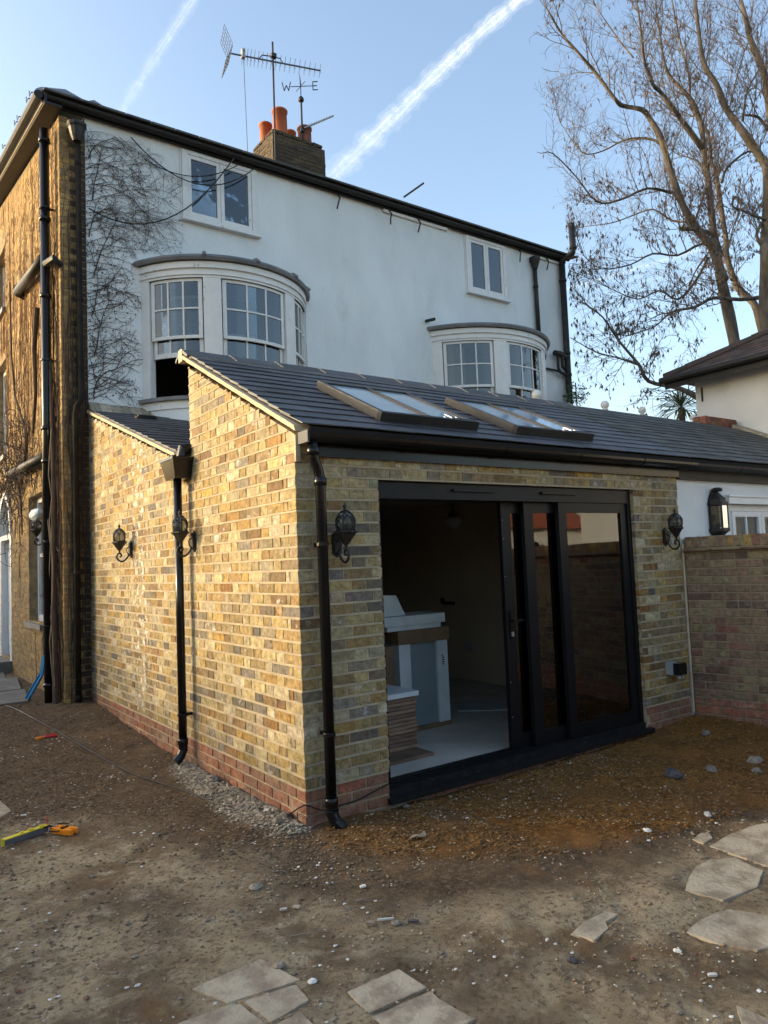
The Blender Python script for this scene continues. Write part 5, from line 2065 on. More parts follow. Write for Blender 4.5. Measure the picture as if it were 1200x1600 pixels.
# tangle of hanging growth over the door and round the lower waste pipe
mbD = MB()
for i in range(420):
    y = rc.gauss(7.7, .75)
    z = rc.gauss(3.1, .42)
    if y < 5.6 or blocked(y, z) or y > 9.8:
        continue
    p = V3((SX - .03 - rc.random() * .16, y, z))
    pts = [p]
    d_ = V3((rc.uniform(-.3, .2), rc.uniform(-1, 1), rc.uniform(-.9, .7)))
    for k in range(4):
        d_ += V3((rc.uniform(-.3, .3), rc.uniform(-.6, .6), rc.uniform(-.6, .5)))
        pts.append(pts[-1] + d_.normalized() * .09)
        if pts[-1].x > SX - .012:
            pts[-1].x = SX - .012
    mbD.tube(pts, [.006, .0025], 4, cap=False)
for (pts, r) in (([(6.95, 3.6), (7.0, 3.3), (7.25, 3.05), (7.6, 2.9), (7.85, 2.95), (8.1, 3.0)], .028), ([(7.6, 2.9), (7.5, 2.65), (7.42, 2.4), (7.40, 2.2)], .02),
                 ([(8.3, 3.0), (8.6, 3.25), (9.0, 3.4), (9.5, 3.35)], .03), ([(6.1, 5.1), (6.3, 4.6), (6.25, 4.0), (6.45, 3.5)], .035), ([(7.0, 3.6), (7.4, 3.9), (7.9, 4.3), (8.2, 5.0), (8.3, 6.2)], .022),
                 ([(5.5, 0.0), (5.55, 1.2), (5.5, 2.4), (5.62, 3.6), (5.58, 5.0)], .03), ([(5.2, 0.0), (5.26, 1.3), (5.2, 2.6), (5.3, 4.2)], .035)):
    mbD.tube([(SX - .05 - r, a + .02 * rc.uniform(-1, 1), b_) for a, b_ in pts], [r, r * .5], 7)
mbD.build('branches', 'vined', CR, kind='stuff')
mb = MB()
for k in range(5):
    y0 = 5.2 + .1 * k
    pts = [(SX - .09 - .05 * rc.random(), y0 + .12 * nz(z * .9, k, 8), z) for z in [i * .28 for i in range(1, 13)]]
    mb.tube(pts, .006, 4)
mb.build('pale_tendrils', 'stick', CR, kind='stuff')
# on the corner strip facing the garden
mb = MB()
for i in range(48):
    x = rc.uniform(SX + .01, -.02)
    ph = rc.uniform(0, 40)
    z0 = rc.uniform(0.1, 4)
    z1 = z0 + rc.uniform(1, 4)
    r = rc.uniform(.003, .008)
    pts, z = [], z0
    while z < min(z1, 7.0):
        pts.append((max(SX, min(-.012, x + .06 * nz(z * 1.5, ph))), BACK - .016 - r - .02 * abs(nz(z * 2, ph, 5)), z))
        z += .16
    if len(pts) > 2:
        mb.tube(pts, [r, r * .5], 4, cap=False)
for i in range(620):
    p = V3((rc.uniform(SX, -.02), BACK - .015 - .03 * rc.random(), rc.uniform(.1, 7.0)))
    a, l = rc.uniform(0, 3.1), rc.uniform(.04, .14)
    q = p + V3((math.cos(a) * l, -.01 * rc.random(), math.sin(a) * l))
    if SX < q.x < 0:
        mb.tube([p, q], [.003, .0015], 3, cap=False)
mb.build('corner_stems', 'vined', CR, kind='stuff')  # dark stems also carry the corner strip's shade in their colour

# the creeper that spreads over the white render
CW = thing('render_creeper', 'leafless dark creeper fanning over the white render beside the first bow window', 'creeper')
mb, mt = MB(), MB()
YB = BACK - .026
LIMX = lambda z: (1.22 if z > 5.7 else .60 + .05 * math.sin(z * 9)) if z < 6.9 else .95


def stem(x, z, ang, L_, r, depth, bend):
    pts, n = [], max(3, int(L_ / .045))
    a = ang
    for i in range(n):
        pts.append((x, YB - r, z))
        a += bend / n + rc.uniform(-.20, .20)
        x += math.cos(a) * L_ / n
        z += math.sin(a) * L_ / n
        if x > LIMX(z) + .12 * rc.random() or z > 7.17 or z < 3.66 or x < .0:
            break
        if depth and rc.random() < (.36 if depth > 1 else .26):
            stem(x, z, a + rc.choice((-1, 1)) * rc.uniform(.35, 1.1), L_ * rc.uniform(.22, .5), r * .62, depth - 1, rc.uniform(-.6, .6))
    if len(pts) > 2:
        (mb if r > .0028 else mt).tube(pts, [r, r * .45], 4, cap=False)


for i in range(58):
    z = 3.7 + 3.45 * (i + rc.random()) / 58
    if z > 5.6:
        stem(.0, z, rc.uniform(.1, .75), rc.uniform(.7, 1.5), rc.uniform(.0025, .0045), 2, rc.uniform(-1.6, -.5))
        stem(rc.uniform(.1, .7), z + rc.uniform(-.1, .1), rc.uniform(-.6, .9), rc.uniform(.3, .7), rc.uniform(.0018, .003), 2, rc.uniform(-1.2, .4))
    else:
        stem(.0, z, rc.uniform(-.3, .6), rc.uniform(.4, .95), rc.uniform(.0025, .005), 2, rc.uniform(-1.0, .9))
        stem(rc.uniform(.05, .4), z + rc.uniform(-.1, .1), rc.uniform(-.9, .9), rc.uniform(.2, .5), rc.uniform(.0018, .003), 2, rc.uniform(-1.2, 1.2))
for i in range(7):
    stem(rc.uniform(.02, .08), 3.75 + i * .5, 1.35, rc.uniform(.5, 1.0), .008, 2, rc.uniform(-.5, .2))
mb.build('stems', 'vined', CW, kind='stuff')
mt.build('twigs', 'vined', CW, kind='stuff')
# little withered bits and sucker pads clinging on
scr = MB()
for i in range(900):
    z = rc.uniform(3.7, 7.05)
    x = LIMX(z) * rc.random() ** 1.4
    r = rc.uniform(.003, .010)
    c_ = V3((x, YB - .004, z))
    scr.add([c_ + V3((r, 0, 0)), c_ + V3((0, 0, r)), c_ - V3((r, 0, 0)), c_ - V3((0, 0, r * 1.4)), c_ - V3((0, r, 0))], [(0, 1, 4), (1, 2, 4), (2, 3, 4), (3, 0, 4)])
scr.build('withered_leaves', 'vined', CW, kind='stuff')

# =================================================================== NEIGHBOUR'S EXTENSION
NB = thing('neighbour_extension', 'white rendered neighbouring extension with old grey slate roof', 'extension')
wall = wall_with_holes('front_wall', NB, 'nrender', 4.152, 9.0, -.1, 2.44, [(5.10, 6.90, 1.15, 2.06)], lambda u, d, z: (u, .012 + d, z), .25)
MB().box(4.16, 9.0, 2.2, 2.25, 2.4, 3.3).build('rear_wall', 'nrender', NB)
mb = MB()
y = .02
for (a, b_) in ((5.10, 6.90),):
    mb.box(a, a + .06, y + .03, y + .10, 1.15, 2.06)
    mb.box(b_ - .06, b_, y + .03, y + .10, 1.15, 2.06)
    mb.box(a + .06, b_ - .06, y + .03, y + .10, 1.99, 2.06)
    mb.box(a + .06, b_ - .06, y + .03, y + .10, 1.15, 1.22)
wn = mb.build('casement_window', 'upvc', NB)
MB().box(5.02, 6.98, y - .05, y + .02, 2.06, 2.13).build('head_moulding', 'upvc', wn)
MB().box(5.00, 7.00, y - .065, y + .02, 2.131, 2.15).build('head_moulding', 'upvc', wn)
for a, b_ in ((5.165, 5.75), (5.76, 6.30), (6.31, 6.83)):
    mb = MB()
    mb.box(a, a + .055, y + .01, y + .07, 1.225, 1.985)
    mb.box(b_ - .055, b_, y + .01, y + .07, 1.225, 1.985)
    mb.box(a + .055, b_ - .055, y + .01, y + .07, 1.93, 1.985)
    mb.box(a + .055, b_ - .055, y + .01, y + .07, 1.225, 1.28)
    mb.box((a + b_) / 2 - .012, (a + b_) / 2 + .012, y + .02, y + .06, 1.28, 1.93)
    mb.build('sash', 'upvc', wn)
    MB().box(a + .05, b_ - .05, y + .035, y + .04, 1.27, 1.94).build('pane', 'glass', wn)
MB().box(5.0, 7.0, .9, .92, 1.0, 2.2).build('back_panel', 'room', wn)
MB().box(W + .006, 9.0, -.030, .010, 2.285, 2.405).build('fascia_board', 'blackd', NB)
MB().box(W + .006, 9.0, -.045, -.031, 2.405, 2.452).build('eaves_board', 'blackd', NB)
gutter(NB, 4.305, 9.0, -.105, 2.428, 'blackd')
fr3 = roof_frame(-.10, 2.475, SL)
ex, es, en, o_ = fr3
MB().obox(o_ + ex * 6.65 + es * LEN1 / 2 - en * .022, ex * 2.34, es * (LEN1 / 2 - .01), en * .018).build('roof_deck', 'deck', NB)
slates(NB, 'roof_slate', 'oslate', fr3, 4.285, 8.995, LEN1 - .02, .172, .27, seed=9, cap=300, off=.0)
x = 4.76
while x < 8.2:
    mb = MB()
    mb.prism([(x + .004, yR + a, zR - .012 + b_) for a, b_ in [(-.13, -.06), (-.08, -.02), (0, .02), (.08, -.02), (.13, -.06), (0, -.03)]][::-1], (.442, 0, 0))
    mb.build('ridge_tile', 'oslate', NB)
    x += .45
mb = MB()
mb.prism([(8.99, .15, 2.60), (8.80, .12, 2.585), (8.72, 1.9, 3.46), (8.99, 1.9, 3.46)], (0, -.02, .045))
mb.build('flashing', 'spoil', NB)
# low brick stub on the ridge by the tall white wall
ST = thing('brick_stub', 'low red brick stub on the slate ridge against the tall white wall', 'parapet')
MB().box(8.06, 8.94, 1.94, 2.12, 3.36, 3.60).build('mortar_core', 'rmortar', ST)
sp_ = []
for k in range(3):
    x = 8.05 - (.06 if k % 2 else 0)
    while x < 8.92:
        a, b_ = max(x, 8.05), min(x + .112, 8.95)
        if b_ - a > .03:
            sp_.append((((a + b_) / 2, 1.975, 3.42 + k * .075), (b_ - a - .01, .09, .065), None, 'rough_red'))
        x += .112
for k in range(3):
    sp_.append(((8.09, 2.07, 3.42 + k * .075), (.10, .10, .065), None, 'rough_red'))
lay_pieces(sp_, ST, 'brick', c=.004, j=.003)

# ball finials of the railing behind the ridge
for i, (x, s) in enumerate(((5.14, 1), (6.58, .92), (7.47, .85), (8.86, .8))):
    mb = MB()
    r = .066 * s
    mb.lathe([(.05, -.5), (.05, -.16), (.075, -.15), (.075, -.125), (.04, -.11), (.028, -.085), (.05, -.07), (.03, -.055)] , (x, 2.6, 3.76), 14)
    ps = MB()
    prof = [(r * math.sin(PI * k / 10) + .0005, -r * math.cos(PI * k / 10)) for k in range(11)]
    f = thing('ball_finial', ('largest white ball finial, in front of the second bow window', 'white ball finial left of the middle pair behind the slate ridge', 'white ball finial right of the middle pair behind the slate ridge', 'white ball finial just left of the red brick stub')[i], 'finial', 'ball finials behind the slate ridge')
    mb.build('post', 'offwhite', f, smooth=False)
    ps.lathe(prof, (x, 2.6, 3.76), 16).build('ball', 'offwhite', f, smooth=True)
MB().box(4.6, 9.0, 2.57, 2.63, 3.20, 3.27).build('railing', 'offwhite', None, label='white rail that carries the ball finials behind the ridge', cat='railing')

# =================================================================== GARDEN WALL
GW = thing('garden_wall', 'red and brown brick garden wall with brick on edge coping', 'garden wall')
gu = V3((.2085, -.978, 0)).normalized()
gn = V3((-gu.y * -1, 0, 0))
gn = V3((-.978, -.2085, 0)).normalized()
gs = V3((4.172, -.02, 0))
ga = math.atan2(gu.y, gu.x)
core = MB()
LW = 6.5
core.obox(gs + gu * LW / 2 - gn * .11 + V3((0, 0, .735)), gu * LW / 2, gn * .105, V3((0, 0, .865)))
core.build('mortar_core', 'gmortar', GW)
sp_ = []
for k in range(-3, 21):
    zc = .225 + (k + .5) * CH if k >= 0 else .225 + (k + .5) * CH
    u = 0.0 if k % 2 == 0 else .1125
    if k % 2:
        p = gs + gu * .053 + gn * (-BD / 2 + .002) + V3((0, 0, zc))
        if k < 18:
            sp_.append((tuple(p), (.1025, BD, .065), (0, 0, ga), 'gard' if k >= 0 else 'red'))
    while u < LW and k < 18:
        hd = k >= 0 and random.random() < .22
        ln = .1125 if hd else .225
        p = gs + gu * (u + ln / 2) + gn * (-BD / 2 + (.002 if k >= 0 else .004)) + V3((0, 0, zc))
        sp_.append((tuple(p), (ln - .010, BD, .065), (0, 0, ga), 'gard' if k >= 0 else 'red'))
        u += ln
lay_pieces(sp_, GW, 'brick', cap=280, stuff='brickwork', visible=lambda p: p.y > -1.2)
cr = MB()
u = 0
tl = []
while u < LW:
    p = gs + gu * (u + .13) - gn * .09 + V3((0, 0, 1.60))
    tl.append((tuple(p), (.255, .30, .022), (0, 0, ga), 'gard'))
    u += .262
lay_pieces(tl, GW, 'creasing_tile', cap=60, c=.004, j=.002)
u = 0
tl = []
while u < LW:
    p = gs + gu * (u + .036) - gn * .105 + V3((0, 0, 1.672))
    tl.append((tuple(p), (.064, .215, .105), (0, 0, ga), 'oldb' if random.random() < .35 else 'gard'))
    u += .0755
lay_pieces(tl, GW, 'coping_brick', cap=90, c=.005, j=.003)
MB().obox(gs + gu * LW / 2 - gn * .105 + V3((0, 0, 1.66)), gu * LW / 2, gn * .10, V3((0, 0, .05))).build('coping_mortar', 'gmortar', GW)
# thin pale conduit in the corner between the two walls
mb = MB()
mb.tube([(4.153, -.018, 1.66), (4.155, -.016, 1.0), (4.152, -.018, .28), (4.15, -.02, .08)], .010, 8)
mb.build('conduit', 'verge', None, label='thin pale conduit running down the corner beside the garden wall', cat='conduit')

# =================================================================== TALL WHITE BUILDING ON THE RIGHT
WB = thing('white_outbuilding', 'cream white building with brown tiled hipped roof at the right edge', 'building')
MB().box(9.003, 15, -5.0, 2.62, -.1, 4.42).build('wall', 'offwhite', WB)
v = [(8.68, 2.92, 4.42), (8.68, -5.3, 4.42), (15.3, -5.3, 4.42), (15.3, 2.92, 4.42), (12.0, -.4, 6.18), (12.0, -2.0, 6.18)]
MB().add(v, [(0, 1, 2, 3), (0, 4, 5, 1), (0, 3, 4), (3, 2, 5, 4), (1, 5, 2)]).build('roof', 'blackd', WB)
# rows of plain tiles on the two near slopes
up = (V3((12, 0, 6.18)) - V3((8.68, 0, 4.42)))
sl_ = up.length
up.normalize()
nn = V3((-up.z, 0, up.x))
tl = []
pt = math.atan2(up.z, up.x)
for r_ in range(int(sl_ / .16)):
    s = r_ * .16
    x, z = 8.60 + up.x * s, 4.40 + up.z * s
    yend = 2.95 - up.x * s
    y = -1.6 + (.09 if r_ % 2 else 0)
    while y < yend:
        p = V3((x, y, z)) + up * .12 + nn * (.028)
        tl.append((tuple(p), (.26, .172, .014), (random.uniform(-.02, .02), -pt + .06, random.uniform(-.02, .02)), 'rtile'))
        y += .18
lay_pieces(tl, WB, 'roof_tile', cap=200, stuff='roof_tiles', c=.003, j=.002)
hp_ = MB()
for i in range(9):
    a = V3((8.66, 2.94, 4.47)).lerp(V3((12, -.4, 6.24)), i * .075)
    b_ = V3((8.66, 2.94, 4.47)).lerp(V3((12, -.4, 6.24)), i * .075 + .078)
    o = MB().tube([a, b_], [.085, .075], 8).build('hip_tile', 'rtile', WB)
MB().box(8.64, 8.672, -5.3, 2.94, 4.28, 4.43).build('fascia_board', 'blackd', WB)
MB().box(8.673, 9.0, -5.3, 2.94, 4.395, 4.415).build('soffit', 'blackd', WB)
mb = MB()
mb.tube([(8.585, -5.3, 4.42), (8.585, 2.98, 4.42)], .055, 10)
mb.build('gutter', 'blackd', WB)
MB().box(8.70, 8.88, -3, .9, 4.415, 4.418).build('pale_gap', 'paint', WB)
MB().tube([(8.99, 2.50, 4.25), (8.985, 2.50, 4.02)], .014, 6).build('iron_stay', 'iron', WB)

# =================================================================== BARE TREE
TREE = thing('bare_tree', 'tall leafless tree with several leaning trunks and hanging seed pods', 'tree')
LIMBS = [[[[12.38,3.66,5.5],[12.25,3.61,5.66],[12.2,3.67,6.39],[11.9,3.64,7.23],[12.01,3.62,7.01],[11.72,3.65,7.67],[11.55,3.74,7.9],[11.31,3.82,8.2],[11.07,3.89,8.64],[10.9,3.95,9.22],[10.65,3.95,9.79],[10.48,4.07,10.23],[10.24,4.07,10.31],[9.99,4.32,10.44],[9.72,4.3,10.49],[9.49,4.53,11.06],[9.02,4.6,11.39],[8.89,4.8,11.78],[8.49,4.8,12.13]],0.15,0.018],[[[12.07,3.71,7.57],[11.96,3.73,8.12],[12.08,3.83,9.22],[11.92,3.78,9.77],[12.06,3.89,10.54],[11.81,3.92,10.97],[11.68,4.24,11.57],[11.48,4.26,11.85],[11.58,4.37,12.52],[11.47,4.35,13.06]],0.098,0.018],[[[12.0,3.81,9.85],[11.67,3.82,10.04],[11.39,3.88,10.31],[11.0,3.87,10.5],[10.76,3.95,10.78],[10.4,3.88,10.77],[10.25,3.93,11.18],[9.94,3.76,11.54],[9.87,3.76,12.1]],0.083,0.018],[[[13.42,3.61,6.02],[13.49,3.68,6.4],[13.34,3.72,6.83],[13.19,3.97,7.25],[13.01,4.06,7.93],[13.1,4.09,8.32],[13.04,4.13,9.19],[13.02,4.16,9.85],[13.02,4.26,10.16],[12.99,4.25,10.77],[12.81,4.5,11.46],[12.75,4.46,12.13],[12.73,4.61,13.12],[12.53,4.61,13.95]],0.112,0.018],[[[12.38,3.03,5.71],[12.47,3.04,6.5],[12.34,2.91,7.35],[12.54,2.96,7.94],[12.43,2.79,9.04],[12.5,2.94,9.45],[12.14,3.04,9.87],[11.98,3.3,10.52],[11.75,3.33,10.94],[11.68,3.51,11.43],[11.54,3.5,12.03],[11.56,3.54,12.8]],0.165,0.036],[[[13.37,3.04,10.26],[13.34,3.08,11.12],[13.23,3.08,11.59],[13.13,3.25,12.38],[12.99,3.23,12.7],[13.02,3.36,13.4]],0.112,0.045],[[[10.85,3.61,4.47],[10.54,3.68,4.59],[10.32,3.84,4.71],[9.82,4.03,4.8],[9.64,4.09,5.11],[9.27,4.22,5.54],[8.95,4.31,5.97],[8.67,4.44,6.2]],0.075,0.011],[[[9.69,4.14,5.13],[9.22,4.25,5.23],[8.94,4.51,5.37],[8.35,4.6,5.58]],0.026,0.009],[[[12.83,3.24,6.72],[12.25,3.43,6.62],[11.76,3.72,6.66],[11.23,3.81,6.41],[10.92,4.02,6.35],[10.49,3.99,6.16],[10.3,4.15,5.96],[9.64,4.28,5.72]],0.056,0.011],[[[11.88,3.84,7.57],[11.59,3.99,7.06],[11.14,4.13,6.65],[10.76,4.28,6.81],[10.29,4.47,6.61],[9.74,4.69,6.8]],0.038,0.009],[[[11.4,4.08,8.9],[11.18,4.16,8.91],[10.54,4.25,8.86],[10.11,4.59,8.66],[9.5,4.69,8.5],[9.15,4.88,9.0],[8.58,4.94,9.33],[8.36,5.04,9.32]],0.041,0.009],[[[11.09,4.21,9.96],[10.98,4.51,10.18],[10.65,4.78,10.17],[10.48,5.24,10.1],[10.14,5.48,10.11],[10.0,5.87,10.91]],0.034,0.009],[[[12.43,2.91,8.12],[12.17,3.02,8.2],[11.98,3.14,8.3],[11.79,3.21,8.36],[11.77,3.15,8.51],[11.86,3.09,8.44],[11.76,3.07,8.15],[11.7,3.18,7.91],[11.52,3.18,7.56]],0.034,0.011],[[[12.43,2.96,7.52],[12.21,3.0,7.77],[12.46,2.99,8.09]],0.045,0.036],[[[11.82,3.73,8.02],[11.4,3.77,8.02],[11.1,3.95,8.04]],0.056,0.045],[[[12.05,3.72,7.61],[11.66,3.81,7.8],[11.1,4.04,7.52],[10.55,4.23,7.51],[10.08,4.45,7.26],[9.45,4.66,7.13],[9.11,4.79,7.37]],0.038,0.009],[[[12.39,3.71,9.25],[12.63,3.69,9.64],[12.89,3.39,9.91],[13.29,3.35,9.97],[13.29,3.29,10.19]],0.038,0.018],[[[11.6,3.99,8.32],[11.48,4.34,8.46],[11.17,4.56,8.72],[11.11,4.99,8.76],[10.75,5.26,8.62],[10.5,5.82,8.7]],0.03,0.009],[[[11.91,3.7,9.07],[11.78,3.87,9.6],[11.57,4.12,9.79]],0.026,0.009],[[[11.75,3.99,8.38],[11.97,3.82,9.06],[12.32,3.82,9.49]],0.03,0.018],[[[11.86,3.86,7.62],[11.49,3.88,7.26],[11.4,3.96,7.04]],0.03,0.009],[[[12.25,3.11,10.22],[12.45,3.08,10.89],[12.82,3.0,11.43]],0.026,0.013],[[[12.67,2.83,10.01],[12.57,2.95,10.32],[12.25,3.04,10.31]],0.038,0.027],[[[10.61,4.41,11.73],[10.54,4.69,12.29],[10.14,4.91,12.99]],0.022,0.009],[[[12.8,3.64,10.99],[13.32,3.48,12.38],[13.92,3.21,13.34]],0.022,0.009]]
rt = random.Random(3)


def smooth(pts, k=3):
    out = []
    P_ = [V3(p) for p in pts]
    for i in range(len(P_) - 1):
        p0_, p1_, p2_, p3_ = P_[max(i - 1, 0)], P_[i], P_[i + 1], P_[min(i + 2, len(P_) - 1)]
        for j in range(k):
            t = j / k
            out.append(.5 * ((2 * p1_) + (p2_ - p0_) * t + (2 * p0_ - 5 * p1_ + 4 * p2_ - p3_) * t * t + (3 * p1_ - p0_ - 3 * p2_ + p3_) * t ** 3))
    out.append(P_[-1])
    return out


tw1, tw2, pods = MB(), MB(), MB()
ctrT = V3((12.6, 4.2, 6.5))


def pod(p):
    for k in range(rt.choice((1, 1, 2, 3))):
        l, r = rt.uniform(.05, .12), rt.uniform(.008, .014)
        d_ = V3((rt.uniform(-.35, .35), rt.uniform(-.35, .35), -1)).normalized() * l
        a = d_.orthogonal().normalized() * r
        b_ = a.cross(d_.normalized())
        m_ = p + d_ * .55
        pods.add([p, m_ + a, m_ + b_, m_ - a, m_ - b_, p + d_], [(0, 1, 2), (0, 2, 3), (0, 3, 4), (0, 4, 1), (5, 2, 1), (5, 3, 2), (5, 4, 3), (5, 1, 4)])


def clear(p):
    'kept clear of the house: pruned back from its corner'
    a = math.atan2(p.x - CAM.x, p.y - CAM.y)
    return a > .888 or (p.z > 9.3 and a > .862 + .03 * nz(p.z * 1.3, p.x))


def shoot(p, d_, L_, r, lvl, droop):
    n = {1: 8, 2: 5, 3: 3}[lvl]
    pts = [p]
    d_ = d_.normalized()
    kids = []
    for i in range(n):
        j = {1: .16, 2: .24, 3: .3}[lvl]
        d_ = (d_ + V3((rt.uniform(-j, j), rt.uniform(-j, j), rt.uniform(-j, j) + (.07 if not droop else -.05) * (1 if lvl == 1 else .6)))).normalized()
        p = p + d_ * L_ / n
        if not clear(p):
            break
        pts.append(p)
        if lvl < 3 and i > 0:
            kids.append((p, d_.copy()))
    if len(pts) < 2:
        return
    (tw1 if lvl == 1 else tw2).tube(pts, [r, max(.0022, r * .3)], 4 if lvl == 1 else 3, cap=False)
    if lvl < 3:
        for (q, e) in kids:
            for _ in range(rt.choice((1, 1, 2)) if lvl == 1 else rt.choice((0, 1, 1, 2))):
                s = V3((rt.uniform(-1, 1), rt.uniform(-1, 1), rt.uniform(-.6, 1)))
                s = (s - e * s.dot(e)).normalized()
                shoot(q, e * .8 + s * rt.uniform(.5, 1.1), L_ * rt.uniform(.25, .5), r * .5, lvl + 1, droop)
    if lvl >= 2 and rt.random() < (.22 if p.z < 9 else .06):
        pod(pts[-1])


allr = V3((12.9, 2.8, 0))
for li, (pts, r0, r1) in enumerate(LIMBS):
    sp3 = smooth(pts)
    n = len(sp3)
    rr = [.86 * (r0 + (r1 - r0) * (i / (n - 1)) ** .8) * (1 + .07 * math.sin(i * 1.3 + li)) for i in range(n)]
    if r0 > .10:
        base = V3(pts[0]).copy()
        sp3 = [V3((base.x + .2, base.y - .1, -.3)), V3((base.x + .12, base.y - .05, base.z * .5))] + sp3
        rr = [r0 * 1.5, r0 * 1.2] + rr
    o = MB().tube(sp3, rr, 10 if r0 > .06 else 7).build('trunk' if r0 > .09 else 'limb', 'bark', TREE, smooth=True)
    # shoots along the limb
    acc = 0
    for i in range(2, n):
        seg = (sp3[i] - sp3[i - 1]).length
        acc += seg
        gap = .155 if r0 < .12 else .20
        while acc > gap:
            acc -= gap
            d_ = (sp3[i] - sp3[i - 1]).normalized()
            f = i / n
            if r0 > .10 and f < .22:
                continue
            s = V3((rt.uniform(-1, 1), rt.uniform(-1, 1), rt.uniform(-.35, 1.0)))
            s = (s - d_ * s.dot(d_)).normalized()
            q = sp3[i]
            droop = q.z < 7.5 and rt.random() < .6
            L_ = rt.uniform(.4, 1.25) * (1.15 if q.z > 8 else .9)
            dirn = d_ * rt.uniform(.3, 1.0) + s * .9 + V3((0, 0, .5 if not droop else -.12))
            shoot(q, dirn, L_, min(.0115, rr[min(i, len(rr) - 1)] * .5), 1, droop)
    for _ in range(3):
        d_ = (sp3[-1] - sp3[-3]).normalized()
        shoot(sp3[-1], d_ + V3((rt.uniform(-.5, .5), rt.uniform(-.5, .5), rt.uniform(-.2, .6))), rt.uniform(.4, .9), .008, 1, sp3[-1].z < 7)
tw1.build('branches', 'twig', TREE, kind='stuff')
tw2.build('twigs', 'twig', TREE, kind='stuff')
pods.build('seed_pods', 'pod', TREE, kind='stuff')

# spiky plant behind the ridge
SP = thing('spiky_palm', 'dark spiky leaved cordyline palm against the cream building corner', 'palm')
mb = MB()
c_ = V3((11.6, 4.5, 4.55))
mb.tube([(11.6, 4.5, -.1), (11.58, 4.5, 2.4), c_], [.10, .07], 8)
mb.build('trunk', 'bark', SP)
mb = MB()
for i in range(120):
    th, ph = rt.uniform(0, 2 * PI), rt.uniform(-.5, 1.3)
    d_ = V3((math.cos(th) * math.cos(ph), math.sin(th) * math.cos(ph), math.sin(ph)))
    l = rt.uniform(.45, .75)
    sd = d_.cross(V3((0, 0, 1))).normalized() * .018
    p1_, p2_ = c_ + d_ * l * .6, c_ + d_ * l + V3((0, 0, -.18))
    mb.add([c_, p1_ + sd, p2_, p1_ - sd, p1_ + V3((0, 0, -.01))], [(0, 1, 4), (0, 4, 3), (1, 2, 4), (4, 2, 3)])
mb.build('leaves', 'leaf', SP, kind='stuff')


# shrub poking up by the soil pipe
def leaf_cloud(mb, c_, rx, ry, rz, n, size, rnd, shell=.0):
    for _ in range(n):
        while True:
            p = V3((rnd.uniform(-1, 1), rnd.uniform(-1, 1), rnd.uniform(-1, 1)))
            if shell < p.length < 1:
                break
        k = 1 + .25 * noise.noise(p * 2.3 + V3(c_) * .7)
        p = V3(c_) + V3((p.x * rx * k, p.y * ry * k, p.z * rz * k))
        a = V3((rnd.uniform(-1, 1), rnd.uniform(-1, 1), rnd.uniform(-1, 1))).normalized()
        b_ = a.orthogonal().normalized()
        s = size * rnd.uniform(.6, 1.3)
        c2 = a.cross(b_)
        mb.add([p - a * s, p + b_ * s * .45 + c2 * s * .1, p + a * s, p - b_ * s * .45 + c2 * s * .1], [(0, 1, 2, 3)])
    return mb


SH = thing('small_shrub', 'small green leafy sprig growing behind the ridge beside the soil pipe', 'shrub')
mb = MB()
leaf_cloud(mb, (8.62, 4.75, 4.60), .30, .2, .22, 260, .035, rt)
leaf_cloud(mb, (8.35, 4.6, 4.45), .25, .2, .12, 160, .03, rt)
mb.build('leaves', 'leaf', SH, kind='stuff')
MB().tube([(8.6, 4.8, 3.3), (8.62, 4.76, 4.1), (8.6, 4.75, 4.8)], .012, 5).build('stem', 'bark', SH)

# =================================================================== WALL LAMPS


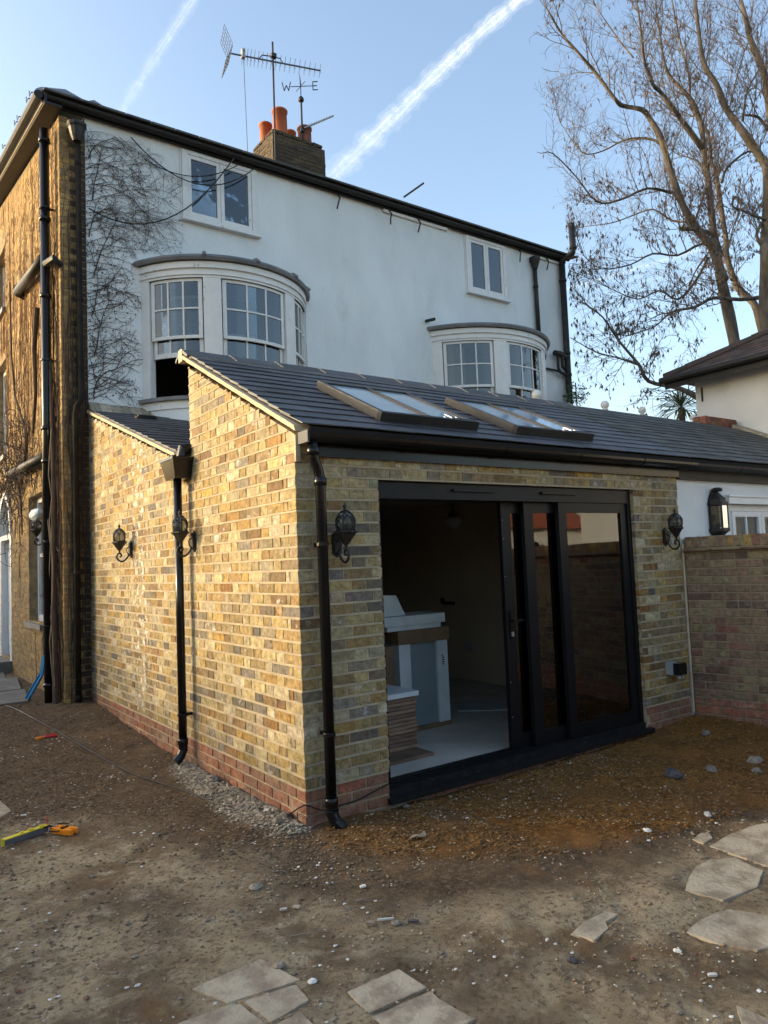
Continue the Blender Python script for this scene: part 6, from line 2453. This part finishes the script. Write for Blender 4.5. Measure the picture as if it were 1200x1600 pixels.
def wall_lamp(name, label, loc, rotz, group, wrap=False):
    """coach lamp in iron: local +X points out of the wall, origin at the middle of the back plate"""
    root = link(name, None, None, loc=loc, rot=(0, 0, rotz), label=label, cat='wall lamp', group=group)

    def pb(n, mb, m, par=None, sm_=False):
        return mb.build(n, m, par or root, smooth=sm_)
    # back plate: long octagon in two steps
    for (t0, t1, s) in ((0.0, .012, 1), (.0121, .024, .78)):
        mb = MB()
        pr = [(-.035, .062), (0, .088), (.035, .062), (.038, 0), (.035, -.062), (0, -.088), (-.035, -.062), (-.038, 0)]
        mb.prism([(t0, a * s, b_ * s) for a, b_ in pr][::-1], (t1 - t0, 0, 0))
        pb('back_plate', mb, 'iron')
    cx = .118
    pts = [(.02, 0, -.045), (.045, 0, -.085), (.075, 0, -.115), (.11, 0, -.118), (.138, 0, -.095), (.145, 0, -.065), (.128, 0, -.040), (.105, 0, -.045), (.100, 0, -.066), (.116, 0, -.074)]
    mb = MB().tube(smooth(pts, 3), [.0085] * 28, 8)
    mb.tube([(.02, 0, .03), (.05, 0, .005), (.045, 0, -.03), (.03, 0, -.05)], .005, 6)
    pb('scroll_arm', mb, 'iron', None, True)
    mb = MB().lathe([(.006, -.045), (.012, -.035), (.008, -.025), (.012, -.012), (.022, 0), (.045, .035), (.062, .058), (.072, .066), (.078, .070), (.078, .077), (.060, .080), (.02, .080)], (cx, 0, 0), 6)
    pb('bowl', mb, 'iron')
    cage = MB()
    prof = [(.058, .080), (.064, .11), (.066, .135), (.062, .16), (.048, .185), (.028, .203), (.014, .210)]
    for k in range(6):
        t = PI / 3 * k + .26
        cage.tube([(cx + r * math.cos(t), r * math.sin(t), z) for r, z in prof], .0038, 5)
        # pointed arches between the ribs
        t2 = t + PI / 3
        tm = t + PI / 6
        for ta in (t, t2):
            cage.tube([(cx + .066 * math.cos(ta), .066 * math.sin(ta), .135), (cx + .062 * math.cos((ta * 2 + tm) / 3), .062 * math.sin((ta * 2 + tm) / 3), .158), (cx + .050 * math.cos(tm), .050 * math.sin(tm), .180)], .0030, 4)
    cage.tube([(cx + .059 * math.cos(a), .059 * math.sin(a), .084) for a in [PI / 6 * i for i in range(13)]], .004, 5)
    pb('cage', cage, 'iron')
    g = MB().lathe([(.052, .081), (.059, .11), (.061, .135), (.057, .158), (.043, .182), (.024, .200)], (cx, 0, 0), 18)
    pb('glass_shade', g, 'lglass', None, True)
    mb = MB().lathe([(.028, .199), (.022, .207), (.010, .214), (.007, .222), (.012, .230), (.013, .237), (.007, .246), (.004, .252), (.001, .262)], (cx, 0, 0), 10)
    pb('finial', mb, 'iron', None, True)
    if wrap:
        mb = MB().tube([(cx - .02, -.20, .27), (cx - .01, -.06, .265), (cx, .06, .262), (cx + .005, .18, .268), (cx, .23, .29)], [.075, .085, .08, .06, .03], 9)
        pb('wrapping', mb, 'bluew')
    return root


GL = 'black coach lamps on the brick walls'
wall_lamp('wall_lamp', 'black coach lamp left of the sliding doors, beside the front downpipe', (.285, -.002, 1.735), -PI / 2, GL)
wall_lamp('wall_lamp', 'black coach lamp right of the sliding doors, near the white wall', (3.90, -.002, 1.735), -PI / 2, GL)
wall_lamp('wall_lamp', 'black coach lamp on the side wall left of the downpipe', (-.002, 3.47, 1.84), PI, GL)
wall_lamp('wall_lamp', 'black coach lamp on the side wall overlapping the downpipe below the hopper', (-.002, 1.74, 1.84), PI, GL)
wall_lamp('wall_lamp', 'black coach lamp with pale blue wrapping on top, by the tall window of the house', (SX - .01, 6.02, 2.12), PI, GL, wrap=True)

LN = thing('wall_lantern', 'tall black box lantern on the white wall above the garden wall', 'lantern')
lx, ly = 4.775, .010
mb = MB()
for (x, y) in ((lx - .095, ly - .03), (lx - .055, ly - .12), (lx + .055, ly - .12), (lx + .095, ly - .03)):
    mb.tube([(x, y, 1.80), (x, y, 2.05)], .008, 6)
hexp = lambda s, z: [(lx - .105 * s, ly - .001, z), (lx - .105 * s, ly - .035 * s, z), (lx - .06 * s, ly - .13 * s, z), (lx + .06 * s, ly - .13 * s, z), (lx + .105 * s, ly - .035 * s, z), (lx + .105 * s, ly - .001, z)]
mb.prism(hexp(1, 2.04), (0, 0, .03))
mb.prism(hexp(1, 1.775), (0, 0, .03))
mb.prism(hexp(.85, 2.07), (0, 0, .03))
mb.box(lx - .09, lx + .09, ly - .010, ly - .001, 1.80, 2.05)
mb.build('frame', 'iron', LN)
mb = MB()
a, b_ = hexp(.85, 2.10), hexp(.38, 2.175)
mb.add(a + b_, [tuple(range(6))[::-1], tuple(range(6, 12))] + [(i, (i + 1) % 6, 6 + (i + 1) % 6, 6 + i) for i in range(6)])
mb.build('roof', 'iron', LN)
MB().lathe([(.04, 0), (.052, .01), (.05, .03), (.03, .04)], (lx, ly - .055, 2.175), 12).build('cap', 'iron', LN, smooth=True)
mb = MB()
a, b_ = hexp(.95, 1.775), hexp(.30, 1.70)
mb.add(a + b_, [tuple(range(6)), tuple(range(6, 12))[::-1]] + [(i, 6 + i, 6 + (i + 1) % 6, (i + 1) % 6) for i in range(6)])
mb.build('base', 'iron', LN)
gp = hexp(.93, 1.81)
for i in (1, 2, 3):
    p, q = V3(gp[i]), V3(gp[i + 1])
    MB().prism([p, q, q + V3((0, 0, .22)), p + V3((0, 0, .22))], (0, .003, 0)).build('pane', 'lglass', LN)

# outdoor socket
SO = thing('outdoor_socket', 'small grey and black outdoor socket box low on the brick pier', 'socket')
MB().box(3.775, 3.865, -.060, -.002, .475, .585).build('grey_box', 'lgrey', SO)
mb = MB()
mb.obox((3.865, -.090, .525), (.062, 0, 0), (0, .029, 0), (0, 0, .052))
mb.build('cover', 'black', SO)
for x in (3.845, 3.895):
    MB().lathe([(.018, -.03), (.016, -.012), (.010, 0)], (x, -.088, .47), 10).build('gland', 'lgrey', SO)

# =================================================================== INSIDE THE ROOM
PL = thing('pendant_light', 'opal glass pendant light hanging inside the dark room', 'pendant light')
MB().tube([(3.47, 2.5, 2.29), (3.47, 2.5, 2.16)], .006, 6).build('flex', 'black', PL)
MB().lathe([(.03, 0), (.05, .01), (.05, .04), (.02, .06)], (3.47, 2.5, 2.11), 12).build('gallery', 'iron', PL)
MB().lathe([(.01, -.135), (.05, -.12), (.10, -.07), (.115, -.045), (.115, -.02), (.09, .0), (.05, .012)], (3.47, 2.5, 2.10), 18).build('shade', 'opal', PL, smooth=True)

TB = thing('wrapped_appliance', 'tall white foam cornered package with grey panel and brown card cap inside doorway', 'package')
MB().box(1.69, 2.20, 1.26, 1.60, .12, .86).build('panel', 'glassy', TB)
for x0, x1 in ((1.665, 1.79), (2.10, 2.225)):
    MB().box(x0, x1, 1.235, 1.62, .125, .865).build('foam_corner', 'wrap', TB)
MB().box(1.65, 2.24, 1.22, 1.64, .866, .985).build('card_cap', 'card', TB)
MB().box(1.655, 2.235, 1.225, 1.635, .087, .124).build('card_base', 'card', TB)
mb = MB()
for (x, z, w_) in ((1.70, .42, .05), (1.70, .40, .045), (1.71, .38, .03), (2.15, .72, .02), (2.15, .70, .03), (2.155, .68, .025), (2.15, .66, .03), (2.155, .64, .02)):
    mb.box(x, x + w_, 1.2325, 1.2349, z, z + .010)
mb.build('printed_marks', 'black', TB)
for i, (x0, x1, y0, y1, z0, z1, lb) in enumerate(((1.55, 2.16, 1.24, 1.6, .987, 1.03, 'thin white carton lying flat under another on the wrapped package'), (1.5, 2.20, 1.22, 1.62, 1.032, 1.115, 'long white carton lying on top of the wrapped package'))):
    o = MB().box(x0, x1, y0, y1, z0, z1).build('carton', 'wrap', None, label=lb, cat='carton')
mb = MB()
mb.prism([(1.52, 1.30, 1.118), (1.80, 1.30, 1.118), (1.72, 1.32, 1.30), (1.55, 1.32, 1.31)], (0, .16, 0))
mb.build('foam_block', 'wrap', None, label='white foam block standing tilted on the top carton', cat='packing foam')
LX = thing('dark_carton', 'brown carton with shiny wrap standing left of the wrapped package', 'carton')
MB().box(1.22, 1.60, 1.24, 1.6, .087, .86).build('carton_body', 'card', LX)
FP = []
ORD = ('bottom', 'second lowest', 'third lowest', 'fourth lowest', 'fifth lowest', 'sixth lowest', 'middle', 'sixth highest', 'fifth highest', 'fourth highest', 'third highest', 'second highest', 'topmost')
for k in range(13):
    z0 = .115 + k * .031
    j = random.uniform(-.012, .012)
    mb = MB()
    mb.box(1.02 + j, 1.43 + j, .72, 1.18, z0, z0 + .026)
    FP.append(mb.build('plank_pack', 'wood', None, label=ORD[k] + ' pack of brown floor planks in the stack by the left door jamb', cat='floor planks', group='stacked packs of floor planks'))
o = MB().box(1.0, 1.45, .70, 1.2, .522, .56).build('wrap_sheet', 'wrap', None, label='folded clear plastic wrap lying on the plank stack', cat='plastic wrap')
MB().box(.95, 1.42, .50, .92, .087, .112).build('flat_board', 'wood', None, label='flat brown board on the floor under the plank stack', cat='board')
MB().prism([(2.9, 1.96, .088), (2.62, 1.59, .088), (3.03, 1.24, .088), (3.37, 1.59, .088)], (0, 0, .012)).build('plaster_sheet', 'lgrey', None, label='pale sheet lying flat on the room floor', cat='sheet')
mb = MB()
mb.prism([(3.985, 1.15, .09), (3.985, 2.2, .09), (3.992, 2.2, 1.55), (3.992, 1.15, 1.55)], (-.014, 0, 0))
mb.build('leaning_panel', 'lgrey', None, label='grey panel leaning on the right wall behind the glass door', cat='panel')
mb = MB()
mb.bar((3.80, .42, .09), (3.90, .46, .88), .05, .05)
mb.build('foam_strip', 'wrap', None, label='white foam strip leaning behind the fixed door pane', cat='packing foam')
MB().box(3.45, 3.58, .55, .60, .09, .32).build('foam_pad', 'wrap', None, label='short white foam pad standing behind the fixed door pane', cat='packing foam')

# =================================================================== THINGS ON THE GROUND
def place(x, y, dz=0):
    return V3((x, y, gh(x, y) + dz))


# spirit-level like yellow and grey tool
a, b_ = place(-1.52, .95, .03), place(-1.27, 1.04, .03)
d_ = (b_ - a)
LV = thing('measuring_tool', 'grey tool with bright yellow edge lying on the soil at far left', 'tool')
sd = d_.normalized().cross(V3((0, 0, 1))).normalized()
MB().bar(a, b_, .030, .034).build('body', 'grey', LV)
mb = MB()
mb.bar(a + V3((0, 0, .0195)) - d_ * .01, b_ + V3((0, 0, .0195)), .034, .006)
for t in (.38, .60, .86):
    mb.bar(a.lerp(b_, t - .05) + V3((0, 0, .026)), a.lerp(b_, t + .05) + V3((0, 0, .026)), .014, .008)
mb.bar(a - d_ * .012 + V3((0, 0, .022)), a - d_ * .012 - V3((0, 0, .018)), .032, .006, up=(0, 1, 0))
mb.build('edge', 'yellow', LV)
mb = MB()
mb.tube([b_ + V3((0, 0, .02)), b_ + V3((.004, .01, .06)), b_ + V3((.0, .03, .07))], .003, 6)
mb.build('probe', 'redp', LV)
# orange clamp meter
CMr = thing('clamp_meter', 'orange forked clamp tester lying on the soil beside the yellow edged tool', 'tester')
c_ = place(-1.185, .93, .02)
ax1 = V3((.050, -.085, 0)).normalized()
ax2 = V3((ax1.y, -ax1.x, 0)) * -1
mb = MB()
pr = [(-.085, -.030), (-.060, -.036), (.02, -.038), (.072, -.030), (.080, -.012), (.045, -.006), (.045, .006), (.080, .012), (.072, .030), (.02, .036), (-.03, .034), (-.045, .022), (-.06, -.012), (-.10, -.022)]
mb.prism([c_ + ax1 * u + ax2 * v_ + V3((0, 0, -.014)) for u, v_ in pr], (0, 0, .030))
bo = mb.build('body', 'orange', CMr)
fix_normals(bo.data)
mb = MB()
mb.obox(c_ + ax1 * -.005 + V3((0, 0, .018)), ax1 * .010, ax2 * .026, V3((0, 0, .002)))
mb.build('display', 'black', CMr)
MB().obox(c_ + ax1 * -.045 + ax2 * .0 + V3((0, 0, .020)), ax1 * .016, ax2 * .012, V3((0, 0, .004))).build('switch', 'orange', CMr)
mb = MB()
q = c_ - ax1 * .08
mb.tube([q, q + V3((-.03, .02, .02)), q + V3((-.10, .02, .018)), q + V3((-.18, -.01, .012)), q + V3((-.25, -.04, .008))], [.006, .005], 7)
mb.tube([q, q + V3((.02, .03, .02)), q + V3((.08, .0, .012)), q + V3((.10, -.05, .01)), q + V3((.075, -.09, .006))], .0035, 6)
mb.tube([q, q + V3((-.04, -.02, .02)), q + V3((-.05, -.06, .012)), q + V3((-.01, -.09, .008)), q + V3((.02, -.07, .01))], .0035, 6)
mb.build('leads', 'black', CMr)

# red pliers
PLi = thing('red_pliers', 'small red handled pliers on the dark soil near the black cable', 'pliers')
c_ = place(-.82, 3.64, .012)
for s in (-1, 1):
    MB().tube([c_ + V3((.01, 0, .006)), c_ + V3((.03, .02 * s, .012)), c_ + V3((.09, .035 * s, .012)), c_ + V3((.13, .028 * s, .01))], [.010, .013], 8).build('handle', 'redp', PLi)
MB().obox(c_ + V3((-.025, 0, .008)), (.03, .004, 0), (-.002, .016, 0), (0, 0, .008)).build('jaw', 'orange', PLi)
mb = MB()
c_ = place(-1.33, 2.50, .012)
mb.tube([c_, c_ + V3((-.05, .02, .01)), c_ + V3((-.12, .0, .008))], [.011, .014], 8)
mb.build('red_grip', 'redp', None, label='red plastic grip on the soil at the left edge', cat='tool handle')

# black cable over the soil and round the corner
pts = [(-.98, 6.0), (-.83, 5.3), (-.74, 4.5), (-.62, 3.62), (-.54, 2.75), (-.47, 2.07), (-.40, 1.65), (-.32, 1.05), (-.245, .70), (-.12, .40), (-.05, .20)]
P3 = [(x, y, gh(x, y) + .010 + (.03 if i == 7 else 0)) for i, (x, y) in enumerate(pts)] + [(-.035, .02, .13), (-.02, -.035, .155), (.06, -.05, .115), (.125, -.150, .105), (.21, -.05, .105), (.34, -.03, .10), (.46, -.025, .12), (.60, -.025, .15), (.66, .03, .14)]
MB().tube(smooth(P3, 4), .0045, 7).build('black_cable', 'black', None, smooth=True, label='black cable snaking over the soil and round the brick corner', cat='cable')

# blue plastic channel leaning at the soil pipe
BL = thing('blue_channel', 'bent blue plastic channel leaning on the house behind the black pipe', 'plastic channel')
mb = MB()
p0_, p1_, p2_ = V3((-.47, 5.36, .74)), V3((-.50, 5.50, .40)), V3((-.60, 5.72, .12))
p0_, p1_, p2_ = V3((-.45, 5.50, .66)), V3((-.47, 5.56, .42)), V3((-.60, 5.72, .13))
mb.bar(p0_, p1_, .050, .014, up=(-1, -.6, .1))
mb.bar(p1_ + V3((0, 0, .004)), p2_, .058, .014, up=(-.6, -.6, .6))
for s in (-1, 1):
    sdv = (p2_ - p1_).cross(V3((-.6, -.6, .6))).normalized() * .027 * s
    mb.bar(p1_ + sdv + V3((-.008, -.008, .008)), p2_ + sdv + V3((-.008, -.008, .008)), .006, .022, up=(-.6, -.6, .6))
mb.build('channel', 'blue', BL)


def stone(x, y, r, m, label, cat='stone', flat=.6, name='stone', st=1.3, seed=None, subdiv=True):
    rnd = random.Random(seed or int((x * 1000 + y * 77)) & 0xffff)
    v = lump(rnd, 1, 1)
    a = rnd.uniform(0, PI)
    mb = MB().add([((q[0] * st * math.cos(a) - q[1] * math.sin(a)) * r, (q[0] * st * math.sin(a) + q[1] * math.cos(a)) * r, q[2] * r * flat) for q in v], LF)
    me_ = mb.mesh(name, m)
    import bmesh
    b = bmesh.new()
    b.from_mesh(me_)
    bmesh.ops.subdivide_edges(b, edges=b.edges, cuts=1, use_grid_fill=True, smooth=.6)
    for vv in b.verts:
        vv.co += vv.co.normalized() * r * .12 * noise.noise(vv.co * (2.2 / r) + V3((x, y, 0)))
    b.to_mesh(me_)
    b.free()
    o = link(name, me_, None, label=label, cat=cat)
    o.location = place(x, y, r * flat * .45)
    return o


stone(-.19, .545, .032, 'rock', 'round tan stone by the spoil heap under the side wall')
stone(-.175, .60, .030, 'rough_red', 'broken red brick piece beside the round tan stone', 'brick piece')
stone(-.08, 1.22, .035, 'dark_rock', 'dark stone on the grey mortar spoil')
stone(-.24, 1.02, .038, 'spoil', 'flat grey stone lying on soil left of the cable', flat=.25)
stone(-.13, .13, .032, 'rock', 'yellowish stone at the foot of the brick corner')
stone(-.10, .34, .020, 'white', 'knobbly white stone near the cable below the plinth')
stone(-.03, .18, .026, 'dark_rock', 'dark wedge of stone against the red plinth near the corner')
stone(2.40, -.93, .060, 'dark_rock', 'dark blue grey rock in the orange clay')
stone(2.72, -1.02, .04, 'rock', 'brown stone in the clay right of the dark rock')
stone(3.15, -1.12, .05, 'rock', 'grey broken rubble in the clay near the right edge', 'rubble', flat=.5)
stone(2.86, -1.28, .035, 'rock', 'pinkish stone in the clay below the rubble')
stone(3.62, -.45, .045, 'rock', 'tan stone lying in front of the garden wall')
stone(.72, -.06, .020, 'rock', 'small stone wedged under the door sill')
stone(1.42, -1.40, .020, 'white', 'chalky stone at the lower edge of the clay', flat=.4)
stone(1.92, -1.47, .022, 'white', 'small white chip near the buried slab')
stone(-.28, -1.30, .020, 'rock', 'small stone beside the white stick in the foreground')
stone(.08, -1.99, .020, 'dark_rock', 'dark chip in the lower middle of the ground')
stone(.45, -2.21, .013, 'white', 'white pebble at the lower right of the ground')
stone(-.85, -1.28, .022, 'rock', 'tan pebble at the corner of the left paving slabs')
stone(-.80, -1.46, .014, 'white', 'pale pebble beside the second left paving slab')
stone(-.60, -.55, .028, 'spoil', 'grey crumbly lump on the soil left of the brick corner', flat=.5)
# scraps
mb = MB()
c_ = place(.375, -.63, .008)
mb.add([c_ + V3(q) for q in ((-.06, .02, 0), (-.02, .035, .014), (.02, .02, .008), (.07, .03, .016), (.05, -.01, .004), (.01, -.03, .012), (-.03, -.01, .02), (0, .0, .022))],
       [(0, 6, 7, 1), (1, 7, 2), (2, 7, 4, 3), (7, 5, 4), (6, 5, 7)])
mb.build('crumpled_paper', 'spoil', None, label='crumpled grey scrap of paper on the clay in front of the doors', cat='scrap')
for i, (x, y, l, wd_, a, m, lb, ct, nm) in enumerate((
        (-.305, -1.255, .075, .009, .2, 'white', 'thin white stick lying in the foreground', 'stick', 'white_stick'),
        (-.19, -.90, .030, .020, .5, 'white', 'small white torn card above the white stick', 'scrap', 'card_scrap'),
        (-.285, -1.01, .040, .014, .7, 'rock', 'tan wood chip left of the white stick', 'wood chip', 'wood_chip'),
        (-.375, -1.235, .038, .022, -.1, 'spoil', 'grey slate shard left of the white stick', 'shard', 'slate_shard'),
        (-.215, -1.34, .050, .016, .1, 'dark_rock', 'dark slate shard right of the white stick', 'shard', 'slate_shard'),
        (-.60, -.84, .034, .014, .3, 'white', 'white mortar flake left of centre in the foreground', 'mortar flake', 'mortar_flake'),
        (-.54, -.86, .034, .020, -.3, 'spoil', 'grey mortar flake beside the white one', 'mortar flake', 'mortar_flake'),
        (-1.33, 1.48, .040, .011, .1, 'white', 'small white offcut above the yellow edged tool', 'offcut', 'white_offcut'),
        (.40, -2.39, .035, .016, .1, 'white', 'tan flat flake near the lower right slabs', 'flake', 'stone_flake'),
        (.10, -1.84, .018, .010, .9, 'white', 'tiny white chip near the small slab fragment', 'chip', 'white_chip'))):
    c_ = place(x, y, .009)
    d_ = V3((math.cos(a - .7), math.sin(a - .7), 0))
    s_ = V3((-d_.y, d_.x, 0))
    mb = MB()
    mb.prism([c_ - d_ * l / 2 - s_ * wd_ / 2, c_ + d_ * l * .42 - s_ * wd_ * .55, c_ + d_ * l / 2 + s_ * wd_ * .3, c_ + d_ * l * .1 + s_ * wd_ * .6, c_ - d_ * l * .5 + s_ * wd_ * .35], (0, 0, .007))
    mb.build(nm, m, None, label=lb, cat=ct)
for i, (x, y, l, a, lb) in enumerate(((-.70, -1.10, .17, -.45, 'brown forked twig lying left of the paving slabs'), (-.06, -2.05, .11, .35, 'short brown twig in the lower middle'), (-.43, 3.1, .35, .95, 'dry branch on the soil beside the side wall'), (.62, -.52, .14, 1.0, 'thin yellow straw in the clay before the door'))):
    c_ = place(x, y, .012)
    d_ = V3((math.cos(a), math.sin(a), 0))
    s_ = V3((-d_.y, d_.x, 0))
    mb = MB().tube([c_, c_ + d_ * l * .3 + s_ * .006, c_ + d_ * l * .6 - s_ * .004 + V3((0, 0, .004)), c_ + d_ * l], [.004, .002], 5)
    mb.tube([c_ + d_ * l * .45, c_ + d_ * l * .62 + s_ * .03, c_ + d_ * l * .8 + s_ * .04], .0018, 4)
    if i == 2:
        for k in range(14):
            q = c_ + d_ * l * rt.uniform(.6, 1)
            mb.tube([q, q + V3((rt.uniform(-.07, .07), rt.uniform(-.07, .07), rt.uniform(.01, .07)))], [.002, .001], 4)
    mb.build('twig', 'stick', None, label=lb, cat='twig')

# =================================================================== BEYOND THE FRAME: what shades and what is mirrored
FN = thing('board_fence', 'brown upright board fence across the garden behind the viewer', 'fence')
x = -6
i = 0
bm_ = MB()
while x < 16:
    h = 1.80 + .03 * math.sin(i * 2.1)
    bm_.box(x, x + .14, -7.02 + .02 * (i % 2), -6.99 + .02 * (i % 2), .0, h)
    x += .148
    i += 1
bm_.box(-6, 16, -6.96, -6.90, 1.5, 1.6)
bm_.build('boards', 'fence', FN, kind='stuff')
for x in range(-6, 17, 2):
    MB().box(x, x + .1, -6.95, -6.85, 0, 1.85).build('post', 'fence', FN)
BG = thing('tiled_bungalow', 'cream bungalow with orange tiled roof beyond the board fence', 'house')
MB().box(9, 30, -30, -22, 0, 3.1).build('wall', 'offwhite', BG)
MB().prism([(8.5, -21.5, 3.0), (8.5, -26, 5.6), (8.5, -30.5, 3.0)], (22, 0, 0)).build('roof', 'otile', BG)
for x in (12, 16, 21, 25):
    MB().box(x, x + 1.3, -21.99, -21.9, 1.0, 2.3).build('window', 'glass', BG)

rh = random.Random(8)
HG = thing('shading_hedge', 'tall uneven evergreen hedge out of view, added to shade the lower walls', 'hedge')
mb = MB()
y = -5.0
while y < 17:
    h = 2.5 if y < 8.5 else 2.5 + (4.6 - 2.5) * sm(8.5, 10.5, y)  # unseen hedge, stepped in height to block low sun from walls and ground
    h *= rh.uniform(.93, 1.06)
    leaf_cloud(mb, (-6.3 + rh.uniform(-.15, .15), y, h * .5), .55, .45, h * .56, 620 if h < 3 else 1000, .07, rh)
    y += .55
mb.build('foliage', 'leaf', HG, kind='stuff')
MB().box(-6.45, -6.2, -5, 17, -.1, 1.75).build('shading_core', 'vined', HG)
MB().box(-6.45, -6.2, 10.2, 17, 1.76, 3.9).build('shading_core', 'vined', HG)
CT_ = thing('conifer', 'tall dark conifer beyond the garden fence', 'tree')
mb = MB()
for k in range(26):
    z = 1.0 + 11.5 * k / 26
    leaf_cloud(mb, (12.5, -18, z), 3.0 * (1 - k / 27), 3.0 * (1 - k / 27), .55, int(260 * (1 - k / 30)), .22, rh)
mb.build('foliage', 'leaf', CT_, kind='stuff')
MB().tube([(12.5, -18, -.2), (12.5, -18, 12)], [.25, .04], 8).build('trunk', 'bark', CT_)


# =================================================================== CONTRAILS
def trail_mat(name, dens, sc):
    m = bpy.data.materials.new(name)
    m.use_nodes = True
    t = m.node_tree
    L = t.links.new
    t.nodes.clear()
    o = t.nodes.new('ShaderNodeOutputMaterial')
    geo = t.nodes.new('ShaderNodeNewGeometry')
    n = t.nodes.new('ShaderNodeTexNoise')
    n.inputs['Scale'].default_value = sc
    n.inputs['Detail'].default_value = 6
    n.inputs['Roughness'].default_value = .62
    L(geo.outputs['Position'], n.inputs['Vector'])
    mr = t.nodes.new('ShaderNodeMapRange')
    mr.inputs[1].default_value, mr.inputs[2].default_value = .25, .80
    mr.inputs[3].default_value, mr.inputs[4].default_value = 0, dens
    L(n.outputs[0], mr.inputs[0])
    at = t.nodes.new('ShaderNodeVertexColor')
    at.layer_name = 'thin'
    lw = t.nodes.new('ShaderNodeLayerWeight')
    lw.inputs[0].default_value = .5
    iv = t.nodes.new('ShaderNodeMapRange')
    iv.inputs[1].default_value, iv.inputs[2].default_value = .85, .0
    L(lw.outputs['Facing'], iv.inputs[0])
    a = t.nodes.new('ShaderNodeMath')
    a.operation = 'MULTIPLY'
    L(mr.outputs[0], a.inputs[0])
    L(iv.outputs[0], a.inputs[1])
    b = t.nodes.new('ShaderNodeMath')
    b.operation = 'MULTIPLY'
    b.use_clamp = True
    L(a.outputs[0], b.inputs[0])
    L(at.outputs[0], b.inputs[1])
    tr = t.nodes.new('ShaderNodeBsdfTransparent')
    df = t.nodes.new('ShaderNodeBsdfDiffuse')
    df.inputs[0].default_value = (.86, .93, 1, 1)
    tl_ = t.nodes.new('ShaderNodeBsdfTranslucent')
    tl_.inputs[0].default_value = (.86, .93, 1, 1)
    ad = t.nodes.new('ShaderNodeAddShader')
    L(df.outputs[0], ad.inputs[0])
    L(tl_.outputs[0], ad.inputs[1])
    mx = t.nodes.new('ShaderNodeMixShader')
    L(b.outputs[0], mx.inputs[0])
    L(tr.outputs[0], mx.inputs[1])
    L(ad.outputs[0], mx.inputs[2])
    L(mx.outputs[0], o.inputs[0])
    return m


def contrail(pts, r0, r1, m, label, seed, fade=.0):
    P_ = smooth(pts, 4)
    # resample
    out = []
    for a, b_ in zip(P_, P_[1:]):
        k = max(1, int((b_ - a).length / 3.0))
        out += [a.lerp(b_, i / k) for i in range(k)]
    n, v, f, al = 16, [], [], []
    for shell, (sr, sa) in enumerate(((.55, .75), (1.0, .42), (1.6, .22))):
      fb = len(v)
      for i, p in enumerate(out):
        t = i / (len(out) - 1)
        r = sr * (r0 + (r1 - r0) * t) * (1 + .45 * nz(i * .12, seed) + .18 * nz(i * .6, seed, 4))
        d_ = (out[min(i + 1, len(out) - 1)] - out[max(0, i - 1)]).normalized()
        a_ = d_.cross(V3((0, 0, 1))).normalized()
        c2 = a_.cross(d_)
        for k in range(n):
            th = 2 * PI * k / n
            rr_ = r * (1 + .30 * nz(i * .25, k * .5, seed + shell))
            v.append(tuple(p + (a_ * math.cos(th) + c2 * math.sin(th) * .6) * rr_))
            al.append(sa * (1 - fade * t))
      for i in range(len(out) - 1):
        for k in range(n):
            f.append(tuple(fb + q for q in (i * n + k, i * n + (k + 1) % n, (i + 1) * n + (k + 1) % n, (i + 1) * n + k)))
    me_ = bpy.data.meshes.new('contrail')
    me_.from_pydata(v, [], f)
    c_ = me_.color_attributes.new('thin', 'FLOAT_COLOR', 'POINT')
    c_.data.foreach_set('color', np.array([(q, q, q, 1) for q in al], dtype=np.float32).ravel())
    me_.materials.append(m)
    me_.shade_smooth()
    o = link('contrail', me_, None, label=label, cat='contrail')
    o.visible_shadow = True
    return o


contrail([(456, 330, 500), (473.8, 383.3, 500), (474, 418, 500), (473, 479, 500), (476, 549.4, 500), (482, 642.6, 500), (487.7, 775, 500)], 4.5, 12, trail_mat('contrail_mat', .55, .11), 'broad bright white contrail crossing the sky left of the tree', 2, .45)
contrail([(231, 540, 500), (230, 577, 500), (228, 633, 500), (225.5, 694.5, 500), (223, 785, 500)], 4.0, 5.0, trail_mat('thin_contrail_mat', .26, .13), 'faint narrow contrail above the gutter corner of the house', 7, .3)
contrail([(1055, 940, 500), (1077, 858.7, 500), (1111, 731, 500), (1130, 640, 500)], 7, 6, trail_mat('far_contrail_mat', .14, .12), 'short faint contrail low behind the bare branches', 11, .2)

seat_empties()
